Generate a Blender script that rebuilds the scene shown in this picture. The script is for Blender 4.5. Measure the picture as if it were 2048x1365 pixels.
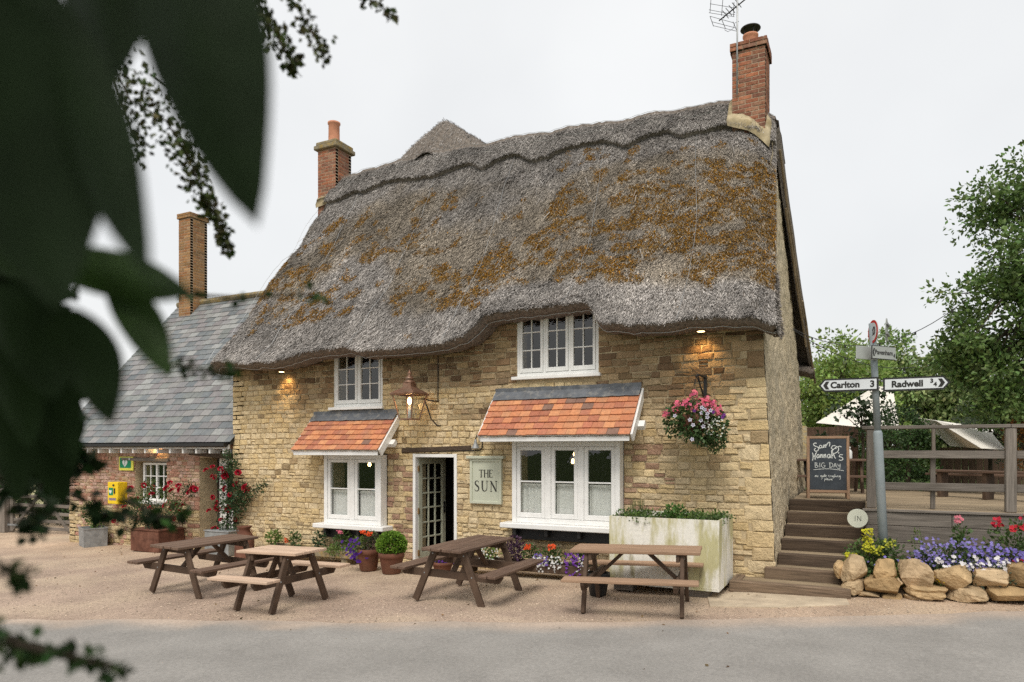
import bpy, math, random
import numpy as np
from mathutils import Vector, Matrix, Euler

for o in list(bpy.data.objects):
    bpy.data.objects.remove(o, do_unlink=True)
SC = bpy.context.scene
COL = SC.collection
rnd = random.Random(7)
NP = np.random.default_rng(11)

# ------------------------------------------------------------------ camera
CAM = Vector((6.99, -10.14, 2.0))
PHI = math.radians(26.6)
FPX = 1400.0                      # focal length in pixels of the 2048 px wide photograph
HOR = 900.0                       # row of the horizon
cam = bpy.data.cameras.new('camera')
cam_o = bpy.data.objects.new('camera', cam)
COL.objects.link(cam_o)
cam_o.location = CAM
cam_o.rotation_euler = (math.radians(90), 0, PHI)
cam.sensor_width = 36.0
cam.lens = FPX / 2048 * 36.0
cam.shift_y = (HOR - 682.5) / 2048
cam.clip_start = 0.05
cam.clip_end = 2000
cam.dof.use_dof = True
cam.dof.focus_distance = 11.0
cam.dof.aperture_fstop = 1.8
SC.camera = cam_o

# ------------------------------------------------------------------ sky and sun (overcast)
W = bpy.data.worlds.new('World')
SC.world = W
W.use_nodes = True
wn, wl = W.node_tree.nodes, W.node_tree.links
wn.clear()
w_out = wn.new('ShaderNodeOutputWorld')
w_sky = wn.new('ShaderNodeTexSky')
w_sky.sky_type = 'NISHITA'
w_sky.sun_disc = False
SUN_EL, SUN_AZ = math.radians(55), math.radians(166)     # azimuth clockwise from +Y
w_sky.sun_elevation = SUN_EL
w_sky.sun_rotation = SUN_AZ
w_sky.dust_density = 6.0
w_bg1 = wn.new('ShaderNodeBackground'); w_bg1.inputs[1].default_value = 0.02
wl.new(w_sky.outputs[0], w_bg1.inputs[0])
w_tc = wn.new('ShaderNodeTexCoord')
w_ns = wn.new('ShaderNodeTexNoise'); w_ns.inputs['Scale'].default_value = 2.2; w_ns.inputs['Detail'].default_value = 4
w_rp = wn.new('ShaderNodeValToRGB')
w_rp.color_ramp.elements[0].position = 0.3; w_rp.color_ramp.elements[0].color = (0.835, 0.84, 0.83, 1)
w_rp.color_ramp.elements[1].position = 0.75; w_rp.color_ramp.elements[1].color = (0.985, 0.985, 0.965, 1)
wl.new(w_tc.outputs['Generated'], w_ns.inputs['Vector'])
wl.new(w_ns.outputs['Fac'], w_rp.inputs[0])
w_bg2 = wn.new('ShaderNodeBackground'); w_bg2.inputs[1].default_value = 0.655
wl.new(w_rp.outputs[0], w_bg2.inputs[0])
w_add = wn.new('ShaderNodeAddShader')
wl.new(w_bg1.outputs[0], w_add.inputs[0]); wl.new(w_bg2.outputs[0], w_add.inputs[1])
wl.new(w_add.outputs[0], w_out.inputs[0])

sun = bpy.data.lights.new('sun', 'SUN')
sun.energy = 1.5
sun.angle = math.radians(24)
sun.color = (1.0, 0.95, 0.88)
sun_o = bpy.data.objects.new('sun', sun)
COL.objects.link(sun_o)
sdir = Vector((math.sin(SUN_AZ) * math.cos(SUN_EL), math.cos(SUN_AZ) * math.cos(SUN_EL), math.sin(SUN_EL)))
sun_o.rotation_euler = sdir.to_track_quat('Z', 'Y').to_euler()

SC.view_settings.view_transform = 'Standard'
SC.view_settings.look = 'None'
SC.view_settings.gamma = 1.0
SC.view_settings.exposure = 0.5
SC.view_settings.use_curve_mapping = False
SC.render.engine = 'CYCLES'
SC.cycles.use_denoising = False
SC.cycles.max_bounces = 8
SC.cycles.transparent_max_bounces = 16
SC.cycles.sample_clamp_indirect = 4.0

# ------------------------------------------------------------------ measuring helpers: a sight line met with a real plane
RV = Vector((math.cos(PHI), math.sin(PHI), 0)); DV = Vector((-math.sin(PHI), math.cos(PHI), 0)); UP = Vector((0, 0, 1))
def ray(px, py): return RV * ((px - 1024) / FPX) + DV + UP * ((HOR - py) / FPX)
def on_y(px, py, y): r = ray(px, py); return CAM + r * ((y - CAM.y) / r.y)
def on_z(px, py, z): r = ray(px, py); return CAM + r * ((z - CAM.z) / r.z)
def at_z(px, py, Z): return CAM + ray(px, py) * Z
def gz(x): return 0.022 * max(-14.0, min(14.0, x))
def on_g(px, py):
    z = 0.0
    for _ in range(6):
        p = on_z(px, py, z); z = gz(p.x)
    return p

# ------------------------------------------------------------------ noise
def _hash(ix, iy, iz):
    n = (ix.astype(np.int64) * 374761393 + iy.astype(np.int64) * 668265263 + iz.astype(np.int64) * 2147483647) & 0xffffffff
    n = ((n ^ (n >> 13)) * 1274126177) & 0xffffffff
    n = (n ^ (n >> 16)) & 0xffffff
    return n / float(0xffffff)
def vnoise(p):
    p = np.asarray(p, float); i = np.floor(p).astype(np.int64); f = p - i; f = f * f * (3 - 2 * f)
    r = 0
    for dx in (0, 1):
        for dy in (0, 1):
            for dz in (0, 1):
                w = (f[..., 0] if dx else 1 - f[..., 0]) * (f[..., 1] if dy else 1 - f[..., 1]) * (f[..., 2] if dz else 1 - f[..., 2])
                r = r + w * _hash(i[..., 0] + dx, i[..., 1] + dy, i[..., 2] + dz)
    return r
def fbm(p, oct=4):
    p = np.asarray(p, float); s = 0; a = 0.5; t = 0
    for k in range(oct):
        s = s + a * vnoise(p * 2 ** k + 17.3 * k); t += a; a *= 0.5
    return s / t
def sstep(a, b, x):
    t = np.clip((np.asarray(x, float) - a) / (b - a), 0, 1); return t * t * (3 - 2 * t)

# ------------------------------------------------------------------ materials
MATS = {}
def _nt(name):
    m = bpy.data.materials.new(name); m.use_nodes = True
    n, l = m.node_tree.nodes, m.node_tree.links
    n.clear()
    o = n.new('ShaderNodeOutputMaterial'); b = n.new('ShaderNodeBsdfPrincipled')
    l.new(b.outputs[0], o.inputs[0])
    MATS[name] = m
    return m, n, l, o, b
def _mix(n, l, typ, fac, a, b):
    x = n.new('ShaderNodeMix'); x.data_type = 'RGBA'; x.blend_type = typ; x.clamp_result = False
    for sock, v in ((x.inputs[0], fac), (x.inputs[6], a), (x.inputs[7], b)):
        if hasattr(v, 'is_linked') or hasattr(v, 'links'): l.new(v, sock)
        elif isinstance(v, (int, float)): sock.default_value = v
        else: sock.default_value = (*v[:3], 1)
    return x.outputs[2]
def _noise(n, l, vec, scale, detail=4, rough=0.55):
    t = n.new('ShaderNodeTexNoise'); t.inputs['Scale'].default_value = scale; t.inputs['Detail'].default_value = detail
    t.inputs['Roughness'].default_value = rough
    l.new(vec, t.inputs['Vector']); return t.outputs['Fac']
def _ramp(n, l, v, pts):
    r = n.new('ShaderNodeValToRGB'); e = r.color_ramp.elements
    while len(e) < len(pts): e.new(0.5)
    for k, (p, c) in enumerate(pts):
        e[k].position = p; e[k].color = (c, c, c, 1) if isinstance(c, (int, float)) else (*c[:3], 1)
    l.new(v, r.inputs[0]); return r.outputs[0]
def mat(name, col, rough=0.8, var=0.2, scale=6.0, bump=0.2, bscale=40.0, stretch=(1, 1, 1), attr=False, spec=0.3,
        metal=0.0, dirt=None, dirt_scale=1.5, dirt_amt=0.5, orand=0.0, bdist=0.01, world=False, trans=0.0, dirt_pos=(0.45, 0.7), speck=0.0):
    m, n, l, o, b = _nt(name)
    tc = n.new('ShaderNodeTexCoord'); vec = tc.outputs['Object']
    if world:
        g = n.new('ShaderNodeNewGeometry'); vec = g.outputs['Position']
    mp = n.new('ShaderNodeMapping'); mp.inputs['Scale'].default_value = stretch; l.new(vec, mp.inputs['Vector']); v = mp.outputs[0]
    if orand:
        oi = n.new('ShaderNodeObjectInfo')
        ad = n.new('ShaderNodeVectorMath'); ad.operation = 'MULTIPLY_ADD'
        l.new(oi.outputs['Random'], ad.inputs[0]); ad.inputs[1].default_value = (37, 19, 53); l.new(v, ad.inputs[2]); v = ad.outputs[0]
    f = _noise(n, l, v, scale, 5)
    lo = [c * (1 - var) for c in col]; hi = [c * (1 + var) for c in col]
    c = _ramp(n, l, f, [(0.3, lo), (0.7, hi)])
    if attr:
        at = n.new('ShaderNodeVertexColor'); at.layer_name = 'Col'
        c = _mix(n, l, 'MULTIPLY', 1.0, c, at.outputs[0])
    if orand:
        mr = n.new('ShaderNodeMapRange'); mr.inputs[3].default_value = 1 - orand; mr.inputs[4].default_value = 1 + orand
        l.new(oi.outputs['Random'], mr.inputs[0])
        cv = n.new('ShaderNodeCombineColor'); [l.new(mr.outputs[0], cv.inputs[k]) for k in range(3)]
        c = _mix(n, l, 'MULTIPLY', 1.0, c, cv.outputs[0])
    if dirt:
        d = _noise(n, l, v, dirt_scale, 6, 0.65)
        d = _ramp(n, l, d, [(dirt_pos[0], 0.0), (dirt_pos[1], dirt_amt)])
        c = _mix(n, l, 'MIX', d, c, dirt)
    if speck:
        sp_ = _ramp(n, l, _noise(n, l, v, 30, 5, 0.85), [(0.30, 1 - speck), (0.5, 1.0), (0.70, 1 + speck)])
        c = _mix(n, l, 'MULTIPLY', 1.0, c, sp_)
    l.new(c, b.inputs['Base Color'])
    b.inputs['Roughness'].default_value = rough; b.inputs['Metallic'].default_value = metal
    b.inputs['Specular IOR Level'].default_value = spec
    if bump:
        h = _noise(n, l, v, bscale, 5, 0.6)
        bp = n.new('ShaderNodeBump'); bp.inputs['Strength'].default_value = bump; bp.inputs['Distance'].default_value = bdist
        l.new(h, bp.inputs['Height']); l.new(bp.outputs[0], b.inputs['Normal'])
    if trans:
        tr = n.new('ShaderNodeBsdfTranslucent'); l.new(c, tr.inputs[0])
        mx = n.new('ShaderNodeMixShader'); mx.inputs[0].default_value = trans
        l.new(b.outputs[0], mx.inputs[1]); l.new(tr.outputs[0], mx.inputs[2]); l.new(mx.outputs[0], o.inputs[0])
    return m
def glass(name, tint=(0.9, 0.93, 0.93), ior=1.5, rough=0.0, wav=0.0):
    m, n, l, o, b = _nt(name)
    n.remove(b)
    gl = n.new('ShaderNodeBsdfGlossy'); gl.inputs['Roughness'].default_value = rough
    tr = n.new('ShaderNodeBsdfTransparent'); tr.inputs[0].default_value = (*tint, 1)
    fr = n.new('ShaderNodeFresnel'); ge = n.new('ShaderNodeNewGeometry'); mr = n.new('ShaderNodeMapRange')
    mr.inputs[3].default_value = ior; mr.inputs[4].default_value = 1.0 / ior; l.new(ge.outputs['Backfacing'], mr.inputs[0]); l.new(mr.outputs[0], fr.inputs['IOR'])
    if wav:
        tc = n.new('ShaderNodeTexCoord'); h = _noise(n, l, tc.outputs['Object'], 5, 2)
        bp = n.new('ShaderNodeBump'); bp.inputs['Strength'].default_value = wav; bp.inputs['Distance'].default_value = 0.02
        l.new(h, bp.inputs['Height']); l.new(bp.outputs[0], gl.inputs['Normal'])
    mx = n.new('ShaderNodeMixShader'); l.new(fr.outputs[0], mx.inputs[0]); l.new(tr.outputs[0], mx.inputs[1]); l.new(gl.outputs[0], mx.inputs[2])
    l.new(mx.outputs[0], o.inputs[0]); return m
def emit(name, col, s):
    m, n, l, o, b = _nt(name); n.remove(b)
    e = n.new('ShaderNodeEmission'); e.inputs[0].default_value = (*col, 1); e.inputs[1].default_value = s
    l.new(e.outputs[0], o.inputs[0]); return m

mat('stone', (1, 1, 1), 0.9, 0.14, 9, 0.9, 30, attr=True, spec=0.15, bdist=0.03, speck=0.22, dirt=(0.22, 0.16, 0.095), dirt_scale=2.6, dirt_amt=0.3)
mat('mortar', (0.50, 0.405, 0.26), 0.95, 0.2, 5, 0.5, 60, spec=0.1, bdist=0.02, dirt=(0.28, 0.21, 0.125), dirt_scale=1.2, dirt_amt=0.5)
mat('roughcast', (0.60, 0.50, 0.345), 0.95, 0.4, 14, 0.9, 34, spec=0.1, bdist=0.04, dirt=(0.33, 0.30, 0.235), dirt_scale=1.4, dirt_amt=0.6)
mat('thatch', (0.20, 0.172, 0.147), 0.95, 0.45, 22, 0.8, 60, spec=0.08, bdist=0.03)
mat('straw', (1, 1, 1), 0.9, 0.12, 30, 0.0, attr=True, spec=0.08)
mat('wire', (0.42, 0.43, 0.43), 0.5, 0.1, 9, 0, metal=0.6)
mat('brick', (1, 1, 1), 0.9, 0.3, 24, 0.5, 60, attr=True, spec=0.15, dirt=(0.30, 0.27, 0.20), dirt_scale=6, dirt_amt=0.4)
mat('cement', (0.42, 0.35, 0.23), 0.95, 0.3, 8, 0.6, 30, spec=0.1, dirt=(0.22, 0.16, 0.06), dirt_scale=5, dirt_amt=0.6)
mat('capstone', (0.24, 0.205, 0.14), 0.95, 0.35, 14, 0.7, 30, spec=0.1, dirt=(0.40, 0.26, 0.05), dirt_scale=9, dirt_amt=0.7)
mat('brickmortar', (0.40, 0.31, 0.22), 0.95, 0.3, 20, 0.5, 60, spec=0.1)
mat('terracotta', (0.56, 0.26, 0.16), 0.85, 0.15, 7, 0.2, 40, spec=0.2)
mat('potclay', (0.155, 0.064, 0.04), 0.8, 0.2, 8, 0.2, 40, spec=0.25, dirt=(0.12, 0.08, 0.05), dirt_scale=5, dirt_amt=0.5)
mat('tile', (1, 1, 1), 0.85, 0.18, 26, 0.35, 60, attr=True, spec=0.2, dirt=(0.32, 0.22, 0.16), dirt_scale=5, dirt_amt=0.35)
mat('lead', (0.115, 0.125, 0.14), 0.6, 0.25, 7, 0.3, 20, spec=0.4, dirt=(0.40, 0.37, 0.31), dirt_scale=9, dirt_amt=0.6, dirt_pos=(0.52, 0.74))
mat('slate', (1, 1, 1), 0.5, 0.16, 18, 0.35, 40, attr=True, spec=0.35, dirt=(0.30, 0.30, 0.27), dirt_scale=5, dirt_amt=0.35)
mat('paint', (0.78, 0.78, 0.76), 0.45, 0.05, 6, 0.08, 25, spec=0.45, dirt=(0.55, 0.52, 0.45), dirt_scale=9, dirt_amt=0.35, dirt_pos=(0.58, 0.8))
mat('sage', (0.50, 0.52, 0.415), 0.5, 0.04, 6, 0.06, 25, spec=0.4)
mat('sagedoor', (0.42, 0.435, 0.34), 0.45, 0.06, 6, 0.06, 25, spec=0.4)
mat('ink', (0.025, 0.024, 0.022), 0.6, 0.1, 9, 0)
mat('black', (0.018, 0.018, 0.018), 0.5, 0.2, 9, 0.1, spec=0.4)
mat('oldbeam', (0.085, 0.062, 0.045), 0.9, 0.45, 9, 0.7, 22, stretch=(1, 8, 8), spec=0.15, bdist=0.02)
mat('roomdark', (0.05, 0.042, 0.035), 0.9, 0.2, 3, 0)
mat('curtain', (0.90, 0.90, 0.86), 0.9, 0.05, 6, 0.1, 60, trans=0.25)
mat('copper', (0.27, 0.145, 0.095), 0.45, 0.3, 11, 0.15, 40, metal=0.55, spec=0.5, dirt=(0.26, 0.22, 0.17), dirt_scale=7, dirt_amt=0.7)
mat('iron', (0.03, 0.028, 0.027), 0.55, 0.2, 9, 0.1)
mat('brass', (0.35, 0.22, 0.10), 0.4, 0.2, 9, 0.1, metal=0.8)
mat('galv', (0.30, 0.315, 0.32), 0.55, 0.28, 7, 0.15, 30, metal=0.35, spec=0.4, dirt=(0.17, 0.17, 0.16), dirt_scale=3, dirt_amt=0.6)
mat('zinc', (0.27, 0.285, 0.285), 0.6, 0.25, 5, 0.2, 30, metal=0.3, spec=0.4)
mat('rust', (0.13, 0.056, 0.036), 0.85, 0.4, 6, 0.3, 30, spec=0.2, dirt=(0.22, 0.115, 0.08), dirt_scale=3, dirt_amt=0.6)
mat('tank', (0.60, 0.585, 0.51), 0.75, 0.1, 3, 0.2, 25, spec=0.25)
mat('soil', (0.055, 0.04, 0.027), 0.95, 0.35, 14, 0.8, 40, spec=0.1, bdist=0.03)
mat('leaf', (1, 1, 1), 0.55, 0.2, 9, 0, attr=True, spec=0.35, trans=0.22)
mat('leafdark', (1, 1, 1), 0.6, 0.25, 14, 0.12, 30, attr=True, spec=0.12, trans=0.1)
mat('leafgreen', (1, 1, 1), 0.55, 0.3, 18, 0.15, 30, attr=True, spec=0.25, trans=0.4)
mat('petal', (1, 1, 1), 0.7, 0.08, 20, 0, attr=True, spec=0.2, trans=0.15)
mat('bark', (0.085, 0.068, 0.05), 0.95, 0.4, 10, 0.8, 30, stretch=(3, 3, 0.7), spec=0.1, bdist=0.02)
mat('gravel', (0.415, 0.315, 0.245), 0.95, 0.2, 1.1, 0.9, 120, spec=0.12, bdist=0.012, dirt=(0.47, 0.38, 0.27), dirt_scale=0.55, dirt_amt=0.85, world=True, attr=True, speck=0.42)
mat('road', (1, 1, 1), 0.92, 0.13, 1.4, 0.7, 160, spec=0.15, bdist=0.006, attr=True, world=True, dirt=(0.25, 0.24, 0.222), dirt_scale=0.8, dirt_amt=0.5, speck=0.25)
mat('pebble', (1, 1, 1), 0.9, 0.2, 30, 0, attr=True, spec=0.15)
mat('concrete', (0.50, 0.415, 0.305), 0.95, 0.18, 4, 0.5, 50, spec=0.1, dirt=(0.30, 0.24, 0.18), dirt_scale=3, dirt_amt=0.55)
mat('grass', (0.075, 0.11, 0.035), 0.95, 0.4, 3, 0.6, 60, spec=0.1, world=True)
for ax, st in (('x', (0.9, 14, 14)), ('y', (14, 0.9, 14)), ('z', (14, 14, 0.9))):
    mat('sleeper_' + ax, (0.155, 0.112, 0.078), 0.9, 0.45, 3.0, 0.6, 7, stretch=st, spec=0.15, orand=0.18, dirt=(0.28, 0.205, 0.135), dirt_scale=0.6, dirt_amt=0.5)
    mat('deckwood_' + ax, (0.30, 0.235, 0.155), 0.9, 0.35, 3.0, 0.5, 7, stretch=st, spec=0.15, orand=0.16, dirt=(0.16, 0.12, 0.09), dirt_scale=0.6, dirt_amt=0.5)
    mat('greywood_' + ax, (0.185, 0.163, 0.14), 0.9, 0.35, 3.0, 0.5, 7, stretch=st, spec=0.15, orand=0.15, dirt=(0.11, 0.095, 0.08), dirt_scale=0.8, dirt_amt=0.5)
    mat('palewood_' + ax, (0.56, 0.41, 0.30), 0.8, 0.22, 3.0, 0.35, 8, stretch=st, spec=0.2, orand=0.08, dirt=(0.42, 0.28, 0.19), dirt_scale=0.7, dirt_amt=0.5)
    mat('midwood_' + ax, (0.33, 0.215, 0.14), 0.8, 0.25, 3.0, 0.35, 8, stretch=st, spec=0.2, orand=0.10, dirt=(0.20, 0.12, 0.075), dirt_scale=0.7, dirt_amt=0.5)
    mat('darkwood_' + ax, (0.125, 0.079, 0.056), 0.75, 0.3, 3.0, 0.4, 8, stretch=st, spec=0.25, orand=0.12, dirt=(0.22, 0.15, 0.105), dirt_scale=0.7, dirt_amt=0.5)
mat('riserwood', (0.085, 0.062, 0.045), 0.9, 0.4, 3.0, 0.5, 7, stretch=(0.9, 14, 14), spec=0.15, orand=0.25, dirt=(0.17, 0.125, 0.085), dirt_scale=0.6, dirt_amt=0.5)
mat('framewood', (0.085, 0.055, 0.037), 0.75, 0.3, 6, 0.3, 20, spec=0.25, orand=0.12)
mat('boulder', (1, 1, 1), 0.92, 0.3, 5, 0.9, 16, attr=True, spec=0.12, bdist=0.04, dirt=(0.16, 0.115, 0.06), dirt_scale=3.2, dirt_amt=0.55)
mat('signwhite', (0.66, 0.69, 0.71), 0.5, 0.05, 3, 0, spec=0.4)
mat('signgrey', (0.36, 0.38, 0.36), 0.6, 0.1, 3, 0.1)
mat('postgrey', (0.235, 0.275, 0.29), 0.5, 0.12, 5, 0.1, 30, spec=0.4, dirt=(0.30, 0.32, 0.32), dirt_scale=3, dirt_amt=0.5)
mat('red', (0.55, 0.03, 0.03), 0.5, 0.05, 4, 0)
mat('aedgreen', (0.0, 0.22, 0.10), 0.5, 0.05, 4, 0)
mat('aedyellow', (0.80, 0.56, 0.01), 0.45, 0.05, 4, 0.05, spec=0.4)
mat('signyellow', (0.70, 0.68, 0.10), 0.5, 0.05, 4, 0)
mat('purple', (0.12, 0.10, 0.38), 0.5, 0.05, 4, 0)
mat('slateboard', (0.045, 0.055, 0.067), 0.7, 0.25, 5, 0.1, 20, spec=0.3)
mat('chalk', (0.68, 0.72, 0.70), 0.9, 0.1, 40, 0)
mat('insign', (0.62, 0.64, 0.53), 0.6, 0.05, 3, 0)
mat('canvas', (0.84, 0.80, 0.72), 0.85, 0.06, 3, 0.1, 20, trans=0.12)
mat('bluethings', (0.12, 0.36, 0.50), 0.6, 0.1, 5, 0)
mat('whiteplastic', (0.70, 0.72, 0.70), 0.4, 0.05, 4, 0)
mat('barn', (0.035, 0.03, 0.026), 0.9, 0.3, 4, 0.3, 20)
glass('pane', (0.93, 0.95, 0.945), 1.85, 0.0, 0.05)
glass('lanternglass', (0.92, 0.94, 0.92), 1.45)
emit('bulb', (1.0, 0.62, 0.25), 9.0)
emit('downlight', (1.0, 0.66, 0.28), 14.0)
emit('mantle', (1.0, 0.58, 0.22), 9.0)

# moss and lime streaks on the painted tank get their own node chain
def tank_mat():
    m, n, l, o, b = _nt('tankwash')
    tc = n.new('ShaderNodeTexCoord'); v = tc.outputs['Object']
    mp = n.new('ShaderNodeMapping'); mp.inputs['Scale'].default_value = (1, 1, 0.28); l.new(v, mp.inputs['Vector'])
    a = _noise(n, l, mp.outputs[0], 3.4, 6, 0.62); bb = _noise(n, l, mp.outputs[0], 6.5, 7, 0.7); s = _noise(n, l, v, 26, 4)
    c = _ramp(n, l, s, [(0.3, (0.66, 0.645, 0.58)), (0.7, (0.80, 0.785, 0.71))])
    c = _mix(n, l, 'MIX', _ramp(n, l, a, [(0.46, 0.0), (0.58, 0.85)]), c, (0.42, 0.39, 0.17))
    c = _mix(n, l, 'MIX', _ramp(n, l, bb, [(0.56, 0.0), (0.68, 0.75)]), c, (0.20, 0.175, 0.10))
    l.new(c, b.inputs['Base Color']); b.inputs['Roughness'].default_value = 0.8
    bp = n.new('ShaderNodeBump'); bp.inputs['Strength'].default_value = 0.3; bp.inputs['Distance'].default_value = 0.01
    l.new(bb, bp.inputs['Height']); l.new(bp.outputs[0], b.inputs['Normal'])
tank_mat()

# ------------------------------------------------------------------ mesh building
class MB:
    def __init__(s): s.v = []; s.f = []; s.c = []; s.cur = None
    def add(s, verts, faces):
        k = len(s.v); s.v += [tuple(p) for p in verts]; s.f += [tuple(i + k for i in q) for q in faces]
        if s.cur is not None: s.c += [s.cur] * len(verts)
        return s
    def box(s, x0, x1, y0, y1, z0, z1, b=0.0, M=None):
        if b <= 0:
            v = [(x0, y0, z0), (x1, y0, z0), (x1, y1, z0), (x0, y1, z0), (x0, y0, z1), (x1, y0, z1), (x1, y1, z1), (x0, y1, z1)]
            f = [(0, 3, 2, 1), (4, 5, 6, 7), (0, 1, 5, 4), (1, 2, 6, 5), (2, 3, 7, 6), (3, 0, 4, 7)]
        else:
            b = min(b, 0.45 * min(x1 - x0, y1 - y0, z1 - z0))
            v = []; idx = {}
            for sx in (0, 1):
                for sy in (0, 1):
                    for sz in (0, 1):
                        X, Y, Z = (x0, x1)[sx], (y0, y1)[sy], (z0, z1)[sz]; dx, dy, dz = (b, -b)[sx], (b, -b)[sy], (b, -b)[sz]
                        idx[sx, sy, sz] = len(v)
                        v += [(X, Y + dy, Z + dz), (X + dx, Y, Z + dz), (X + dx, Y + dy, Z)]
            I = lambda a, c, d, k: idx[a, c, d] + k
            f = [(I(0, 0, 0, 0), I(0, 0, 1, 0), I(0, 1, 1, 0), I(0, 1, 0, 0)), (I(1, 0, 0, 0), I(1, 1, 0, 0), I(1, 1, 1, 0), I(1, 0, 1, 0)),
                 (I(0, 0, 0, 1), I(1, 0, 0, 1), I(1, 0, 1, 1), I(0, 0, 1, 1)), (I(0, 1, 0, 1), I(0, 1, 1, 1), I(1, 1, 1, 1), I(1, 1, 0, 1)),
                 (I(0, 0, 0, 2), I(0, 1, 0, 2), I(1, 1, 0, 2), I(1, 0, 0, 2)), (I(0, 0, 1, 2), I(1, 0, 1, 2), I(1, 1, 1, 2), I(0, 1, 1, 2))]
            for a in (0, 1):
                for c in (0, 1):
                    f += [(I(0, a, c, 1), I(1, a, c, 1), I(1, a, c, 2), I(0, a, c, 2)), (I(a, 0, c, 0), I(a, 1, c, 0), I(a, 1, c, 2), I(a, 0, c, 2)),
                          (I(a, c, 0, 0), I(a, c, 1, 0), I(a, c, 1, 1), I(a, c, 0, 1))]
                    for d in (0, 1): f.append((I(a, c, d, 0), I(a, c, d, 1), I(a, c, d, 2)))
        if M is not None: v = [tuple(M @ Vector(p)) for p in v]
        return s.add(v, f)
    def beam(s, p0, p1, w, t, side=None, b=0.004):
        p0, p1 = Vector(p0), Vector(p1); d = p1 - p0; L = d.length; d.normalize()
        side = Vector(side) if side is not None else (Vector((0, 0, 1)) if abs(d.z) < 0.9 else Vector((1, 0, 0)))
        n = d.cross(side).normalized(); q = n.cross(d).normalized()
        M = Matrix((d, q, n)).transposed().to_4x4(); M.translation = p0
        return s.box(0, L, -w / 2, w / 2, -t / 2, t / 2, b, M)
    def tube(s, pts, r, n=8, cap=True):
        pts = [Vector(p) for p in pts]; k0 = len(s.v); rs = r if hasattr(r, '__len__') else [r] * len(pts); ref = None
        vs = []; fs = []
        for i, p in enumerate(pts):
            d = (pts[min(i + 1, len(pts) - 1)] - pts[max(i - 1, 0)])
            if d.length < 1e-9: d = Vector((0, 0, 1))
            d.normalize()
            if ref is None: ref = Vector((0, 0, 1)) if abs(d.z) < 0.9 else Vector((1, 0, 0))
            a = d.cross(ref).normalized(); ref = a.cross(d).normalized()
            for j in range(n):
                t = 2 * math.pi * j / n; vs.append(p + (a * math.cos(t) + ref * math.sin(t)) * rs[i])
        for i in range(len(pts) - 1):
            for j in range(n):
                fs.append((i * n + j, i * n + (j + 1) % n, (i + 1) * n + (j + 1) % n, (i + 1) * n + j))
        if cap: fs += [tuple(range(n))[::-1], tuple((len(pts) - 1) * n + j for j in range(n))]
        return s.add(vs, fs)
    def lathe(s, prof, c=(0, 0, 0), n=20, M=None):
        vs = []; fs = []
        for r, z in prof:
            for j in range(n):
                t = 2 * math.pi * j / n; p = Vector((c[0] + r * math.cos(t), c[1] + r * math.sin(t), c[2] + z)); vs.append(M @ p if M else p)
        for i in range(len(prof) - 1):
            for j in range(n): fs.append((i * n + j, i * n + (j + 1) % n, (i + 1) * n + (j + 1) % n, (i + 1) * n + j))
        if prof[0][0] > 1e-6: fs.append(tuple(range(n))[::-1])
        if prof[-1][0] > 1e-6: fs.append(tuple((len(prof) - 1) * n + j for j in range(n)))
        return s.add(vs, fs)
    def prism(s, poly, fn, a, b):
        """poly: 2D outline; fn(u, v, w) -> point; extruded from w=a to w=b"""
        n = len(poly)
        vs = [fn(u, v, a) for u, v in poly] + [fn(u, v, b) for u, v in poly]
        fs = [tuple(range(n)), tuple(range(2 * n - 1, n - 1, -1))] + [(i, i + n, (i + 1) % n + n, (i + 1) % n) for i in range(n)]
        return s.add(vs, fs)
    def grid(s, rows, closed=False):
        n = len(rows[0]); vs = [p for r in rows for p in r]; fs = []
        for i in range(len(rows) - 1):
            for j in range(n - 1 + (1 if closed else 0)): fs.append((i * n + j, i * n + (j + 1) % n, (i + 1) * n + (j + 1) % n, (i + 1) * n + j))
        return s.add(vs, fs)
    def ribbon(s, pts, w, fn, d=0.002):
        """flat pen stroke through 2D points; w number or per-point list"""
        n = len(pts); ws = w if hasattr(w, '__len__') else [w] * n; L = []; R = []
        for i in range(n):
            ax, ay = pts[max(i - 1, 0)]; bx, by = pts[min(i + 1, n - 1)]; dx, dy = bx - ax, by - ay; k = math.hypot(dx, dy) or 1
            nx, ny = -dy / k * ws[i] / 2, dx / k * ws[i] / 2; x, y = pts[i]; L.append((x + nx, y + ny)); R.append((x - nx, y - ny))
        vs = [fn(x, y, d) for x, y in L] + [fn(x, y, d) for x, y in R]
        return s.add(vs, [(i, i + 1, n + i + 1, n + i) for i in range(n - 1)])
    def build(s, name, m, parent=None, smooth=False):
        me = bpy.data.meshes.new(name); me.from_pydata(s.v, [], s.f)
        if s.c:
            a = me.color_attributes.new('Col', 'FLOAT_COLOR', 'POINT')
            a.data.foreach_set('color', np.array([(*c[:3], 1.0) for c in s.c], np.float32).ravel())
        me.materials.append(MATS[m] if isinstance(m, str) else m)
        if smooth: me.polygons.foreach_set('use_smooth', [True] * len(me.polygons))
        me.update()
        return link(name, me, parent)
def link(name, data, parent=None):
    o = bpy.data.objects.new(name, data); COL.objects.link(o)
    if parent is not None: o.parent = parent
    return o
def tag(o, label=None, cat=None, group=None, kind=None):
    if label: o['label'] = label
    if cat: o['category'] = cat
    if group: o['group'] = group
    if kind: o['kind'] = kind
    return o
def thing(name, label, cat, loc=(0, 0, 0), rz=0.0, group=None):
    o = link(name, None); o.location = loc; o.rotation_euler = (0, 0, rz); o.empty_display_size = 0.1
    return tag(o, label, cat, group)
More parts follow.
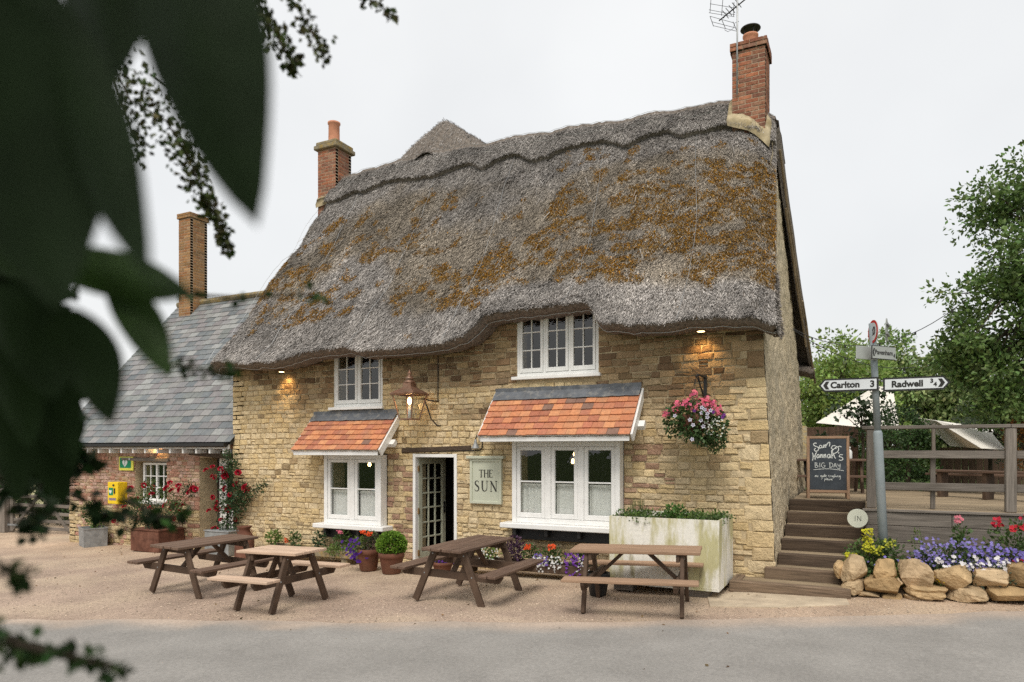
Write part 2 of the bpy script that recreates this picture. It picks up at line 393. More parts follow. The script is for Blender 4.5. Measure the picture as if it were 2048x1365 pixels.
def npmesh(name, V, F, m, parent=None, col=None, smooth=False):
    V = np.asarray(V, np.float32); F = np.asarray(F, np.int32); k = F.shape[1]
    me = bpy.data.meshes.new(name)
    me.vertices.add(len(V)); me.vertices.foreach_set('co', V.ravel())
    me.loops.add(F.size); me.loops.foreach_set('vertex_index', F.ravel())
    me.polygons.add(len(F)); me.polygons.foreach_set('loop_start', np.arange(0, F.size, k, dtype=np.int32))
    if smooth: me.polygons.foreach_set('use_smooth', np.ones(len(F), bool))
    if col is not None:
        a = me.color_attributes.new('Col', 'FLOAT_COLOR', 'POINT')
        c = np.ones((len(V), 4), np.float32); c[:, :3] = col; a.data.foreach_set('color', c.ravel())
    me.materials.append(MATS[m]); me.update(calc_edges=True); me.validate()
    return link(name, me, parent)
def pieces(ps, n, name, mass, m, parent):
    """ps: (verts, faces, colour, weight); the n heaviest become parts of their own, the rest one joined part"""
    ps = sorted(ps, key=lambda p: -p[3])
    for v, f, c, w in ps[:n]:
        b = MB(); b.cur = c; b.add(v, f); b.build(name, m, parent)
    if len(ps) > n:
        b = MB()
        for v, f, c, w in ps[n:]: b.cur = c; b.add(v, f)
        tag(b.build(mass, m, parent), kind='stuff')
def leaves(P, D, S, C, fold=0.25, wid=0.55):
    """leaf-shaped folded faces at P, pointing along D, length S, colour C -> V, F, col"""
    P = np.asarray(P, float); N = len(P); D = D / (np.linalg.norm(D, axis=1, keepdims=True) + 1e-9)
    R = NP.normal(size=(N, 3)); A = np.cross(D, R); A /= np.linalg.norm(A, axis=1, keepdims=True) + 1e-9; B = np.cross(A, D)
    S = np.asarray(S, float).reshape(-1, 1); w = S * wid / 2
    V = np.empty((N, 4, 3)); V[:, 0] = P; V[:, 1] = P + D * S * 0.45 + A * w + B * w * fold; V[:, 2] = P + D * S; V[:, 3] = P + D * S * 0.45 - A * w + B * w * fold
    i = np.arange(N)[:, None] * 4; F = np.concatenate([i + np.array([[0, 1, 2]]), i + np.array([[0, 2, 3]])])
    return V.reshape(-1, 3), F, np.repeat(np.asarray(C, float), 4, axis=0)
def leafcol(base, N, var=0.35, hue=0.12):
    b = np.asarray(base, float)[None] * (1 + var * (NP.random((N, 1)) * 2 - 1)); b = b * (1 + hue * (NP.random((N, 3)) * 2 - 1)); return np.clip(b, 0.004, 1)
def blob(c, r, N, shell=0.35):
    d = NP.normal(size=(N, 3)); d /= np.linalg.norm(d, axis=1, keepdims=True); k = (1 - shell * NP.random((N, 1)) ** 1.5)
    return np.asarray(c) + d * k * np.asarray(r), d
def rock(rx, ry, rz, seed, n=6, rough=0.16, sq=0.55):
    """weathered block: a superellipsoid with noise and a few flat breaks"""
    r = np.random.default_rng(seed); V = []; F = []; key = {}
    def vid(p):
        k = tuple(np.round(p, 5))
        if k not in key: key[k] = len(V); V.append(p)
        return key[k]
    for ax in range(3):
        for s in (-1, 1):
            for i in range(n):
                for j in range(n):
                    q = []
                    for a, b in ((i, j), (i + 1, j), (i + 1, j + 1), (i, j + 1)):
                        p = np.zeros(3); p[ax] = s; p[(ax + 1) % 3] = 2 * a / n - 1; p[(ax + 2) % 3] = 2 * b / n - 1; q.append(vid(p))
                    F.append(tuple(q if s > 0 else q[::-1]))
    V = np.array(V); sp = V / np.linalg.norm(V, axis=1, keepdims=True); V = V * (1 - sq) * 0.95 + sp * sq * 1.12
    o = r.random(3) * 40; V *= (1 + rough * 2.2 * (fbm(sp * 1.1 + o, 3) - 0.5) + rough * 0.8 * (fbm(sp * 3.2 + o, 2) - 0.5))[:, None]
    for _ in range(11):
        nn = r.normal(size=3); nn /= np.linalg.norm(nn); d = V @ nn; lim = 0.74 + 0.22 * r.random(); ov = np.maximum(d - lim, 0); V -= nn[None] * (ov * 0.93)[:, None]
    V *= (1 + 0.035 * (vnoise(sp * 7 + o) - 0.5))[:, None]
    return V * np.array([rx, ry, rz]), F
# ================================================================== the ground
def plane_pt(X, Z, dz=0.0):
    p = CAM + RV * X + DV * Z; p.z = gz(p.x) + dz; return p
def edge_Z(X):
    return float(np.interp(X, [-40, -4.87, -2, 0, 3, 6, 40], [10.5, 8.28, 7.9, 7.72, 7.66, 7.78, 9.5]))
b = MB()
xs = [-600, -200, -60, -14, -7, 0, 7, 14, 60, 200, 600]; ys = [-600, -200, -60, -20, 0, 20, 60, 200, 600]
b.grid([[(x, y, gz(x) - 0.03) for x in xs] for y in ys])
tag(b.build('ground', 'grass'), kind='structure')
b = MB(); rows = []
Xs = np.concatenate([np.linspace(-26, -9, 18), np.linspace(-8.6, 8.6, 90), np.linspace(9, 20, 12)])
for k, t in enumerate(np.linspace(0, 1, 24)):
    row = []
    for X in Xs:
        e = edge_Z(X) - 0.12; Z = e + t * (26 - e); p = plane_pt(X, Z); d = 0.020 * (float(fbm(np.array([[p.x * 0.9, p.y * 0.9, 3]]), 3)[0]) - 0.5)
        row.append((p.x, p.y, p.z + d * (1 if t > 0 else 0)))
        kk = 0.93 + 0.14 * float(vnoise(np.array([[p.x * 0.35, p.y * 0.7, 9]]))[0]); w = min(1, max(0, (p.y + 2.2) / 1.6)) * 0.22
        b.c.append((kk * (1 + w), kk * (1 + w * 0.9), kk * (1 + w * 0.45)))
    rows.append(row)
b.grid(rows); tag(b.build('forecourt', 'gravel', smooth=True), kind='structure')
b = MB(); rows = []
Xs = np.linspace(-24, 18, 170)
for t in np.concatenate([np.linspace(0, 0.85, 12), np.linspace(0.88, 1, 9)]):
    row = []
    for X in Xs:
        n = float(fbm(np.array([[X * 1.7, 5.0, 1.0]]), 4)[0]); e = edge_Z(X) + 0.30 * (n - 0.5)
        Z = 3.3 + t * (e - 3.3); p = plane_pt(X, Z, 0.016); row.append(tuple(p))
        n2 = float(fbm(np.array([[X * 2.4, Z * 3.0, 4.0]]), 3)[0]); w = float(sstep(0.55, 0.0, e - Z + 0.5 * (n2 - 0.5)))
        base = np.array((0.275, 0.262, 0.243)); du = np.array((0.43, 0.345, 0.275)); b.c.append(tuple(base * (1 - w) + du * w))
    rows.append(row)
b.grid(rows); tag(b.build('road', 'road', smooth=True), kind='structure')
# loose stones on the forecourt
N = 16000
X = NP.uniform(-8.5, 7.5, N); E = np.array([edge_Z(x) for x in X]); Z = E - 0.25 + NP.random(N) ** 1.6 * 5.5
px = CAM.x + RV.x * X + DV.x * Z; py = CAM.y + RV.y * X + DV.y * Z; ok = py < -0.1; px, py = px[ok], py[ok]; N = len(px)
s = 0.003 + 0.011 * NP.random(N) ** 3; pz = 0.022 * np.clip(px, -14, 14) + 0.004
base = np.stack([px, py, pz], 1); an = NP.random(N) * 6.28
V = np.empty((N, 5, 3))
for k in range(4):
    a = an + k * 1.5708 + NP.uniform(-.4, .4, N); V[:, k] = base + np.stack([np.cos(a) * s * 1.2, np.sin(a) * s, np.zeros(N)], 1)
V[:, 4] = base + np.stack([NP.uniform(-.2, .2, N) * s, NP.uniform(-.2, .2, N) * s, s * 0.9], 1)
i = np.arange(N)[:, None] * 5; F = np.concatenate([i + np.array([[k, (k + 1) % 4, 4]]) for k in range(4)])
c = np.array((0.43, 0.34, 0.26))[None] * (0.6 + 0.75 * NP.random((N, 1)))
tag(npmesh('loose_gravel', V.reshape(-1, 3), F, 'pebble', col=np.repeat(c, 5, 0)), 'small loose pale stones scattered over the forecourt', 'gravel', kind='stuff')
# pale concrete apron at the foot of the steps
b = MB(); q = [on_g(1415, 1196), on_g(1470, 1186), on_g(1690, 1194), on_g(1700, 1212), on_g(1560, 1217), on_g(1420, 1215)]
b.add([(p.x, p.y, p.z + 0.012) for p in q] + [(p.x, p.y, p.z - 0.05) for p in q], [(0, 1, 2, 3, 4, 5)[::-1]] + [(k, k + 6, (k + 1) % 6 + 6, (k + 1) % 6) for k in range(6)])
tag(b.build('pavement', 'concrete'), kind='structure')

# ================================================================== the thatched pub
PUB = thing('thatched_pub', 'honey stone pub under a mossy thatched roof', 'pub')
XL = -4.4
def XR(z): return 5.95 - 0.049 * z
OPEN = [(0.0, 0.88, -0.3, 1.93), (-1.85, -0.56, 0.56, 1.93), (2.01, 3.79, 0.75, 2.14), (-1.79, -0.67, 2.75, 3.9), (2.0, 3.39, 3.15, 4.3)]
front = link('front_wall', None, PUB)
# mortar core with the openings left out
def holed(b, xs, zs, y0, y1, opens):
    for i in range(len(xs) - 1):
        for j in range(len(zs) - 1):
            xm, zm = (xs[i] + xs[i + 1]) / 2, (zs[j] + zs[j + 1]) / 2
            if any(o[0] < xm < o[1] and o[2] < zm < o[3] for o in opens): continue
            b.box(xs[i], xs[i + 1], y0, y1, zs[j], zs[j + 1])
xs = sorted({XL, 5.6} | {v for o in OPEN for v in o[:2]}); zs = sorted({-0.3, 4.3} | {v for o in OPEN for v in o[2:]})
b = MB(); holed(b, xs, zs, 0.0, 0.38, OPEN)
b.prism([(5.6, -0.3), (XR(-0.3) - 0.01, -0.3), (XR(4.3) - 0.01, 4.3), (5.6, 4.3)], lambda u, v, w: (u, w, v), 0.0, 0.38)
b.build('mortar', 'mortar', front)
PAL = [(0.66, 0.52, 0.305), (0.64, 0.50, 0.285), (0.69, 0.555, 0.345), (0.62, 0.485, 0.28), (0.65, 0.53, 0.34), (0.64, 0.49, 0.265), (0.67, 0.535, 0.32)]
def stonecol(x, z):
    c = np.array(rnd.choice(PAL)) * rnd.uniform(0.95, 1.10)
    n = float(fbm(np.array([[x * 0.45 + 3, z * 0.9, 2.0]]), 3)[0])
    br = float(sstep(0.57, 0.70, n + 0.34 * float(sstep(2.85, 3.5, z)) + 0.07 * (-0.5 < x < 2.0 and z > 2.5)))  # stones browner near the eaves: staining, with eave shade put into the colour
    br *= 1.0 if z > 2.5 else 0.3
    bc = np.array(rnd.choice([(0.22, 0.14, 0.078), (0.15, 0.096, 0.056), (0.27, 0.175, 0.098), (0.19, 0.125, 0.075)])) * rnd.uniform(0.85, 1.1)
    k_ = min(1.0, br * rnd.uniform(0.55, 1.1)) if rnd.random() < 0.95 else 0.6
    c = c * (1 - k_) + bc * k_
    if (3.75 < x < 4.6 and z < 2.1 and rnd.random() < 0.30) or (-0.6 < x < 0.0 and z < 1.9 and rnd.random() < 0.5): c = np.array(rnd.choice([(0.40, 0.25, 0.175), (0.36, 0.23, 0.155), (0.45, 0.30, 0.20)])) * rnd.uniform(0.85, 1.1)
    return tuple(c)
def courses(x0, x1f, z0, z1, opens, y, hr, wr, colf, rough=1.0, wf=None):
    out = []; z = z0
    while z < z1:
        h = rnd.uniform(*hr); xe = x1f(z + h / 2); segs = [(x0, xe)]; zm = z + h * 0.5
        for o in opens:
            if o[2] - h * 0.45 < zm < o[3] + h * 0.3:
                ns = []
                for a, c in segs:
                    if o[1] <= a or o[0] >= c: ns.append((a, c)); continue
                    if o[0] > a: ns.append((a, o[0]))
                    if o[1] < c: ns.append((o[1], c))
                segs = ns
        for a, c in segs:
            x = a
            while x < c - 0.015:
                k = 1.0 if wf is None else wf(x); w = rnd.uniform(*wr) * k
                if x < 1.2: w *= 0.8
                if c - x - w < 0.10: w = c - x
                g = 0.006; j = lambda s=0.010: rnd.uniform(-s, s) * rough
                sub = [(z, z + h)] if rnd.random() > 0.07 or h < 0.1 else [(z, z + h * 0.5), (z + h * 0.5, z + h)]
                for (za, zb) in sub:
                    wv = 0.010 * math.sin(x * 2.1 + z) 
                    A = [(x + g + j(), za + g + j() + wv), (x + w - g + j(), za + g + j() + wv), (x + w - g + j(), zb - g + j() + wv), (x + g + j(), zb - g + j() + wv)]
                    d = rnd.uniform(0.010, 0.028) * (0.7 + 0.3 * rough); ins = 0.011
                    cx, cz = sum(p[0] for p in A) / 4, sum(p[1] for p in A) / 4
                    B = []
                    for p in A:
                        ll = math.hypot(cx - p[0], cz - p[1]) or 1; B.append((p[0] + (cx - p[0]) * min(0.4, ins * 1.7 / ll), p[1] + (cz - p[1]) * min(0.4, ins * 1.7 / ll)))
                    v = [(p[0], y + 0.004, p[1]) for p in A] + [(p[0], y - d + 0.009, p[1]) for p in A] + [(p[0], y - d + j(0.007), p[1]) for p in B]
                    v.append((cx + j(0.02), y - d - rnd.uniform(-0.004, 0.008) * rough, cz + j(0.01)))
                    f = []
                    for q in range(4):
                        r = (q + 1) % 4; f += [(q, r, r + 4, q + 4), (q + 4, r + 4, r + 8, q + 8), (q + 8, r + 8, 12)]
                    dist = (Vector((cx, y, cz)) - CAM).length
                    out.append((v, f, colf(cx, cz), w * (zb - za) / dist ** 2))
                x += w
        z += h
    return out
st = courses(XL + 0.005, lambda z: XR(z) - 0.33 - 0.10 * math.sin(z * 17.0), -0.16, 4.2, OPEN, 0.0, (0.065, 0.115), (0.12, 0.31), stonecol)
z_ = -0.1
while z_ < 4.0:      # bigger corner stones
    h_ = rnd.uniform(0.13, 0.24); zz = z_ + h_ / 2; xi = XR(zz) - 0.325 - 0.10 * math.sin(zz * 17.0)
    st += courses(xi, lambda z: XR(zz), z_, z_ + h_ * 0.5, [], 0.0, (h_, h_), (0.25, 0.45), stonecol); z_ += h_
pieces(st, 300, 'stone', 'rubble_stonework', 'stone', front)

# right gable, rough rendered rubble, leaning a little inwards as it rises
ny, nz = 130, 190
J, I = np.meshgrid(np.arange(ny + 1), np.arange(nz + 1)); Y = 6.0 * J / ny; Zt = 3.85 + (7.75 - 3.85) * (1 - np.abs(Y - 3.0) / 3.0); Z = -0.3 + (Zt + 0.3) * I / nz
q = np.stack([Y * 5.5, Z * 8.5, 0 * Y], -1); n_ = vnoise(q * 2.3) * 0.45 + fbm(q * 0.5, 3) * 0.55
G = np.stack([XR(Z) + 0.075 * (n_ - 0.5) * np.minimum(1, J / 2 + 0.2), Y, Z], -1); i = np.arange(nz)[:, None] * (ny + 1) + np.arange(ny)[None]
npmesh('gable_wall', G.reshape(-1, 3), np.stack([i, i + 1, i + ny + 2, i + ny + 1], -1).reshape(-1, 4), 'roughcast', PUB)
b = MB(); b.box(XL, 5.68, 5.7, 6.0, -0.3, 3.8); b.prism([(0, -0.3), (6, -0.3), (6, 3.9), (3, 8.0), (0, 3.9)], lambda u, v, w: (w, u, v), XL, XL + 0.3); b.build('rear_walls', 'mortar', PUB)
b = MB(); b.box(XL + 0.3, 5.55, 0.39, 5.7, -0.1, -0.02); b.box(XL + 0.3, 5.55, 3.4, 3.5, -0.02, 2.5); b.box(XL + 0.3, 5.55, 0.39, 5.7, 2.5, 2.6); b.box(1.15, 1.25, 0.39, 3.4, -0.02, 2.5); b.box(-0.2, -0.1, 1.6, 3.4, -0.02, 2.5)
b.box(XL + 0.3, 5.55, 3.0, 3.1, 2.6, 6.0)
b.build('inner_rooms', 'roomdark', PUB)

# ---------------- thatch
EAVE = [(430, 735), (500, 738), (560, 735), (600, 729), (628, 718), (668, 712), (700, 708), (735, 716), (770, 712), (850, 704), (900, 696), (932, 684), (952, 664), (968, 643), (1000, 634), (1040, 629), (1100, 622), (1150, 616), (1170, 615), (1184, 626), (1198, 654), (1214, 662), (1300, 662), (1400, 656), (1500, 649), (1545, 643)]
ex = []; ez = []
for px_, py_ in EAVE:
    p = on_y(px_, py_, -0.50); ex.append(p.x); ez.append(p.z)
RIDGE = [(660, 372), (690, 360), (725, 348), (800, 324), (900, 305), (985, 291), (1100, 270), (1200, 250), (1300, 233), (1400, 214), (1455, 206), (1500, 214), (1560, 226)]
rx = []; rz_ = []
for px_, py_ in RIDGE:
    p = on_y(px_, py_, 3.0); rx.append(p.x); rz_.append(p.z - 0.10)
ZB = 3.62
def thatch(u, v, off=0.0, rear=False):
    """u 0..1 left to right, v 0..1 eave to ridge; arrays in, points out"""
    u = np.asarray(u, float); v = np.asarray(v, float)
    xl = -4.42 - 0.13 * v; xr = 5.99 - 0.38 * v + (0.07 if rear else 0.0)
    x = xl + (xr - xl) * u
    zr = np.interp(x, rx, rz_); e = np.interp(x, ex, ez) - ZB if not rear else np.zeros_like(x)
    w = np.where(v < 0.45, (1 - v / 0.45) ** 2, 0)
    y0 = -0.68; zl = ZB + 0.10
    sag = 0.10 * np.sin(math.pi * v)
    y = y0 + (3.0 - y0) * v + e * 0.45 * w
    z = zl + (zr - zl) * v + e * w - sag
    q = np.stack([x, v * 5.6, np.full_like(x, 1.0 + 7 * rear)], -1)
    d = off + 0.17 * (fbm(q * 0.8, 3) - 0.5) + 0.10 * (fbm(q * np.array([3.4, 2.2, 1]), 3) - 0.5) + 0.03 * (vnoise(q * np.array([14, 7, 1])) - 0.5)
    edge = np.minimum(u, 1 - u) * 10.3
    d = d - 0.16 * (1 - sstep(0.0, 0.35, edge))
    y = y - d * 0.78; z = z + d * 0.62
    if rear: y = 6.0 - y
    return np.stack([x, y, z], -1)
roof = link('thatch_roof', None, PUB)
def thatch_sheet(name, rear, nu, nv):
    u = np.linspace(0, 1, nu); v = np.linspace(0, 1, nv); U, Vv = np.meshgrid(u, v)
    P = thatch(U, Vv, 0.0, rear)
    lip = P[0]; sg = -1 if rear else 1
    und = []
    for dy, dz in ((0.30, 0.14), (0.75, -0.02), (0.50, -0.105), (0.28, -0.11), (0.10, -0.085), (0.03, -0.045)):
        r = lip.copy(); r[:, 1] += sg * dy; r[:, 2] += dz; r[:, 1] += 0.02 * (vnoise(np.stack([r[:, 0] * 6, r[:, 2] * 6, r[:, 2]], 1)) - 0.5); und.append(r)
    G = np.concatenate([np.array(und), P], 0)
    # verge ends
    def endcol(c, s):
        k = np.clip((np.arange(len(c)) - 6) / 10.0, 0, 1)
        a = c.copy(); a[:, 0] += s * 0.005; a[:, 2] -= 0.12 * k; a[:, 1] += sg * 0.04 * k
        d = c.copy(); d[:, 0] -= s * 0.08; d[:, 2] -= 0.26 * k; d[:, 1] += sg * 0.09 * k
        return a, d
    la, ld = endcol(G[:, 0], -1); ra, rd = endcol(G[:, -1], 1)
    G = np.concatenate([ld[:, None], la[:, None], G, ra[:, None], rd[:, None]], 1)
    R, Cc = G.shape[:2]; i = np.arange(R - 1)[:, None] * Cc + np.arange(Cc - 1)[None]
    F = np.stack([i, i + 1, i + 1 + Cc, i + Cc], -1).reshape(-1, 4)
    o = npmesh(name, G.reshape(-1, 3), F, 'thatch', roof, smooth=True)
    for col, s in ((2, 0.02), (Cc - 3, -0.02)):
        q = G[:, col]; k = 6 + int(np.argmax(sg * (q[6:, 1] - (3 - sg * 3)) > 0.25)); pts = [(p[0] + s, p[1], p[2]) for p in q[:k]]
        b = MB(); b.add(pts, [tuple(range(len(pts)))]); b.build('eave_end', 'thatch', roof)
        if s < 0 and not rear:
            Q = np.array(pts); n = 2600; i0 = NP.integers(0, len(Q), n); i1 = NP.integers(0, len(Q), n); f = NP.random((n, 1)); P_ = Q[i0] * f + Q[i1] * (1 - f) + np.array([0.022, 0, 0])
            V, F2, C = leaves(P_, NP.normal(0, 0.35, (n, 3)) + np.array([0.5, -0.5, -0.6]), 0.03 + 0.05 * NP.random(n), (0.16 + 0.26 * NP.random((n, 1))) * np.array([[1.0, 0.905, 0.825]]), 0.1, 0.25)
            tag(npmesh('verge_straw', V, F2, 'straw', roof, col=C), kind='stuff')

    return o
thatch_sheet('front_slope', False, 420, 130)
thatch_sheet('rear_slope', True, 60, 24)
def capedge(x): return 0.868 + 0.034 * np.abs(np.sin(x * 2.2 + 0.6 * np.sin(x * 1.7))) + 0.030 * (fbm(np.stack([x * 1.6, x * 0, x * 0 + 5], -1), 2) - 0.5) * 2
def cap_sheet():
    u = np.linspace(0, 1, 360); rows = []
    x = thatch(u, np.full_like(u, 0.9))[:, 0]; v0 = capedge(x)
    for t in (-0.03, 0.0, 0.06, 0.2, 0.4, 0.6, 0.8, 1.0):
        v = v0 + (1 - v0) * max(t, 0) - (0.004 if t < 0 else 0); off = 0.0 if t < 0 else (0.085 if t == 0 else 0.11)
        P = thatch(u, v, off); rows.append(P)
    top = rows[-1].copy(); top[:, 2] += 0.05; rows.append(top)
    for t in (0.95, 0.9, 0.86):
        rows.append(thatch(u, np.full_like(u, t), 0.12, True))
    G = np.array(rows); R, Cc = G.shape[:2]; i = np.arange(R - 1)[:, None] * Cc + np.arange(Cc - 1)[None]
    npmesh('ridge_cap', G.reshape(-1, 3), np.stack([i, i + 1, i + 1 + Cc, i + Cc], -1).reshape(-1, 4), 'thatch', roof, smooth=True)
cap_sheet()
# the taller rear wing showing over the ridge
WX, WY, WZ = -1.62, 3.55, 9.62
def wing(a, t, off=0.0):
    a = np.asarray(a, float); t = np.asarray(t, float)
    y = WY - 0.75 + 3.8 * t; hip = 1.05 * (1 - sstep(0.0, 0.24, t)) ** 1.3
    x = WX + a * 2.9; q = np.stack([x * 2, y * 2, a * 0 + 3], -1)
    z = WZ - hip - np.where(a < 0, 1.75, 2.3) * np.abs(a) ** 1.1 + 0.10 * (fbm(q, 3) - 0.5) + off
    return np.stack([x, y, z], -1)
A, T = np.meshgrid(np.linspace(-1, 1, 60), np.linspace(0, 1, 40)); G = wing(A, T); i = np.arange(39)[:, None] * 60 + np.arange(59)[None]
npmesh('rear_wing_thatch', G.reshape(-1, 3), np.stack([i, i + 1, i + 61, i + 60], -1).reshape(-1, 4), 'thatch', roof, smooth=True)

def moss_mask(x, v):
    q = np.stack([x * 0.9, v * 4.5, np.full_like(x, 2.0)], -1)
    m = fbm(q, 4) * 0.42 + fbm(q * np.array([4.2, 5, 1]), 4) * 0.58
    reg = 0.115 * np.exp(-((x - 4.4) / 1.3) ** 2 - ((v - 0.55) / 0.32) ** 2) + 0.08 * np.exp(-((v - 0.40 - 0.012 * x) / 0.20) ** 2) - 0.10 * sstep(0.72, 0.85, v) - 0.20 * (1 - sstep(0.05, 0.2, v)) - 0.022
    br = fbm(np.stack([x * 6.0, v * 46.0, np.full_like(x, 9.0)], -1), 3)
    return sstep(0.515, 0.585, m + reg) * sstep(0.33, 0.52, br)
def straws(fn, U, Vv, N, off, moss=True, lmul=1.0, name='straw', up=False):
    P = fn(U, Vv, off); e = 0.012
    T = fn(U, np.clip(Vv - e, -1, 1), off) - P; T /= np.linalg.norm(T, axis=1, keepdims=True) + 1e-9
    S = fn(np.clip(U + 0.002, -1, 1.01), Vv, off) - P; S /= np.linalg.norm(S, axis=1, keepdims=True) + 1e-9
    Nn = np.cross(S, -T); Nn /= np.linalg.norm(Nn, axis=1, keepdims=True) + 1e-9; Nn *= np.sign(Nn[:, 2:3] + 1e-6)
    L = (0.025 + 0.075 * NP.random((N, 1))) * lmul; wd = 0.0025 + 0.004 * NP.random((N, 1))
    D = T + S * NP.normal(0, 0.30, (N, 1)) + Nn * NP.uniform(-0.10, 0.42, (N, 1)); D /= np.linalg.norm(D, axis=1, keepdims=True)
    A = np.cross(D, Nn + NP.normal(0, 0.5, (N, 3))); A /= np.linalg.norm(A, axis=1, keepdims=True) + 1e-9
    P = P + Nn * NP.uniform(-0.01, 0.02, (N, 1))
    V = np.empty((N, 4, 3)); V[:, 0] = P - A * wd; V[:, 1] = P + A * wd; V[:, 2] = P + D * L + A * wd * 0.6; V[:, 3] = P + D * L - A * wd * 0.6
    g = 0.19 + 0.31 * NP.random((N, 1)) ** 1.5
    big = (0.5 * fbm(np.stack([P[:, 0] * 1.3, Vv * 6, P[:, 0] * 0 + 8], -1), 3) + 0.5 * fbm(np.stack([P[:, 0] * 5.5, Vv * 9, P[:, 0] * 0 + 4], -1), 3))[:, None]; big = 0.5 + (big - 0.5) * 2.2
    C = g * np.clip(0.6 + 0.8 * big, 0.3, 1.7) * np.array([[1.0, 0.93, 0.865]]) * (1.12 - 0.25 * np.clip(Vv, 0, 1))[:, None]
    if moss:
        wm = sstep(0.44, 0.62, fbm(np.stack([P[:, 0] * 0.55, Vv * 3.0, P[:, 0] * 0 + 2.5], -1), 4) + 0.10 * np.exp(-((Vv - 0.5) / 0.28) ** 2) + 0.08 * np.exp(-((P[:, 0] - 4.3) / 1.6) ** 2) - 0.2 * sstep(0.75, 0.88, Vv) - 0.25 * (1 - sstep(0.04, 0.22, Vv)))[:, None]
        C = C * (1 - wm * 0.62 * (1 - np.array([[0.80, 0.70, 0.52]])))
        m = moss_mask(P[:, 0], Vv)[:, None] * (NP.random((N, 1)) < 0.6)
        C = C * (1 - m) + m * np.array([[0.20, 0.125, 0.045]]) * (0.5 + 1.0 * NP.random((N, 1)))
    i = np.arange(N)[:, None] * 4; F = i + np.array([[0, 1, 2, 3]])
    return tag(npmesh(name, V.reshape(-1, 3), F, 'straw', roof, col=np.repeat(C, 4, 0)), kind='stuff')
N = 380000; straws(thatch, NP.random(N), NP.random(N) ** 0.95 * 0.93, N, 0.0)
N = 16000; straws(thatch, NP.random(N), NP.random(N) * 0.03, N, 0.0, False, 0.8, 'eave_straw')
N = 55000; U = NP.random(N); x = thatch(U, np.full(N, 0.92))[:, 0]; v0 = capedge(x)
straws(thatch, U, v0 + (1 - v0) * NP.random(N), N, 0.11, False, 1.0, 'ridge_straw')
N = 16000; straws(wing, NP.uniform(-0.95, 0.95, N), NP.random(N) * 0.7, N, 0.0, False, 1.2, 'wing_straw')
# long loose pale straws
N = 200; straws(thatch, NP.random(N), 0.3 + 0.55 * NP.random(N), N, 0.03, False, 3.6, 'loose_straw')
# moss cushions standing on the thatch
N = 170000; U = NP.random(N); Vv = NP.random(N) * 0.9; P = thatch(U, Vv, 0.012); k = NP.random(N) < moss_mask(P[:, 0], Vv) * 0.85; P = P[k]; N = len(P)
D = NP.normal(0, 0.5, (N, 3)) + np.array([0, -0.8, 0.7]); hue = NP.random((N, 1)) * 0.6 + 0.4 * fbm(np.stack([P[:, 0] * 2.5, P[:, 2] * 2.5, P[:, 1]], -1), 2)[:, None]
C = (np.array([[0.22, 0.15, 0.05]]) * (1 - hue) + np.array([[0.60, 0.29, 0.035]]) * hue) * (0.6 + 0.8 * NP.random((N, 1)))
V, F, C = leaves(P, D, 0.012 + 0.022 * NP.random(N), C, 0.2, 1.0)
tag(npmesh('moss', V, F, 'straw', roof, col=C), kind='stuff')
# wire netting lines along eave, ridge and cap
b = MB()
u = np.linspace(0.002, 0.998, 160); E_ = thatch(u, np.zeros_like(u)); E_[:, 1] += 0.16; E_[:, 2] -= 0.115
b.tube([tuple(p) for p in E_], 0.0055, 5)
Pn = thatch(u, np.full_like(u, 0.995), 0.19); b.tube([tuple(p) for p in Pn], 0.004, 4)
Pn = thatch(u, np.full_like(u, 0.955), 0.135); b.tube([tuple(p) for p in Pn], 0.004, 4)
b.tube([tuple(p) for p in thatch(np.zeros(30), np.linspace(0, 0.98, 30), 0.05) + np.array([-0.05, -0.02, 0.03])], 0.004, 4)
for uu in (0.14, 0.34, 0.52, 0.71, 0.88):
    vv = np.linspace(0, 0.98, 40); b.tube([tuple(p) for p in thatch(np.full(40, uu) + 0.01 * np.sin(vv * 5), vv, 0.035)], 0.0028, 4)
b.build('netting_wire', 'wire', roof)
# split poles along the rear verge
b = MB()
for k, (va, vb, o) in enumerate(((0.02, 0.42, 0.02), (0.36, 0.97, 0.05), (0.25, 0.8, 0.0))):
    vv = np.linspace(va, vb, 12); Pn = thatch(np.full(12, 1.0), vv, 0.0, True); Pn[:, 0] += 0.015 - 0.02 * k; Pn[:, 2] -= 0.26 + 0.08 * k; b.tube([tuple(p) for p in Pn], 0.022, 6)
b.build('verge_pole', 'deckwood_z', roof)

# ---------------- chimneys
def ring_bricks(x0, x1, y0, y1, z0, z1, pal, ch=0.075, bl=0.225):
    out = []; k = 0; z = z0
    def one(xa, xb, ya, yb, za, zb):
        b = MB(); b.box(xa, xb, ya, yb, za, zb, 0.004); c = np.array(rnd.choice(pal)) * rnd.uniform(0.8, 1.2); out.append((b.v, b.f, tuple(c), 1.0))
    while z < z1 - 0.02:
        zt = min(z + ch, z1) - 0.013; d = 0.10; sh = (k % 2) * bl / 2
        for (a0, a1, along, fixed, sgn) in ((x0, x1, 0, y0, 1), (x0, x1, 0, y1, -1), (y0 + d - 0.008, y1 - d + 0.008, 1, x0, 1), (y0 + d - 0.008, y1 - d + 0.008, 1, x1, -1)):
            a = a0; first = True
            while a < a1 - 0.01:
                w = bl - (sh if first else 0); first = False; e = min(a + w, a1)
                if a1 - e < 0.05: e = a1
                p, q = a + 0.006, e - 0.006; j = rnd.uniform(-0.002, 0.002)
                if along == 0: one(p, q, *( (fixed + j, fixed + d - 0.004) if sgn > 0 else (fixed - d + 0.004, fixed + j)), z, zt)
                else: one(*((fixed + j, fixed + d - 0.004) if sgn > 0 else (fixed - d + 0.004, fixed + j)), p, q, z, zt)
                a = e
        z += ch; k += 1
    return out
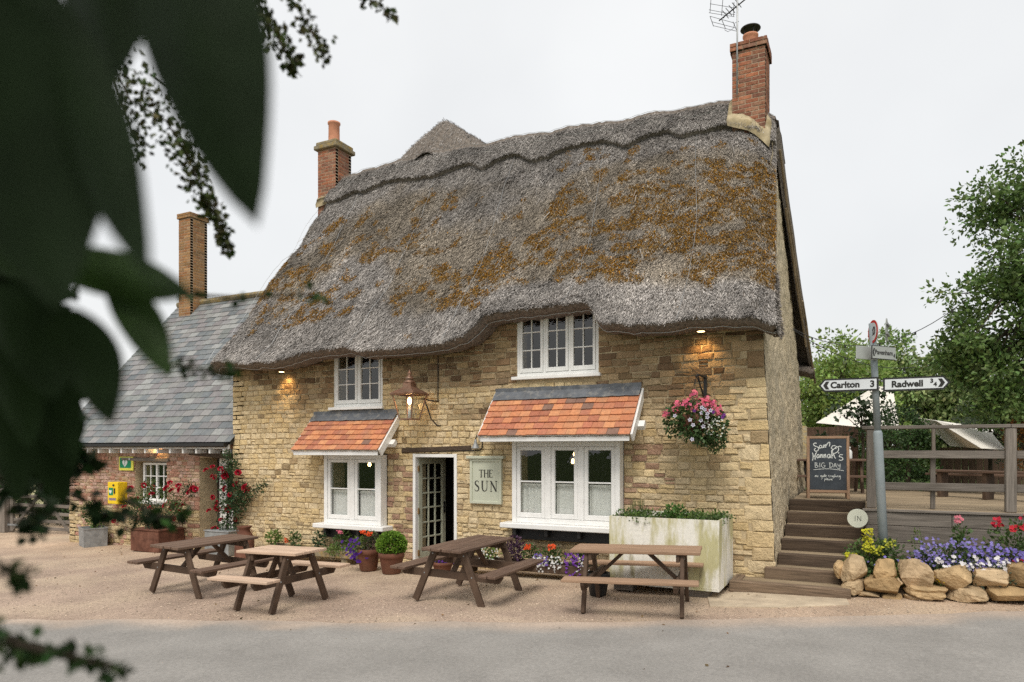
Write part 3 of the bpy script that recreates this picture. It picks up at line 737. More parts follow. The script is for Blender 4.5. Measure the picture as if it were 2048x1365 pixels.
RED = [(0.30, 0.115, 0.065), (0.24, 0.095, 0.06), (0.36, 0.14, 0.075), (0.20, 0.09, 0.06), (0.33, 0.15, 0.09)]
ORA = [(0.33, 0.17, 0.07), (0.28, 0.16, 0.07), (0.36, 0.20, 0.09), (0.30, 0.14, 0.06)]
def chimney(parent, x0, x1, y0, y1, z0, z1, pal, capk, capz, n=300):
    c = link('chimney', None, parent)
    b = MB(); b.box(x0 + 0.006, x1 - 0.006, y0 + 0.006, y1 - 0.006, z0, z1 - 0.004); b.build('mortar_core', 'brickmortar', c)
    ps = ring_bricks(x0, x1, y0, y1, z0, z1, pal)
    if capk == 'brick':
        ps += ring_bricks(x0 - 0.035, x1 + 0.035, y0 - 0.035, y1 + 0.035, z1, z1 + 0.15, pal)
        b = MB(); b.box(x0 - 0.02, x1 + 0.02, y0 - 0.02, y1 + 0.02, z1, z1 + 0.135); b.build('cap_core', 'brickmortar', c)
    else:
        b = MB(); b.box(x0 - 0.07, x1 + 0.07, y0 - 0.07, y1 + 0.07, z1, z1 + 0.10, 0.015); b.box(x0 - 0.035, x1 + 0.035, y0 - 0.035, y1 + 0.035, z1 + 0.102, z1 + 0.19, 0.02); b.build('cap', 'capstone', c)
    ps = [(v, f, col, -((Vector(v[0]) - CAM).length)) for v, f, col, w in ps]
    pieces(ps, n, 'brick', 'brickwork', 'brick', c)
    return c
RC = chimney(PUB, 4.93, 5.49, 2.62, 3.30, 7.3, 9.0, RED, 'brick', 9.0)
b = MB(); b.lathe([(0.13, 0.0), (0.125, 0.05), (0.115, 0.22), (0.135, 0.24), (0.135, 0.27), (0.105, 0.27), (0.10, 0.1)], (5.20, 2.95, 9.13), 20); b.build('chimney_pot', 'terracotta', RC, True)
b = MB(); b.lathe([(0.137, 0.10), (0.137, 0.125), (0.117, 0.125)], (5.20, 2.95, 9.13), 20); b.build('pot_band', 'wire', RC, True)
b = MB(); b.lathe([(0.0, 0.43), (0.10, 0.42), (0.17, 0.395), (0.175, 0.38), (0.09, 0.39), (0.0, 0.395)], (5.20, 2.95, 9.13), 22)
for k in range(4): b.tube([(5.20 + 0.11 * math.cos(k * 1.57 + .6), 2.95 + 0.11 * math.sin(k * 1.57 + .6), 9.36), (5.20 + 0.11 * math.cos(k * 1.57 + .6), 2.95 + 0.11 * math.sin(k * 1.57 + .6), 9.53)], 0.008, 5)
b.build('cowl', 'black', RC, False)
# cement fillet between thatch and chimney
def fillet(parent, x0, x1, y0, y1, zf, dz=0.07, ov=0.05):
    b = MB(); rows = []
    for o, h in ((-0.004, dz), (0.03, dz * 0.75), (ov, 0.06), (ov + 0.03, 0.0), (ov + 0.02, -0.10)):
        ring = []
        cs = [(x0 - o, y0 - o), (x1 + o, y0 - o), (x1 + o, y1 + o), (x0 - o, y1 + o)]
        for k in range(4):
            for t in np.linspace(0, 1, 7)[:-1]:
                x = cs[k][0] + (cs[(k + 1) % 4][0] - cs[k][0]) * t; y = cs[k][1] + (cs[(k + 1) % 4][1] - cs[k][1]) * t
                ring.append((x + rnd.uniform(-.008, .008), y + rnd.uniform(-.008, .008), zf(x, y) + h + rnd.uniform(-.012, .012)))
        rows.append(ring)
    b.grid(rows, True); b.build('cement_fillet', 'cement', parent, True)
def roofz(x, y):
    zr = float(np.interp(x, rx, rz_)); return zr + 0.10 - max(0, abs(y - 3.0) - 0.12) * 1.5 - max(0, x - 5.25) * 0.7
fillet(RC, 4.93, 5.49, 2.62, 3.30, roofz)
LC = chimney(PUB, -4.62, -4.07, 2.70, 3.27, 7.3, 9.12, RED, 'stone', 9.3)
b = MB(); b.lathe([(0.15, 0.0), (0.135, 0.06), (0.13, 0.50), (0.15, 0.52), (0.15, 0.56), (0.11, 0.56), (0.105, 0.3)], (-4.36, 2.98, 9.29), 20); b.build('chimney_pot', 'terracotta', LC, True)
fillet(LC, -4.60, -4.05, 2.70, 3.27, lambda x, y: 8.30 + 0.1 * (x + 4.4) - max(0, abs(y - 3.0) - 0.05) * 1.45, 0.08, 0.02)
# television aerial on the right chimney
TA = thing('television_aerial', 'wire television aerial on a thin mast by the right chimney', 'aerial', (5.03, 2.56, 8.2))
m0 = on_y(1478, 90, 2.56); b = MB(); b.tube([(0, 0, 0), (0.005, 0, 2.1)], 0.014, 8); b.build('mast', 'wire', TA, True)
def ta(px, py, y=2.56): p = on_y(px, py, y); return tuple(p - Vector((5.03, 2.56, 8.2)))
b = MB(); b.tube([ta(1438, 42), ta(1492, -2)], 0.011, 6); b.build('boom', 'iron', TA)
b = MB()
for r in (((1420, 8), (1467, 16)), ((1418, 20), (1470, 30)), ((1418, 26), (1469, 34)), ((1420, 33), (1467, 46)), ((1424, 44), (1470, 56)), ((1427, 52), (1474, 63))): b.tube([ta(*r[0]), ta(*r[1])], 0.004, 4)
for r in (((1422, -2), (1420, 26)), ((1446, -4), (1443, 32)), ((1468, 5), (1467, 33)), ((1420, 33), (1427, 53)), ((1443, 38), (1451, 58)), ((1466, 44), (1474, 63))): b.tube([ta(*r[0]), ta(*r[1])], 0.005, 4)
b.build('reflector', 'iron', TA)
b = MB()
for k in range(5):
    t = k / 5; x = 1452 + 32 * t; y = 30 - 27 * t
    for s in (-1, 1): b.tube([ta(x, y), ta(x + s * 7, y - 6 + 2 * s)], 0.006, 4); b.tube([ta(x, y), ta(x + s * 5, y + 7)], 0.006, 4)
b.build('director', 'iron', TA)
b = MB(); b.tube([ta(1478, 43), ta(1470, 46), ta(1466, 58), ta(1456, 64), ta(1449, 60)], 0.004, 4); b.build('cable', 'iron', TA)

# ---------------- windows
def pane(parent, x0, x1, y, z0, z1):
    b = MB(); t = rnd.uniform(-0.004, 0.004); s = rnd.uniform(-0.003, 0.003)
    b.add([(x0, y + t, z0), (x1, y + s, z0), (x1, y + t * 0.5, z1), (x0, y + s, z1)], [(0, 1, 2, 3)]); return b.build('pane', 'pane', parent)
def bar(parent, name, *a, m='paint'):
    b = MB(); b.box(*a, 0.004); return b.build(name, m, parent)
def upper_window(x0, x1, z0, z1, n, label):
    w = link('window', None, PUB); w['label'] = label
    y = 0.03
    bar(w, 'sill', x0 - 0.06, x1 + 0.05, -0.09, 0.12, z0 - 0.05, z0)
    b = MB(); fr = 0.05
    b.box(x0, x0 + fr, y - 0.02, y + 0.09, z0, z1, 0.004); b.box(x1 - fr, x1, y - 0.02, y + 0.09, z0, z1, 0.004); b.box(x0 + fr, x1 - fr, y - 0.018, y + 0.088, z1 - fr, z1, 0.004); b.box(x0 + fr, x1 - fr, y - 0.018, y + 0.088, z0 + 0.001, z0 + 0.06, 0.004)
    W_ = (x1 - x0 - 2 * fr) / n
    for k in range(1, n): xm = x0 + fr + W_ * k; b.box(xm - 0.022, xm + 0.022, y - 0.016, y + 0.085, z0 + 0.06, z1 - fr, 0.004)
    b.build('frame', 'paint', w)
    for k in range(n):
        a, c = x0 + fr + W_ * k + (0.024 if k else 0.004), x0 + fr + W_ * (k + 1) - (0.024 if k < n - 1 else 0.004); s = 0.042; lo, hi = z0 + 0.064, z1 - fr - 0.004
        b = MB(); b.box(a, a + s, y - 0.03, y + 0.02, lo, hi, 0.004); b.box(c - s, c, y - 0.03, y + 0.02, lo, hi, 0.004); b.box(a + s, c - s, y - 0.028, y + 0.018, lo, lo + 0.07, 0.004); b.box(a + s, c - s, y - 0.028, y + 0.018, hi - s, hi, 0.004)
        b.build('casement', 'paint', w)
        gx0, gx1, gz0, gz1 = a + s, c - s, lo + 0.07, hi - s; bw = 0.009
        bar(w, 'glazing_bar', (gx0 + gx1) / 2 - bw, (gx0 + gx1) / 2 + bw, y - 0.022, y + 0.012, gz0, gz1)
        for q in (1, 2):
            zz = gz0 + (gz1 - gz0) * q / 3; bar(w, 'glazing_bar', gx0, gx1, y - 0.020, y + 0.010, zz - bw, zz + bw)
        for q in range(3):
            for i in range(2):
                pane(w, gx0 + (gx1 - gx0) * i / 2 + 0.005, gx0 + (gx1 - gx0) * (i + 1) / 2 - 0.005, y, gz0 + (gz1 - gz0) * q / 3 + 0.004, gz0 + (gz1 - gz0) * (q + 1) / 3 - 0.004)
    return w
upper_window(-1.79, -0.67, 2.78, 3.86, 2, 'white two-light casement tucked under the thatch')
upper_window(2.0, 3.39, 3.17, 4.26, 3, 'white three-light casement under the arched thatch')
def bay(x0, x1, z0, z1, n, label):
    w = link('bay_window', None, PUB); w['label'] = label
    yf = -0.20
    b = MB(); b.box(x0 - 0.15, x1 + 0.14, -0.34, -0.03, z0 - 0.085, z0 - 0.005, 0.010); b.build('sill', 'paint', w)
    b = MB(); b.box(x0 - 0.02, x1 + 0.02, -0.16, -0.02, z0 - 0.27, z0 - 0.09, 0.01)
    for k in range(4): xx = x0 + 0.08 + (x1 - x0 - 0.16) * k / 3; b.box(xx - 0.03, xx + 0.03, -0.28, -0.161, z0 - 0.20, z0 - 0.09, 0.01)
    b.build('bracket', 'black', w)
    b = MB(); p = 0.075
    b.box(x0, x0 + p, yf, -0.02, z0 - 0.004, z1, 0.005); b.box(x1 - p, x1, yf, -0.02, z0 - 0.004, z1, 0.005)
    b.box(x0 + p, x1 - p, yf + 0.01, -0.03, z0 - 0.003, z0 + 0.075, 0.005); b.box(x0 + p, x1 - p, yf + 0.01, -0.03, z1 - 0.08, z1, 0.005)
    W_ = (x1 - x0 - 2 * p) / n
    for k in range(1, n): xm = x0 + p + W_ * k; b.box(xm - 0.05, xm + 0.05, yf + 0.006, -0.04, z0 + 0.075, z1 - 0.08, 0.005)
    b.build('frame', 'paint', w)
    outs = []
    for k in range(n):
        a, c = x0 + p + W_ * k + (0.052 if k else 0.003), x0 + p + W_ * (k + 1) - (0.052 if k < n - 1 else 0.003); s = 0.062; lo, hi = z0 + 0.08, z1 - 0.084; y = yf + 0.035
        b = MB(); b.box(a, a + s, y - 0.02, y + 0.03, lo, hi, 0.005); b.box(c - s, c, y - 0.02, y + 0.03, lo, hi, 0.005); b.box(a + s, c - s, y - 0.018, y + 0.028, lo, lo + 0.075, 0.005); b.box(a + s, c - s, y - 0.018, y + 0.028, hi - 0.055, hi, 0.005)
        b.build('sash', 'paint', w)
        zm = lo + 0.075 + (hi - lo - 0.13) * 0.50
        bar(w, 'glazing_bar', a + s, c - s, y - 0.014, y + 0.02, zm - 0.012, zm + 0.012)
        pane(w, a + s + 0.001, c - s - 0.001, y + 0.005, lo + 0.076, zm - 0.013); pane(w, a + s + 0.001, c - s - 0.001, y + 0.005, zm + 0.013, hi - 0.056)
        outs.append((a + s - 0.01, c - s + 0.01, lo + 0.06, zm - 0.012))
    return outs
cl = bay(-1.85, -0.56, 0.665, 1.91, 2, 'small two-light white bay window')
cr = bay(2.01, 3.79, 0.855, 2.13, 3, 'large three-light white bay window')
def curtain(a, c, z0, z1, fold, label, amp):
    b = MB(); rows = []
    n = 46; L = [(a + (c - a) * k / n, -0.085 + amp * math.sin(k * fold + 1.3 * math.sin(k * 0.31)) * (0.6 + 0.4 * math.sin(k * 0.9))) for k in range(n + 1)]
    for z, g in ((z1 - 0.02, 0.55), (z1 - 0.035, 0.4), (z1 - 0.09, 0.9), ((z0 + z1) / 2, 1.0), (z0, 1.15)): rows.append([(x, -0.085 + (y + 0.085) * g, z) for x, y in L])
    b.grid(rows); return tag(b.build('curtain', 'curtain', None, True), label, 'curtain', 'white half curtains in the bay windows')
names = ['left light of the small two-light bay window', 'right light of the small two-light bay window']
for k, o in enumerate(cl): curtain(*o, (0.42, 0.95)[k], 'white half curtain in the ' + names[k], (0.012, 0.02)[k])
names = ['left light of the large three-light bay window', 'middle light of the large three-light bay window', 'right light of the large three-light bay window']
for k, o in enumerate(cr): curtain(*o, (0.8, 0.5, 0.45)[k], 'white half curtain in the ' + names[k], (0.022, 0.01, 0.01)[k])

TILE = [(0.53, 0.22, 0.11), (0.56, 0.245, 0.12), (0.50, 0.20, 0.105), (0.58, 0.27, 0.135), (0.48, 0.195, 0.11), (0.54, 0.23, 0.115)]
def bay_roof(x0, x1, zb, zt, rows, label, warm):
    r = link('bay_roof', None, PUB); r['label'] = label
    yb = -0.60; run = -yb; ang = math.atan2(zt - zb, run); sl = math.hypot(run, zt - zb); lead = 0.17 * sl / 0.9
    S = lambda x, s, n: (x, yb + s * math.cos(ang) - n * math.sin(ang), zb + s * math.sin(ang) + n * math.cos(ang))
    b = MB(); b.prism([(x0 + 0.03, 0.03), (x1 - 0.03, 0.03), (x1 - 0.03, sl), (x0 + 0.03, sl)], lambda u, v, w: S(u, v, w), -0.03, -0.005); b.build('roof_board', 'paint', r)
    n = rows; ex_ = (sl - lead) / n
    for k in range(n):
        x = x0 + rnd.uniform(-0.008, 0.008); first = True
        while x < x1 - 0.02:
            w = 0.165 * rnd.uniform(0.85, 1.1)
            if first and k % 2: w *= 0.6
            first = False
            if x1 - x - w < 0.07: w = x1 - x
            s0 = k * ex_ + rnd.uniform(-0.005, 0.005); s1 = s0 + ex_ * 1.25; t = rnd.uniform(0, 0.004)
            b = MB(); cc = np.array(rnd.choice(TILE)) * rnd.uniform(0.92, 1.08)
            if rnd.random() < (0.3 if x < x0 + (x1 - x0) * 0.4 else 0.06) * warm + 0.04: cc = np.array((0.43, 0.165, 0.10)) * rnd.uniform(0.85, 1.1)
            if rnd.random() < 0.04: cc = np.array((0.22, 0.13, 0.10))
            b.cur = tuple(cc); tw = rnd.uniform(-0.003, 0.003)
            b.prism([(x + 0.002, s0 + tw), (x + w - 0.002, s0 - tw), (x + w - 0.002, s1), (x + 0.002, s1)], lambda u, v, q: S(u, v, q + 0.026 - 0.024 * (v - s0) / (s1 - s0) + t), 0.0, 0.016)
            b.build('tile', 'tile', r); x += w
    b = MB(); rws = []
    for s, nn in ((sl - lead * 1.12, 0.046), (sl - lead * 0.55, 0.044), (sl - 0.012, 0.036)): rws.append([S(x0 - 0.0 + (x1 - x0) * k / 24, s + rnd.uniform(-.006, .006), nn + rnd.uniform(0, .006)) for k in range(25)])
    rws.append([(x0 + (x1 - x0) * k / 24, -0.045, zt + 0.075 + rnd.uniform(-.006, .006)) for k in range(25)]); rws.append([(x0 + (x1 - x0) * k / 24, 0.01, zt + 0.08) for k in range(25)])
    b.grid(rws); b.build('lead_flashing', 'lead', r)
    for xx, d in ((x1 - 0.002, 0.032), (x0 - 0.030, 0.032)):
        b = MB(); b.prism([(0.0, -0.115), (sl, -0.115), (sl, 0.008), (0.02, 0.008)], lambda u, v, w: S(xx + w, u, v), 0, d); b.build('bargeboard', 'paint', r)
        b = MB(); b.prism([(sl * 0.30, -0.20), (sl * 0.42, -0.20), (sl * 0.42, -0.12), (sl * 0.30, -0.12)], lambda u, v, w: S(xx + w - 0.06, u, v), 0, 0.18); b.build('purlin_end', 'paint', r)
    b = MB(); b.box(x0 + 0.02, x1 - 0.02, yb + 0.015, yb + 0.04, zb - 0.075, zb - 0.008, 0.003); b.build('fascia', 'paint', r)
    nr = int((x1 - x0) / 0.26)
    for k in range(nr):
        xx = x0 + 0.13 + (x1 - x0 - 0.26) * k / (nr - 1); b = MB(); b.prism([(0.05, -0.105), (sl * 0.95, -0.105), (sl * 0.95, -0.034), (0.05, -0.034)], lambda u, v, w: S(xx + w, u, v), -0.022, 0.022); b.build('rafter', 'paint', r)
    return r
bay_roof(-2.24, -0.32, 1.98, 2.64, 6, 'short tiled roof over the small bay', 0.6)
bay_roof(1.63, 4.07, 2.20, 2.92, 6, 'long tiled roof over the large bay', 1.0)

# ---------------- doorway
D = link('doorway', None, PUB)
b = MB(); b.box(-0.005, 0.05, -0.03, 0.10, -0.02, 1.93, 0.004); b.box(0.83, 0.885, -0.03, 0.10, -0.02, 1.93, 0.004); b.box(0.05, 0.83, -0.028, 0.098, 1.87, 1.925, 0.004); b.build('frame', 'paint', D)
b = MB(); b.box(-0.1, 1.0, -0.22, 0.2, -0.10, -0.012, 0.01); b.build('doorstep', 'concrete', D)
b = MB(); b.beam((-0.24, -0.012, 1.985), (1.16, -0.012, 2.03), 0.085, 0.06, (0, 0, 1), 0.012); b.build('lintel', 'oldbeam', D)
DL = thing('glazed_door', 'sage green glazed door standing open into the dark pub', 'door', (0.056, 0.07, 0.0), math.radians(84))
def dp(name, m, *a): b = MB(); b.box(*a, 0.004); return b.build(name, m, DL)
dp('stile', 'sagedoor', 0, 0.10, 0, 0.045, 0.0, 1.86); dp('stile', 'sagedoor', 0.66, 0.76, 0, 0.045, 0.0, 1.86); dp('rail', 'sagedoor', 0.10, 0.66, 0.002, 0.043, 0.0, 0.2); dp('rail', 'sagedoor', 0.10, 0.66, 0.002, 0.043, 1.75, 1.86)
for k in (1, 2): x = 0.10 + 0.56 * k / 3; dp('glazing_bar', 'sagedoor', x - 0.014, x + 0.014, 0.006, 0.039, 0.2, 1.75)
for k in range(1, 6): z = 0.2 + 1.55 * k / 6; dp('glazing_bar', 'sagedoor', 0.10, 0.66, 0.008, 0.037, z - 0.014, z + 0.014)
for i in range(3):
    for k in range(6): b = MB(); xa = 0.1 + 0.56 * i / 3; za = 0.2 + 1.55 * k / 6; b.add([(xa + .006, .022, za + .006), (xa + .18, .022, za + .006), (xa + .18, .022, za + .25), (xa + .006, .022, za + .25)], [(0, 1, 2, 3)]); b.build('pane', 'pane', DL)
b = MB(); b.box(0.69, 0.73, -0.012, 0.0, 0.85, 1.05, 0.003); b.tube([(0.71, -0.012, 0.97), (0.71, -0.05, 0.97), (0.62, -0.055, 0.97)], 0.009, 6); b.build('handle', 'iron', DL)
for z in (0.15, 0.88, 1.62): b = MB(); b.box(-0.03, 0.0, -0.025, 0.02, z, z + 0.10, 0.003); b.build('hinge', 'brass', DL)
# ================================================================== things fixed to the pub
def pt_lamp(name, loc, col, watts, parent=None, spot=None, target=None, rad=0.03):
    l = bpy.data.lights.new(name, 'SPOT' if spot else 'POINT'); l.energy = watts; l.color = col; l.shadow_soft_size = rad
    if spot: l.spot_size = math.radians(spot); l.spot_blend = 0.9
    o = link(name, l, parent); o.location = loc
    if spot: o.rotation_euler = (Vector(loc) - Vector(target)).to_track_quat('Z', 'Y').to_euler()
    return o
def eave_lamp(px, py, label, y=-0.16, w=18, dz=-0.02):
    p = on_y(px, py, y); t = thing('eave_lamp', label, 'lamp', (p.x, y, p.z), group='warm downlights under the eaves')
    b = MB(); b.lathe([(0.05, 0.05), (0.062, 0.0), (0.056, -0.006), (0.05, 0.0)], (0, 0, 0), 16); b.build('housing', 'brass', t, True)
    b = MB(); b.lathe([(0.0, -0.004), (0.05, -0.003)], (0, 0, 0), 16); b.build('bulb', 'downlight', t)
    pt_lamp('lamp_light', (0, 0, -0.02), (1.0, 0.60, 0.22), w, t, 100, (0, 0.16, -0.35))
eave_lamp(1402, 663, 'lit downlight under the thatch above the hanging basket', -0.22, 11)
eave_lamp(563, 744, 'lit downlight under the left end of the thatch', -0.20, 10)

# copper wall lantern
lp = Vector((0.23, -0.46, 2.5))
LN = thing('wall_lantern', 'copper wall lantern with a glowing mantle beside the small bay roof', 'lantern', lp)
def sq(b, prof):
    rows = [[(-r, -r, z), (r, -r, z), (r, r, z), (-r, r, z)] for r, z in prof]; b.grid(rows, True)
b = MB(); sq(b, [(0.105, 0.0), (0.125, 0.0), (0.125, 0.022), (0.105, 0.022), (0.105, 0.0)]); b.build('base_frame', 'copper', LN)
for sx in (-1, 1):
    for sy in (-1, 1): b = MB(); b.tube([(sx * 0.118, sy * 0.118, 0.02), (sx * 0.205, sy * 0.205, 0.42)], 0.012, 6); b.build('corner_bar', 'copper', LN)
b = MB(); sq(b, [(0.195, 0.41), (0.232, 0.41), (0.238, 0.435), (0.215, 0.455), (0.12, 0.515), (0.08, 0.55), (0.078, 0.615), (0.001, 0.615)]); b.build('hood', 'copper', LN)
b = MB(); b.lathe([(0.085, 0.615), (0.10, 0.622), (0.088, 0.645), (0.06, 0.66), (0.055, 0.675), (0.078, 0.682), (0.07, 0.70), (0.05, 0.725), (0.03, 0.74), (0.025, 0.755), (0.042, 0.768), (0.03, 0.79), (0.012, 0.83), (0.0, 0.85)], (0, 0, 0), 18); b.build('finial', 'copper', LN, True)
for a in range(4):
    M_ = Matrix.Rotation(a * math.pi / 2, 3, 'Z'); b = MB(); b.add([M_ @ Vector(p) for p in ((-0.11, -0.121, 0.02), (0.11, -0.121, 0.02), (0.196, -0.206, 0.412), (-0.196, -0.206, 0.412))], [(0, 1, 2, 3)]); b.build('glass_pane', 'lanternglass', LN)
b = MB(); b.lathe([(0.028, 0.02), (0.026, 0.24)], (0, 0, 0), 10); b.build('burner_tube', 'whiteplastic', LN, True)
b = MB(); b.lathe([(0.012, 0.25), (0.032, 0.28), (0.035, 0.33), (0.02, 0.37), (0.0, 0.38)], (0, 0, 0), 12); b.build('mantle', 'mantle', LN, True)
pt_lamp('lantern_light', (0.0, 0.0, 0.32), (1.0, 0.6, 0.25), 4, LN, rad=0.05)
b = MB(); b.tube([(0.1, 0.18, 0.36), (0.22, 0.40, 0.33), (0.28, 0.455, 0.33)], 0.013, 6); b.tube([(0.15, 0.20, 0.38), (0.20, 0.24, 0.20), (0.22, 0.32, 0.02), (0.28, 0.42, -0.09), (0.32, 0.455, -0.10)], 0.012, 6); b.build('bracket', 'iron', LN, True)
b = MB(); b.tube([(0.285, 0.43, 0.33), (0.285, 0.43, 1.10)], 0.008, 6); b.build('conduit', 'iron', LN)

# small bell-shaped lamp on a conduit over the door lintel
BL = thing('bell_lamp', 'small galvanised bell lamp at the end of the door lintel', 'lamp', on_y(951, 895, -0.10))
b = MB(); b.lathe([(0.075, 0.0), (0.07, 0.01), (0.04, 0.06), (0.022, 0.11), (0.018, 0.15), (0.0, 0.155)], (0, 0, -0.02), 16); b.build('shade', 'galv', BL, True)
b = MB(); b.tube([(0.0, 0, 0.13), (0.03, 0, 0.20), (0.08, 0.01, 0.19), (0.11, 0.03, 0.09), (0.10, 0.05, 0.0), (0.05, 0.07, -0.05), (-0.2, 0.075, -0.055), (-0.95, 0.075, -0.075)], 0.011, 6); b.build('conduit', 'iron', BL, True)

# sign board
sb0, sb1 = on_y(941, 1007, -0.05), on_y(1004, 916, -0.05)
SG = thing('pub_sign', 'sage green hanging board reading THE SUN beside the open door', 'sign', ((sb0.x + sb1.x) / 2, -0.03, sb0.z))
sw, sh = (sb1.x - sb0.x) / 2, sb1.z - sb0.z
b = MB(); b.box(-sw + 0.03, sw - 0.03, -0.03, 0.01, 0.02, sh - 0.03); b.build('panel', 'sage', SG)
for a in ((-sw, -sw + 0.045, 0.0, sh - 0.02), (sw - 0.045, sw, 0.0, sh - 0.02), (-sw + 0.045, sw - 0.045, 0.0, 0.045), (-sw + 0.045, sw - 0.045, sh - 0.065, sh - 0.02)): b = MB(); b.box(a[0], a[1], -0.05, 0.008, a[2], a[3], 0.005); b.build('moulding', 'sage', SG)
b = MB(); b.box(-sw - 0.05, sw + 0.05, -0.085, 0.02, sh - 0.018, sh + 0.03, 0.006); b.build('top_ledge', 'sage', SG)
def roman(word, cx, z0, h, adv, b):
    th, tn = 0.135, 0.05
    L = {'T': [([(0.02, 0.97), (0.68, 0.97)], tn), ([(0.35, 0.0), (0.35, 0.97)], th), ([(0.02, 0.97), (0.02, 0.84)], tn), ([(0.68, 0.97), (0.68, 0.84)], tn), ([(0.22, 0.02), (0.48, 0.02)], tn)],
         'H': [([(0.12, 0), (0.12, 1)], th), ([(0.62, 0), (0.62, 1)], th), ([(0.12, 0.52), (0.62, 0.52)], tn), ([(0.02, 0.02), (0.24, 0.02)], tn), ([(0.02, 0.98), (0.24, 0.98)], tn), ([(0.52, 0.02), (0.74, 0.02)], tn), ([(0.52, 0.98), (0.74, 0.98)], tn)],
         'E': [([(0.12, 0), (0.12, 1)], th), ([(0.05, 0.975), (0.5, 0.975)], tn), ([(0.12, 0.52), (0.42, 0.52)], tn), ([(0.05, 0.025), (0.52, 0.025)], tn), ([(0.5, 0.98), (0.5, 0.84)], tn), ([(0.52, 0.02), (0.54, 0.17)], tn)],
         'S': [([(0.46, 0.80), (0.45, 0.92), (0.36, 0.985), (0.24, 0.98), (0.12, 0.90), (0.09, 0.78), (0.14, 0.66), (0.28, 0.54), (0.42, 0.42), (0.49, 0.28), (0.45, 0.12), (0.33, 0.03), (0.20, 0.02), (0.09, 0.08), (0.05, 0.22)], [0.03, 0.05, 0.06, 0.06, 0.09, 0.12, 0.14, 0.15, 0.14, 0.12, 0.09, 0.06, 0.06, 0.05, 0.03])],
         'U': [([(0.12, 1), (0.12, 0.34), (0.17, 0.14), (0.30, 0.03), (0.44, 0.04), (0.57, 0.15), (0.62, 0.34), (0.62, 1)], [th, th, th * 0.9, 0.08, 0.06, 0.06, tn, tn]), ([(0.02, 0.98), (0.24, 0.98)], tn), ([(0.52, 0.98), (0.74, 0.98)], tn)],
         'N': [([(0.12, 0), (0.12, 1)], tn), ([(0.10, 0.98), (0.66, 0.02)], th), ([(0.66, 0.0), (0.66, 1)], tn), ([(0.0, 0.98), (0.14, 0.98)], tn), ([(0.02, 0.02), (0.22, 0.02)], tn), ([(0.55, 0.98), (0.77, 0.98)], tn)]}
    W_ = {'T': 0.70, 'H': 0.74, 'E': 0.54, 'S': 0.54, 'U': 0.74, 'N': 0.77}
    tot = sum(W_[c] * h for c in word) + adv * (len(word) - 1); x = cx - tot / 2
    for c in word:
        for k, (p, w) in enumerate(L[c]):
            b.ribbon([(x + u * h, z0 + v * h) for u, v in p], [q * h for q in w] if hasattr(w, '__len__') else w * h, lambda u, v, d: (u, -0.0335 - d - 0.0002 * k, v), 0.002)
        x += W_[c] * h + adv
b = MB(); roman('THE', 0.0, sh * 0.575, 0.125, 0.004, b); b.build('lettering', 'ink', SG)
b = MB(); roman('SUN', 0.0, sh * 0.27, 0.175, 0.035, b); b.build('lettering', 'ink', SG)

# hanging basket
HB = on_y(1392, 842, -0.40)
BK = thing('hanging_basket', 'hanging basket of pink geraniums and white petunias on the right wall', 'hanging basket', HB)
wy = 0.38
b = MB(); b.box(0.03, 0.075, wy - 0.03, wy, 0.28, 0.66, 0.004); b.tube([(0.05, wy - 0.03, 0.62), (0.03, 0.1, 0.64), (0.02, -0.02, 0.63), (0.01, -0.05, 0.60)], 0.014, 6); b.tube([(0.05, wy - 0.03, 0.30), (0.035, 0.12, 0.48), (0.025, 0.0, 0.62)], 0.012, 6); b.build('bracket', 'iron', BK)
b = MB()
for a in (0.4, 2.5, 4.6): b.tube([(0.01, -0.03, 0.60), (0.22 * math.cos(a), 0.22 * math.sin(a), 0.14)], 0.004, 4)
b.build('chain', 'iron', BK)
b = MB(); b.lathe([(0.02, -0.2), (0.12, -0.17), (0.2, -0.06), (0.235, 0.08), (0.22, 0.085), (0.0, 0.05)], (0, 0, 0), 16); b.build('bowl', 'potclay', BK, True)
cl_ = []
for c, r, n in (((-0.02, -0.05, 0.08), (0.38, 0.30, 0.20), 900), ((0.16, -0.08, -0.10), (0.27, 0.22, 0.26), 1000), ((-0.30, -0.03, 0.0), (0.13, 0.12, 0.22), 260), ((0.28, -0.05, -0.28), (0.13, 0.12, 0.15), 260), ((-0.05, -0.12, -0.1), (0.2, 0.15, 0.18), 350)):
    P, d = blob(c, r, n, 0.6); cl_.append(leaves(P, d + NP.normal(0, 0.5, (n, 3)) + np.array([0, 0, -0.25]), 0.03 + 0.035 * NP.random(n), leafcol((0.055, 0.10, 0.03), n, 0.5), 0.3, 0.7))
def joinl(L):
    V = []; F = []; C = []; k = 0
    for v, f, c in L: V.append(v); F.append(f + k); C.append(c); k += len(v)
    return np.concatenate(V), np.concatenate(F), np.concatenate(C)
V, F, C = joinl(cl_); npmesh('foliage', V, F, 'leaf', BK, C)
def florets(P, Nn, R, C, petals=5, center=None):
    """small open flowers: a ring of petals round a centre; returns V,F,C"""
    L = []; k = 0; Vs = []; Fs = []; Cs = []
    for p, n, r, c in zip(P, Nn, R, C):
        n = Vector(n).normalized(); a = n.orthogonal().normalized(); q = n.cross(a); p = Vector(p)
        m = petals * 2; t0 = rnd.random() * 6.28
        Vs.append(p + n * r * 0.05); Cs.append(center if center is not None else tuple(x * 0.7 for x in c))
        for j in range(m):
            t = t0 + math.pi * j / petals; rr = r * (1.0 if j % 2 == 0 else 0.62); Vs.append(p + (a * math.cos(t) + q * math.sin(t)) * rr + n * r * 0.25); Cs.append(c)
        Fs += [(k, k + 1 + j, k + 1 + (j + 1) % m) for j in range(m)]; k += m + 1
    return np.array([tuple(v) for v in Vs]), np.array(Fs), np.array(Cs)
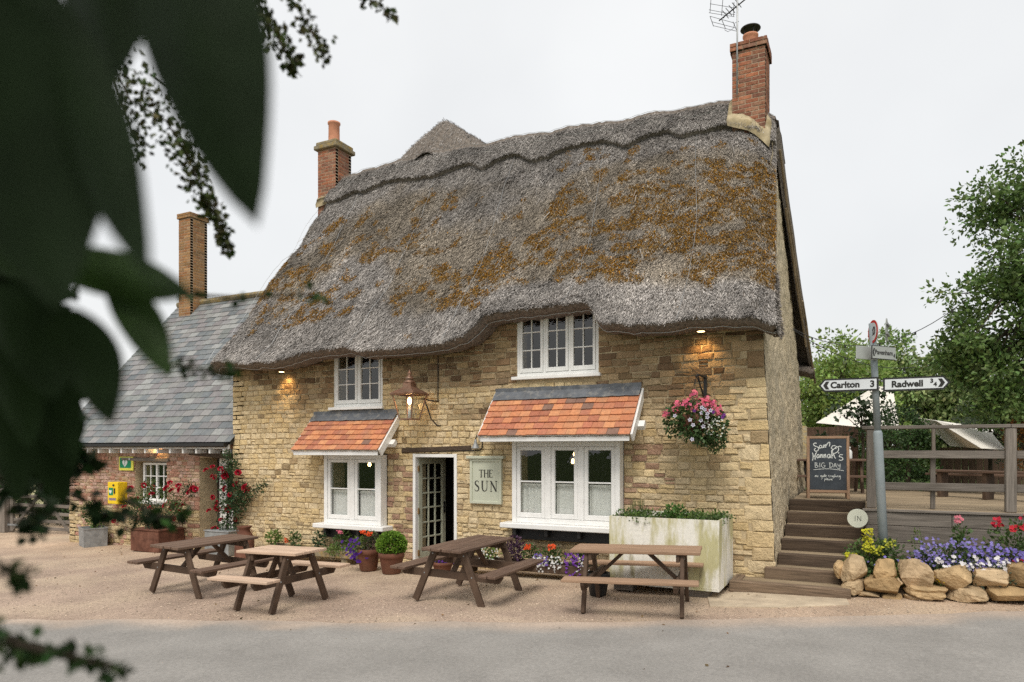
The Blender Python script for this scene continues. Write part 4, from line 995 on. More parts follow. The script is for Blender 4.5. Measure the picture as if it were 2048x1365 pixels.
P = []; Nn = []; R = []; C = []
heads = [(-0.22, -0.16, 0.22), (-0.14, -0.18, 0.20), (-0.05, -0.2, 0.18), (-0.10, -0.12, 0.26), (-0.01, -0.12, 0.32), (0.0, -0.15, 0.36), (0.10, -0.16, 0.24), (0.18, -0.14, 0.27), (0.17, -0.2, 0.20), (0.25, -0.16, 0.22), (0.31, -0.16, 0.17), (0.33, -0.18, 0.11), (-0.41, -0.10, 0.08), (-0.36, -0.12, 0.1), (-0.24, -0.18, 0.14), (0.08, -0.2, 0.17), (0.22, -0.2, 0.13)]
for h in heads:
    for _ in range(12):
        d = Vector((rnd.gauss(0, 1), rnd.gauss(0, 1) - 0.7, rnd.gauss(0, 1) + 0.4)).normalized(); P.append(Vector(h) + d * 0.05); Nn.append(d); R.append(rnd.uniform(0.02, 0.03)); C.append(tuple(np.array((0.82, 0.13, 0.24)) * rnd.uniform(0.75, 1.2) + (0, rnd.random() * 0.1, rnd.random() * 0.06)))
V, F, Cc = florets(P, Nn, R, C); tag(npmesh('geranium_heads', V, F, 'petal', BK, Cc), kind='stuff')
P = []; Nn = []; R = []; C = []
for (x, z) in ((-0.22, 0.06), (-0.01, 0.0), (0.03, -0.07), (0.13, -0.01), (0.16, -0.09), (0.14, 0.16), (0.18, 0.13), (0.25, 0.12), (0.14, 0.09), (0.21, 0.08), (0.21, 0.03), (0.02, -0.26)): P.append((x, -0.33 + 0.5 * abs(x) ** 1.6, z)); Nn.append((rnd.uniform(-.3, .3), -1, 0.2)); R.append(0.032); C.append((0.70, 0.68, 0.76))
V, F, Cc = florets(P, Nn, R, C, 5, (0.03, 0.02, 0.10)); tag(npmesh('petunias', V, F, 'petal', BK, Cc), kind='stuff')
P = []; Nn = []; R = []; C = []
for _ in range(45): P.append((rnd.uniform(0.16, 0.42), -0.26 + rnd.uniform(-.02, .08), rnd.uniform(-0.22, 0.06))); Nn.append((rnd.uniform(-.3, .3), -1, 0.2)); R.append(0.013); C.append((0.74, 0.75, 0.68))
for (x, z) in ((0.40, 0.03), (0.42, 0.06), (0.28, 0.10), (0.03, 0.12)): P.append((x, -0.25, z)); Nn.append((0, -1, 0.2)); R.append(0.03); C.append((0.16, 0.03, 0.22))
V, F, Cc = florets(P, Nn, R, C); tag(npmesh('small_blooms', V, F, 'petal', BK, Cc), kind='stuff')

# lit bulbs and the blue object inside the bays
for px_, py_, y, lab in ((1150, 908, 1.0, 'upper glowing bare bulb behind the middle light of the large bay'), (1146, 923, 1.4, 'lower glowing bare bulb behind the middle light of the large bay'), (739, 929, 1.0, 'glowing bare bulb behind the right light of the small bay')):
    p = on_y(px_, py_, y); t = thing('pendant_bulb', lab, 'light bulb', p, group='bare bulbs inside the bays')
    b = MB(); b.lathe([(0.0, -0.045), (0.025, -0.035), (0.033, -0.01), (0.022, 0.025), (0.012, 0.045)], (0, 0, 0), 12); b.build('bulb', 'bulb', t, True)
    b = MB(); b.tube([(0, 0, 0.04), (0, 0, 2.5 - p.z)], 0.006, 5); b.build('flex', 'black', t)
p = on_y(752, 970, 0.3); BT = thing('blue_bag', 'pale blue bag standing inside the small bay window', 'bag', (p.x - 0.02, 0.3, 1.06))
b = MB(); V, F = rock(0.075, 0.05, 0.10, 4, 5, 0.1, 0.5); b.add([tuple(v + np.array([0, 0, 0.1])) for v in V], F); b.build('bag_body', 'bluethings', BT, True)
b = MB(); b.tube([(-0.03, 0, 0.19), (-0.02, 0, 0.24), (0.02, 0, 0.24), (0.03, 0, 0.19)], 0.006, 5); b.build('bag_handle', 'bluethings', BT)
b = MB(); b.box(-0.3, 0.25, -0.12, 0.25, -0.05, 0.0, 0.01); t = tag(b.build('window_shelf', 'oldbeam'), 'dark shelf inside the small bay window', 'shelf'); t.location = (p.x - 0.02, 0.36, 1.06)

# ================================================================== slate-roofed cottage on the left
CT = thing('slate_cottage', 'low reddish stone cottage with a grey slate roof, left of the pub', 'cottage')
CX0, CX1, CY = -10.1, -4.42, 0.18
cw = on_y(303, 960, CY); cd = on_y(445, 1000, CY)
wx0, wx1 = on_y(278, 930, CY).x, on_y(333, 930, CY).x; wz1, wz0 = on_y(305, 926, CY).z, on_y(305, 1003, CY).z
dx0, dx1 = on_y(414, 930, CY).x, CX1; dz1 = on_y(440, 916, CY).z
CO = [(wx0 - 0.12, wx1 + 0.02, wz0 - 0.03, wz1 + 0.02), (dx0 - 0.22, dx1 + 0.1, -0.5, dz1 + 0.0)]
cwall = link('front_wall', None, CT)
xs = sorted({CX0, CX1} | {v for o in CO for v in o[:2] if v < CX1}); zs = sorted({-0.6, 2.15} | {v for o in CO for v in o[2:] if v > -0.45})
b = MB(); holed(b, xs, zs, CY, CY + 0.45, CO); b.build('mortar', 'mortar', cwall)
CP = [(0.50, 0.32, 0.245), (0.45, 0.25, 0.18), (0.54, 0.37, 0.295), (0.50, 0.36, 0.25), (0.43, 0.235, 0.17), (0.48, 0.33, 0.265)]
def ccol(x, z):
    if z < 0.75 and rnd.random() < 0.75: return tuple(np.array(rnd.choice(PAL)) * rnd.uniform(0.75, 1.0))
    return tuple(np.array(rnd.choice(CP)) * rnd.uniform(0.8, 1.1))
st = courses(CX0, lambda z: CX1, -0.35, 2.12, CO, CY, (0.06, 0.11), (0.12, 0.30), ccol, 1.3)
pieces(st, 300, 'stone', 'rubble_stonework', 'stone', cwall)
b = MB(); b.prism([(CY, -0.6), (6.2, -0.6), (6.2, 2.2), (3.4, 6.0), (CY, 2.15)], lambda u, v, w: (w, u, v), CX0, CX0 + 0.35); b.box(CX0, CX1, 5.9, 6.2, -0.6, 2.2); b.build('rear_walls', 'mortar', CT)
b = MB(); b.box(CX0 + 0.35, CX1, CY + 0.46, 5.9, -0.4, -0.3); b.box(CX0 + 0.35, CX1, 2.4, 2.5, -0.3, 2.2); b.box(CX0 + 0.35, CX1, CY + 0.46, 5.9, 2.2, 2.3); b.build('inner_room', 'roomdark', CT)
# slates
RF = link('slate_roof', None, CT)
ye, ze_, yr, zr_ = -0.12, 2.14, 3.4, 6.07; sl = math.hypot(yr - ye, zr_ - ze_); ang = math.atan2(zr_ - ze_, yr - ye)
SX0, SX1 = -10.35, -4.33
S = lambda x, s, n: (x, ye + s * math.cos(ang) - n * math.sin(ang), ze_ + s * math.sin(ang) + n * math.cos(ang))
b = MB(); b.prism([(SX0, 0.0), (SX1 - 0.02, 0.0), (SX1 - 0.02, sl), (SX0, sl)], lambda u, v, w: S(u, v, w), -0.06, -0.004); b.prism([(SX0, 0.0), (SX1 - 0.02, 0.0), (SX1 - 0.02, sl), (SX0, sl)], lambda u, v, w: (S(u, v, w)[0], 2 * yr - S(u, v, w)[1], S(u, v, w)[2]), -0.06, 0.0); b.build('roof_board', 'black', RF)
ps = []; SLC = [(0.15, 0.163, 0.17), (0.19, 0.185, 0.188), (0.25, 0.255, 0.248), (0.175, 0.163, 0.165), (0.125, 0.14, 0.148), (0.215, 0.208, 0.202), (0.17, 0.182, 0.175)]
exs = 0.195; nrow = int(sl / exs)
for k in range(nrow + 1):
    x = SX0 - (0.15 if k % 2 else 0.0); s0 = k * exs
    while x < SX1 - 0.03:
        w = 0.30 * rnd.uniform(0.9, 1.08); a, c = max(x, SX0), min(x + w, SX1); x += w
        if c - a < 0.05: continue
        s1 = min(s0 + exs * 1.5, sl); t = rnd.uniform(0, 0.004); tw = rnd.uniform(-0.006, 0.006); bb = MB()
        bb.prism([(a + 0.004, s0 + tw), (c - 0.004, s0 - tw), (c - 0.004, s1), (a + 0.004, s1)], lambda u, v, q: S(u, v, q + 0.020 - 0.019 * (v - s0) / (s1 - s0 + 1e-6) + t), 0.0, 0.009)
        cc = np.array(rnd.choice(SLC)) * rnd.uniform(0.85, 1.15); cen = Vector(S((a + c) / 2, s0, 0)); ps.append((bb.v, bb.f, tuple(cc), -(cen - CAM).length))
pieces(ps, 300, 'slate', 'upper_slates', 'slate', RF)
b = MB(); b.tube([S(SX0, sl, 0.03), S((SX0 + SX1) / 2, sl, 0.035), S(SX1 + 0.3, sl, 0.03)], 0.09, 8); b.build('ridge_tile', 'capstone', RF)
b = MB(); b.prism([(0.0, 0.0), (0.11, 0.0), (0.11, -0.06), (0.055, -0.085), (0.0, -0.06)], lambda u, v, w: (w, ye - 0.10 + u, ze_ + v - 0.005), SX0, CX1); b.build('gutter', 'black', CT)
b = MB(); b.box(SX0, CX1, ye + 0.03, ye + 0.06, ze_ - 0.12, ze_ - 0.02); b.build('fascia', 'paint', CT)
for k in range(15):
    x = CX1 - 0.10 - k * 0.40; b = MB(); b.box(x - 0.025, x + 0.025, ye - 0.02, CY - 0.01, ze_ - 0.215, ze_ - 0.125, 0.004); b.build('rafter_end', 'paint', CT)
# cottage window, door, lintels
w = link('window', None, CT); yw = CY + 0.12
b = MB(); b.box(wx0, wx1, yw - 0.02, yw + 0.04, wz0, wz0 + 0.05, 0.004); b.box(wx0, wx1, yw - 0.02, yw + 0.04, wz1 - 0.05, wz1, 0.004)
for x in (wx0, (wx0 + wx1) / 2 - 0.03, wx1 - 0.05): b.box(x, x + 0.05, yw - 0.018, yw + 0.038, wz0 + 0.05, wz1 - 0.05, 0.004)
b.build('frame', 'paint', w); xm = (wx0 + wx1) / 2
for a, c in ((wx0 + 0.05, xm - 0.03), (xm + 0.02, wx1 - 0.05)):
    bar(w, 'glazing_bar', (a + c) / 2 - 0.012, (a + c) / 2 + 0.012, yw - 0.01, yw + 0.02, wz0 + 0.05, wz1 - 0.05)
    for q in (1, 2): zz = wz0 + 0.05 + (wz1 - wz0 - 0.1) * q / 3; bar(w, 'glazing_bar', a, c, yw - 0.008, yw + 0.018, zz - 0.012, zz + 0.012)
    pane(w, a, c, yw + 0.005, wz0 + 0.05, wz1 - 0.05)
bar(w, 'sill', wx0 - 0.05, wx1 + 0.05, CY - 0.06, yw, wz0 - 0.06, wz0 - 0.005)
b = MB(); b.beam((wx0 - 0.55, CY - 0.015, wz1 + 0.08), (wx1 + 0.12, CY - 0.015, wz1 + 0.06), 0.08, 0.08, (0, 0, 1), 0.01); b.build('window_lintel', 'greywood_x', CT)
b = MB(); b.beam((dx0 - 0.50, CY - 0.02, dz1 + 0.13), (CX1, CY - 0.02, dz1 + 0.03), 0.15, 0.09, (0, 0, 1), 0.015); b.build('door_lintel', 'oldbeam', CT)
dd = link('door', None, CT); yd = CY + 0.30; zb = gz(-5) - 0.05
b = MB(); b.box(dx0 + 0.02, dx0 + 0.10, yd, yd + 0.06, zb, dz1 - 0.02, 0.004); b.box(dx1 - 0.12, dx1 - 0.005, yd, yd + 0.06, zb, dz1 - 0.02, 0.004); b.box(dx0 + 0.10, dx1 - 0.12, yd + 0.002, yd + 0.058, dz1 - 0.12, dz1 - 0.02, 0.004); b.build('frame', 'paint', dd)
b = MB(); b.box(dx0 + 0.10, dx1 - 0.12, yd + 0.02, yd + 0.05, zb, 0.72, 0.004); b.box(dx0 + 0.10, dx0 + 0.22, yd + 0.018, yd + 0.052, 0.72, dz1 - 0.12, 0.004); b.box(dx1 - 0.24, dx1 - 0.12, yd + 0.018, yd + 0.052, 0.72, dz1 - 0.12, 0.004); b.build('leaf_panel', 'paint', dd)
pane(dd, dx0 + 0.22, dx1 - 0.24, yd + 0.03, 0.72, dz1 - 0.12)
b = MB(); b.box(dx0 - 0.5, dx1, CY + 0.451, CY + 0.5, -0.4, 2.2); b.build('door_lining', 'roomdark', dd)
CC = chimney(CT, on_y(357, 500, 3.0).x, on_y(357, 500, 3.0).x + 0.47, 3.0, 3.56, 5.4, 8.35, ORA, 'brick', 8.4)
eave_lamp(313, 887, 'lit downlight under the gutter of the slate cottage', CY - 0.13, 6)
# defibrillator sign and cabinet
s0, s1 = on_y(238, 941, CY - 0.05), on_y(266, 914, CY - 0.05); hw = (s1.x - s0.x) / 2; hh = s1.z - s0.z
AS = thing('defibrillator_sign', 'small green and yellow heart sign on the cottage wall', 'sign', ((s0.x + s1.x) / 2, CY - 0.045, s0.z))
b = MB(); b.box(-hw, hw, -0.006, 0.02, 0, hh, 0.002); b.build('plate', 'signyellow', AS)
b = MB(); b.box(-hw * 0.86, hw * 0.72, -0.0095, -0.0062, hh * 0.18, hh * 0.94); b.build('green_field', 'aedgreen', AS)
heart = [(0.5 + 0.031 * 16 * math.sin(t) ** 3 * 1.0, 0.5 + 0.031 * (13 * math.cos(t) - 5 * math.cos(2 * t) - 2 * math.cos(3 * t) - math.cos(4 * t))) for t in np.linspace(0, 2 * math.pi, 33)[:-1]]
HP = lambda k, x, z, y: (lambda u, v, w_: (x + (u - 0.5) * k, y - w_, z + (v - 0.5) * k))
b = MB(); b.prism(heart, HP(hh * 0.58, -hw * 0.12, hh * 0.53, -0.0095), 0.0, 0.003); b.build('heart', 'signwhite', AS)
b = MB(); b.ribbon([(0.58, 0.78), (0.42, 0.52), (0.56, 0.50), (0.44, 0.22)], 0.09, lambda u, v, d: HP(hh * 0.6, -hw * 0.12, hh * 0.53, -0.0125)(u, v, d)); b.build('bolt', 'aedgreen', AS)
b = MB(); cx, cz, q = hw * 0.50, hh * 0.84, hh * 0.085; b.box(cx - q, cx + q, -0.013, -0.0096, cz - q * 0.32, cz + q * 0.32); b.box(cx - q * 0.32, cx + q * 0.32, -0.0128, -0.0097, cz - q, cz + q); b.build('cross', 'signwhite', AS)
p0, p1 = on_y(215, 1008, CY - 0.25), on_y(233, 965, CY - 0.25); cwid = p1.x - p0.x; ch = p1.z - p0.z
AC = thing('defibrillator_cabinet', 'bright yellow defibrillator cabinet on the cottage wall', 'cabinet', (p0.x, CY - 0.25, p0.z))
cwid = 0.36
b = MB(); b.box(0, cwid, 0, 0.24, 0, ch, 0.012); b.build('box', 'aedyellow', AC)
b = MB(); b.box(0.05, cwid * 0.55, -0.004, -0.0005, ch * 0.40, ch * 0.74); b.build('label_panel', 'aedgreen', AC)
b = MB(); b.prism(heart, HP(0.10, cwid * 0.30, ch * 0.56, -0.004), 0, 0.003); b.build('heart', 'signwhite', AC)
b = MB(); b.box(cwid * 0.66, cwid * 0.76, -0.02, -0.001, ch * 0.48, ch * 0.72, 0.004); b.box(cwid * 0.52, cwid * 0.68, -0.015, -0.001, ch * 0.82, ch * 0.90, 0.004); b.build('latch', 'black', AC)
b = MB()
for k in range(5): x = 0.06 + k * 0.05; b.ribbon([(x, ch * 0.17), (x + 0.004, ch * 0.27), (x + 0.03, ch * 0.26), (x + 0.034, ch * 0.16)], 0.016, lambda u, v, d: (u, -0.002 - d, v))
b.build('lettering', 'purple', AC)
# ================================================================== picnic tables
def picnic_table(loc, rz, L, label, top, frame, wid=0.60):
    t = thing('picnic_table', label, 'picnic table', (loc[0], loc[1], gz(loc[0]) + 0.008), rz, 'picnic tables on the forecourt')
    t.rotation_euler = (0.022 * math.sin(rz), -0.022 * math.cos(rz), rz)
    H = 0.71; n = 4; pw = wid / n; rr = random.Random(int(L * 1000 + loc[0] * 10))
    for k in range(n):
        y = -wid / 2 + pw * k; e = rr.uniform(-0.008, 0.008); b = MB(); b.box(-L / 2 + e, L / 2 + e * 0.5, y + 0.006, y + pw - 0.006, H - 0.036 + rr.uniform(-.002, .002), H + rr.uniform(-.002, .002), 0.005); b.build('top_plank', top, t)
    for s in (-1, 1):
        for k in range(2):
            y = s * (0.585 + 0.115 * k) - 0.055; b = MB(); b.box(-L / 2 + rr.uniform(-.006, .006), L / 2 + rr.uniform(-.006, .006), y, y + 0.108, 0.405, 0.44 + rr.uniform(-.002, .002), 0.005); b.build('seat_plank', top, t)
    xe = L / 2 - 0.20
    for sx in (-1, 1):
        x = sx * xe; xi = x - sx * 0.048
        for s in (-1, 1): b = MB(); b.beam((x, s * 0.20, H - 0.04), (x, s * 0.485, 0.0), 0.088, 0.044, (0, 1, 0), 0.005); b.build('leg', frame, t)
        b = MB(); b.beam((xi, -0.27, H - 0.082), (xi, 0.27, H - 0.082), 0.085, 0.042, (0, 0, 1), 0.005); b.build('top_bearer', frame, t)
        b = MB(); b.prism([(-0.74, 0.403), (0.74, 0.403), (0.74, 0.375), (0.69, 0.31), (-0.69, 0.31), (-0.74, 0.375)], lambda u, v, w: (xi + w, u, v), -0.021, 0.021); b.build('seat_bearer', frame, t)
        b = MB(); b.beam((xi - sx * 0.03, 0, 0.345), (sx * max(0.05, xe - 0.42), 0, H - 0.045), 0.07, 0.042, (0, 1, 0), 0.005); b.build('brace', frame, t)
        b = MB()
        for s in (-1, 1):
            for zz, yy in ((0.36, 0.345), (H - 0.09, 0.225)):
                b.lathe([(0.0, 0.006), (0.009, 0.004), (0.011, 0.0)], (0, 0, 0), 8, Matrix.Translation((x + sx * 0.022, s * yy, zz)) @ Matrix.Rotation(sx * math.pi / 2, 4, 'Y'))
        b.build('bolts', 'galv', t)
    return t
picnic_table((-1.56, -3.02), math.radians(90), 1.42, 'long dark picnic table beside the rose planters, leftmost of four', 'darkwood_x', 'framewood', 0.58)
picnic_table((0.33, -3.42), math.radians(1), 0.98, 'short square picnic table with pale top, below the small bay', 'palewood_x', 'framewood', 0.60)
picnic_table((2.30, -2.05), math.radians(91), 1.50, 'dark brown picnic table in front of the open door', 'darkwood_x', 'framewood', 0.58)
picnic_table((4.56, -1.92), math.radians(9), 1.52, 'reddish brown picnic table in front of the white tank', 'midwood_x', 'framewood', 0.60)

# ================================================================== plants and containers by the walls
def clump(c, r, n, size, col, shell=0.6, up=0.2, var=0.4, wid=0.6):
    P, d = blob(c, r, n, shell); return leaves(P, d + NP.normal(0, 0.5, (n, 3)) + np.array([0, 0, up]), size * (0.7 + 0.6 * NP.random(n)), leafcol(col, n, var), 0.3, wid)
def flowers(parent, name, pts, col, r, petals=5, var=0.15, center=None, nrm=(0.15, -0.8, 0.5)):
    P = []; Nn = []; R = []; C = []
    for p in pts: P.append(p); Nn.append(Vector(nrm) + Vector((rnd.gauss(0, .35), rnd.gauss(0, .35), rnd.gauss(0, .35)))); R.append(r * rnd.uniform(0.75, 1.2)); C.append(tuple(np.clip(np.array(col) * (1 + var * rnd.uniform(-1, 1)), 0, 1)))
    V, F, Cc = florets(P, Nn, R, C, petals, center); return tag(npmesh(name, V, F, 'petal', parent, Cc), kind='stuff')
def scatter(c, r, n): return [(c[0] + rnd.uniform(-1, 1) * r[0], c[1] + rnd.uniform(-1, 1) * r[1], c[2] + rnd.uniform(-1, 1) * r[2]) for _ in range(n)]
GRN = (0.075, 0.125, 0.035); DGR = (0.04, 0.075, 0.028); LGR = (0.13, 0.20, 0.045)
def plant(name, label, cat, loc, cl, group=None):
    t = thing(name, label, cat, loc, 0, group); V, F, C = joinl(cl); npmesh('foliage', V, F, 'leaf', t, C); return t
def ground_loc(px, py, dz=0.008): p = on_g(px, py); return Vector((p.x, p.y, p.z + dz))

# --- roses in their containers
_bm = {}
def bloom_mesh():
    if 'b' not in _bm:
        b = MB(); 
        for ring, (n, r, h, tilt) in enumerate(((1, 0.0, 0.018, 0), (4, 0.010, 0.014, 0.3), (5, 0.019, 0.008, 0.7), (6, 0.028, 0.0, 1.1))):
            for k in range(n):
                a = k * 6.28 / n + ring * 0.5; d = Vector((math.cos(a), math.sin(a), 0)); s = Vector((-d.y, d.x, 0)); o = d * r + Vector((0, 0, h)); upv = Vector((0, 0, 1)) * math.cos(tilt) + d * math.sin(tilt); w = 0.015 + 0.004 * ring
                k_ = 0.65 + 0.2 * ring * rnd.uniform(0.7, 1.1); b.cur = (0.36 * k_, 0.011 * k_, 0.030 * k_)
                b.add([o - upv * 0.012, o + s * w + upv * 0.004 - d * 0.004, o + s * w * 0.7 + upv * 0.02, o + upv * 0.024 + d * 0.005, o - s * w * 0.7 + upv * 0.02, o - s * w + upv * 0.004 - d * 0.004], [(0, 1, 2, 3), (0, 3, 4, 5)])
        o = b.build('rose_bloom', 'petal'); _bm['b'] = o.data; bpy.data.objects.remove(o)
    return _bm['b']
def rose_blooms(parent, base, pts, y, sc=1.25):
    for px_, py_, s in pts:
        p = on_y(px_, py_, y + rnd.uniform(-0.12, 0.12)) - base; o = link('rose_bloom', bloom_mesh(), parent); o.location = p; o.scale = (sc * s,) * 3; o.rotation_euler = (math.radians(rnd.uniform(30, 90)), rnd.uniform(-.5, .5), rnd.uniform(-.6, .8))
def stems(parent, pairs, r=0.008, m='bark'):
    b = MB()
    for p, q in pairs:
        p, q = Vector(p), Vector(q); mid = (p + q) / 2 + Vector((rnd.uniform(-.06, .06), rnd.uniform(-.06, .06), 0.05)); b.tube([p, mid, q], [r, r * 0.8, r * 0.5], 5)
    return tag(b.build('stems', m, parent), kind='stuff')
def at(px, py, y, base): return tuple(on_y(px, py, y) - base)
# rust coloured box with the spreading rose
bp = ground_loc(290, 1105); yR = bp.y + 0.25
t = tag(thing('rust_planter', 'rust red box planter under the cottage window', 'planter', (bp.x, bp.y, bp.z)))
b = MB(); b.box(-0.47, 0.42, 0.0, 0.62, 0.0, 0.44, 0.01); b.build('box', 'rust', t)
b = MB(); b.box(-0.49, 0.44, -0.02, 0.64, 0.442, 0.47, 0.006); b.build('rim', 'rust', t)
RB = thing('rose_bush', 'sprawling red rose bush in the rust red planter', 'rose bush', (bp.x, bp.y + 0.3, bp.z + 0.46))
base = Vector(RB.location); cl_ = []
for px_, py_, rr_, n in ((285, 1000, 0.22, 260), (310, 1030, 0.30, 420), (275, 1030, 0.25, 260), (350, 1010, 0.22, 220), (380, 978, 0.17, 160), (330, 985, 0.16, 120), (300, 975, 0.17, 150), (355, 1030, 0.2, 200), (315, 1050, 0.28, 300), (265, 1005, 0.15, 110)):
    cl_.append(clump(at(px_, py_, yR, base), (rr_, 0.18, rr_), n, 0.05, GRN if rnd.random() < 0.5 else DGR, 0.9, 0.1, 0.45))
V, F, C = joinl(cl_); npmesh('foliage', V, F, 'leaf', RB, C); stems(RB, [((rnd.uniform(-.2, .2), 0, 0), at(px_, py_, yR, base)) for px_, py_ in ((285, 990), (310, 980), (350, 1000), (380, 978), (265, 1000), (300, 1020), (335, 985), (390, 985))])
rose_blooms(RB, base, [(261, 977, 1.1), (288, 971, 1), (306, 976, 1), (303, 988, .9), (307, 989, .7), (333, 977, 1.2), (340, 966, .9), (343, 982, 1), (357, 972, 1), (359, 980, 1.1), (385, 977, 1.2), (391, 979, 1), (378, 985, 1), (273, 999, 1), (300, 1017, .9), (330, 1011, 1.1), (343, 1017, 1), (355, 1010, .9), (366, 1011, .9), (359, 1024, .9), (306, 1036, 1.1), (248, 1014, .8), (348, 1038, .9), (228, 1043, .8)], yR)
# galvanised box with the climbing rose
bp = ground_loc(432, 1112); yR = bp.y + 0.2
t = thing('galvanised_planter', 'square galvanised planter by the cottage door', 'planter', (bp.x, bp.y, bp.z)); b = MB(); b.box(-0.33, 0.34, 0, 0.5, 0, 0.46, 0.008); b.build('box', 'zinc', t); b = MB(); b.box(-0.345, 0.355, -0.015, 0.515, 0.462, 0.49, 0.005); b.build('rim', 'galv', t)
RB = thing('climbing_rose', 'tall climbing red rose by the white cottage door', 'rose bush', (bp.x, bp.y + 0.25, bp.z + 0.48)); base = Vector(RB.location); cl_ = []
for px_, py_, rr_, n in ((458, 915, 0.13, 130), (450, 950, 0.2, 220), (460, 980, 0.24, 300), (450, 1010, 0.22, 260), (470, 1015, 0.26, 300), (485, 985, 0.18, 170), (505, 985, 0.14, 90), (522, 975, 0.09, 50), (530, 965, 0.06, 24), (455, 1045, 0.24, 300), (480, 1005, 0.2, 190), (465, 935, 0.15, 120), (440, 1070, 0.2, 150)):
    cl_.append(clump(at(px_, py_, yR, base), (rr_, 0.16, rr_), n, 0.052, DGR, 0.9, 0.1, 0.5))
V, F, C = joinl(cl_); npmesh('foliage', V, F, 'leaf', RB, C); stems(RB, [((0, 0, 0), at(*q, yR, base)) for q in ((458, 905), (450, 960), (485, 985), (525, 970), (470, 1000), (440, 1000))])
rose_blooms(RB, base, [(412, 941, 1), (425, 934, .8), (441, 938, .9), (450, 953, 1.2), (430, 955, .9), (424, 953, .8), (452, 948, 1), (476, 946, 1.1), (471, 969, 1), (490, 975, 1.3), (500, 979, 1), (494, 982, 1), (450, 978, 1.1), (426, 995, .9), (434, 1007, 1.1), (437, 1020, 1), (456, 1018, 1.3), (418, 1022, .9), (430, 1061, 1.4), (432, 1016, 1), (471, 1040, .8), (442, 1040, .8), (447, 943, .8), (460, 990, .8)], yR)
# milk churn
bp = ground_loc(489, 1118); t = thing('milk_churn', 'rusty brown milk churn at the left corner of the pub', 'milk churn', bp)
b = MB(); b.lathe([(0.17, 0.0), (0.185, 0.02), (0.18, 0.05), (0.175, 0.36), (0.165, 0.42), (0.12, 0.49), (0.105, 0.52), (0.105, 0.57), (0.135, 0.60), (0.135, 0.615), (0.09, 0.60), (0.0, 0.58)], (0, 0, 0), 22); b.build('body', 'rust', t, True)
for s in (-1, 1): b = MB(); b.tube([(s * 0.15, 0, 0.46), (s * 0.20, 0, 0.50), (s * 0.19, 0, 0.55), (s * 0.13, 0, 0.55)], 0.011, 6); b.build('handle', 'rust', t)
# zinc tub with small shrub near the gate
bp = ground_loc(165, 1094); t = thing('zinc_tub', 'pale zinc tub at the far corner of the cottage', 'planter', bp, math.radians(-22)); b = MB()
b.grid([[(-0.27 - k, -0.02 - k * .5, z), (0.27 + k, -0.02 - k * .5, z), (0.27 + k, 0.44 + k * .5, z), (-0.27 - k, 0.44 + k * .5, z)] for k, z in ((0.0, 0.0), (0.02, 0.40), (0.035, 0.40), (0.035, 0.425), (0.0, 0.425), (0.0, 0.36))], True); b.add([(-0.26, 0, 0.37), (0.26, 0, 0.37), (0.26, 0.42, 0.37), (-0.26, 0.42, 0.37)], [(0, 1, 2, 3)]); b.build('body', 'galv', t)
t = plant('tub_shrub', 'small bushy green shrub growing in the zinc tub', 'shrub', (bp.x, bp.y + 0.25, bp.z + 0.38), [clump((0, 0, 0.35), (0.25, 0.2, 0.28), 500, 0.05, GRN, 0.8), clump((0.05, 0, 0.1), (0.2, 0.18, 0.14), 220, 0.045, LGR, 0.8)]); stems(t, [((0, 0, 0), (-0.05, 0, 0.5)), ((0, 0, 0), (0.12, 0, 0.45))])

# --- bedding along the front wall
def trough(x0, x1, y0, z1, m, label, legs=True):
    xc = (x0 + x1) / 2; g = gz(xc) + 0.008; t = thing('trough', label, 'trough', (xc, y0, g)); w = (x1 - x0) / 2; h = z1 - g
    b = MB(); b.box(-w, w, 0, 0.05, h * 0.45, h, 0.012); b.box(-w, w, 0.27, 0.32, h * 0.45, h, 0.012); b.box(-w, -w + 0.05, 0.05, 0.27, h * 0.45, h - 0.002, 0.01); b.box(w - 0.05, w, 0.05, 0.27, h * 0.45, h - 0.002, 0.01); b.box(-w + 0.05, w - 0.05, 0.05, 0.27, h * 0.45, h * 0.55); b.build('sides', m, t)
    b = MB(); b.box(-w + 0.05, w - 0.05, 0.051, 0.269, h * 0.55, h * 0.86); b.build('soil', 'soil', t)
    for s in (-0.8, 0.8): b = MB(); b.box(s * w - 0.07, s * w + 0.07, 0.03, 0.29, 0.0, h * 0.45 - 0.001, 0.01); b.build('foot_block', m, t)
    return t
yT = -0.46
xa, xb = on_y(525, 1120, yT).x, on_y(705, 1120, yT).x
trough(xa, xb, yT, 0.22, 'capstone', 'low stone trough on blocks below the small bay')
def front_plant(px, py, label, cl, blooms=None, y=-0.30, zb=0.18, name='bedding_plant'):
    p = on_y(px, py, y); base = Vector((p.x, y, zb)); t = plant(name, label, 'plant', base, [clump((dx, dy, dz), r, n, s, c, 0.8, 0.2) for (dx, dy, dz), r, n, s, c in cl])
    stems(t, [((0, 0, -0.02), (c[0][0] * 0.8, c[0][1] * 0.6, c[0][2])) for c in cl], 0.006)
    for b_ in (blooms or []): flowers(t, *b_)
    return t
front_plant(548, 1090, 'yellow-green leafy plant at the left end of the stone trough', [((0, 0, 0.16), (0.18, 0.12, 0.14), 220, 0.055, LGR)])
front_plant(588, 1090, 'orange geranium left of centre in the stone trough', [((0.03, 0, 0.14), (0.13, 0.1, 0.15), 170, 0.05, GRN)], [('geranium_head', scatter((-0.08, -0.1, 0.14), (0.05, 0.03, 0.04), 22), (0.62, 0.10, 0.03), 0.018)])
front_plant(640, 1090, 'dark leafy plant in the middle of the stone trough', [((0.0, 0, 0.18), (0.14, 0.1, 0.16), 210, 0.05, DGR), ((0.0, -0.08, 0.0), (0.1, 0.06, 0.05), 60, 0.03, LGR)])
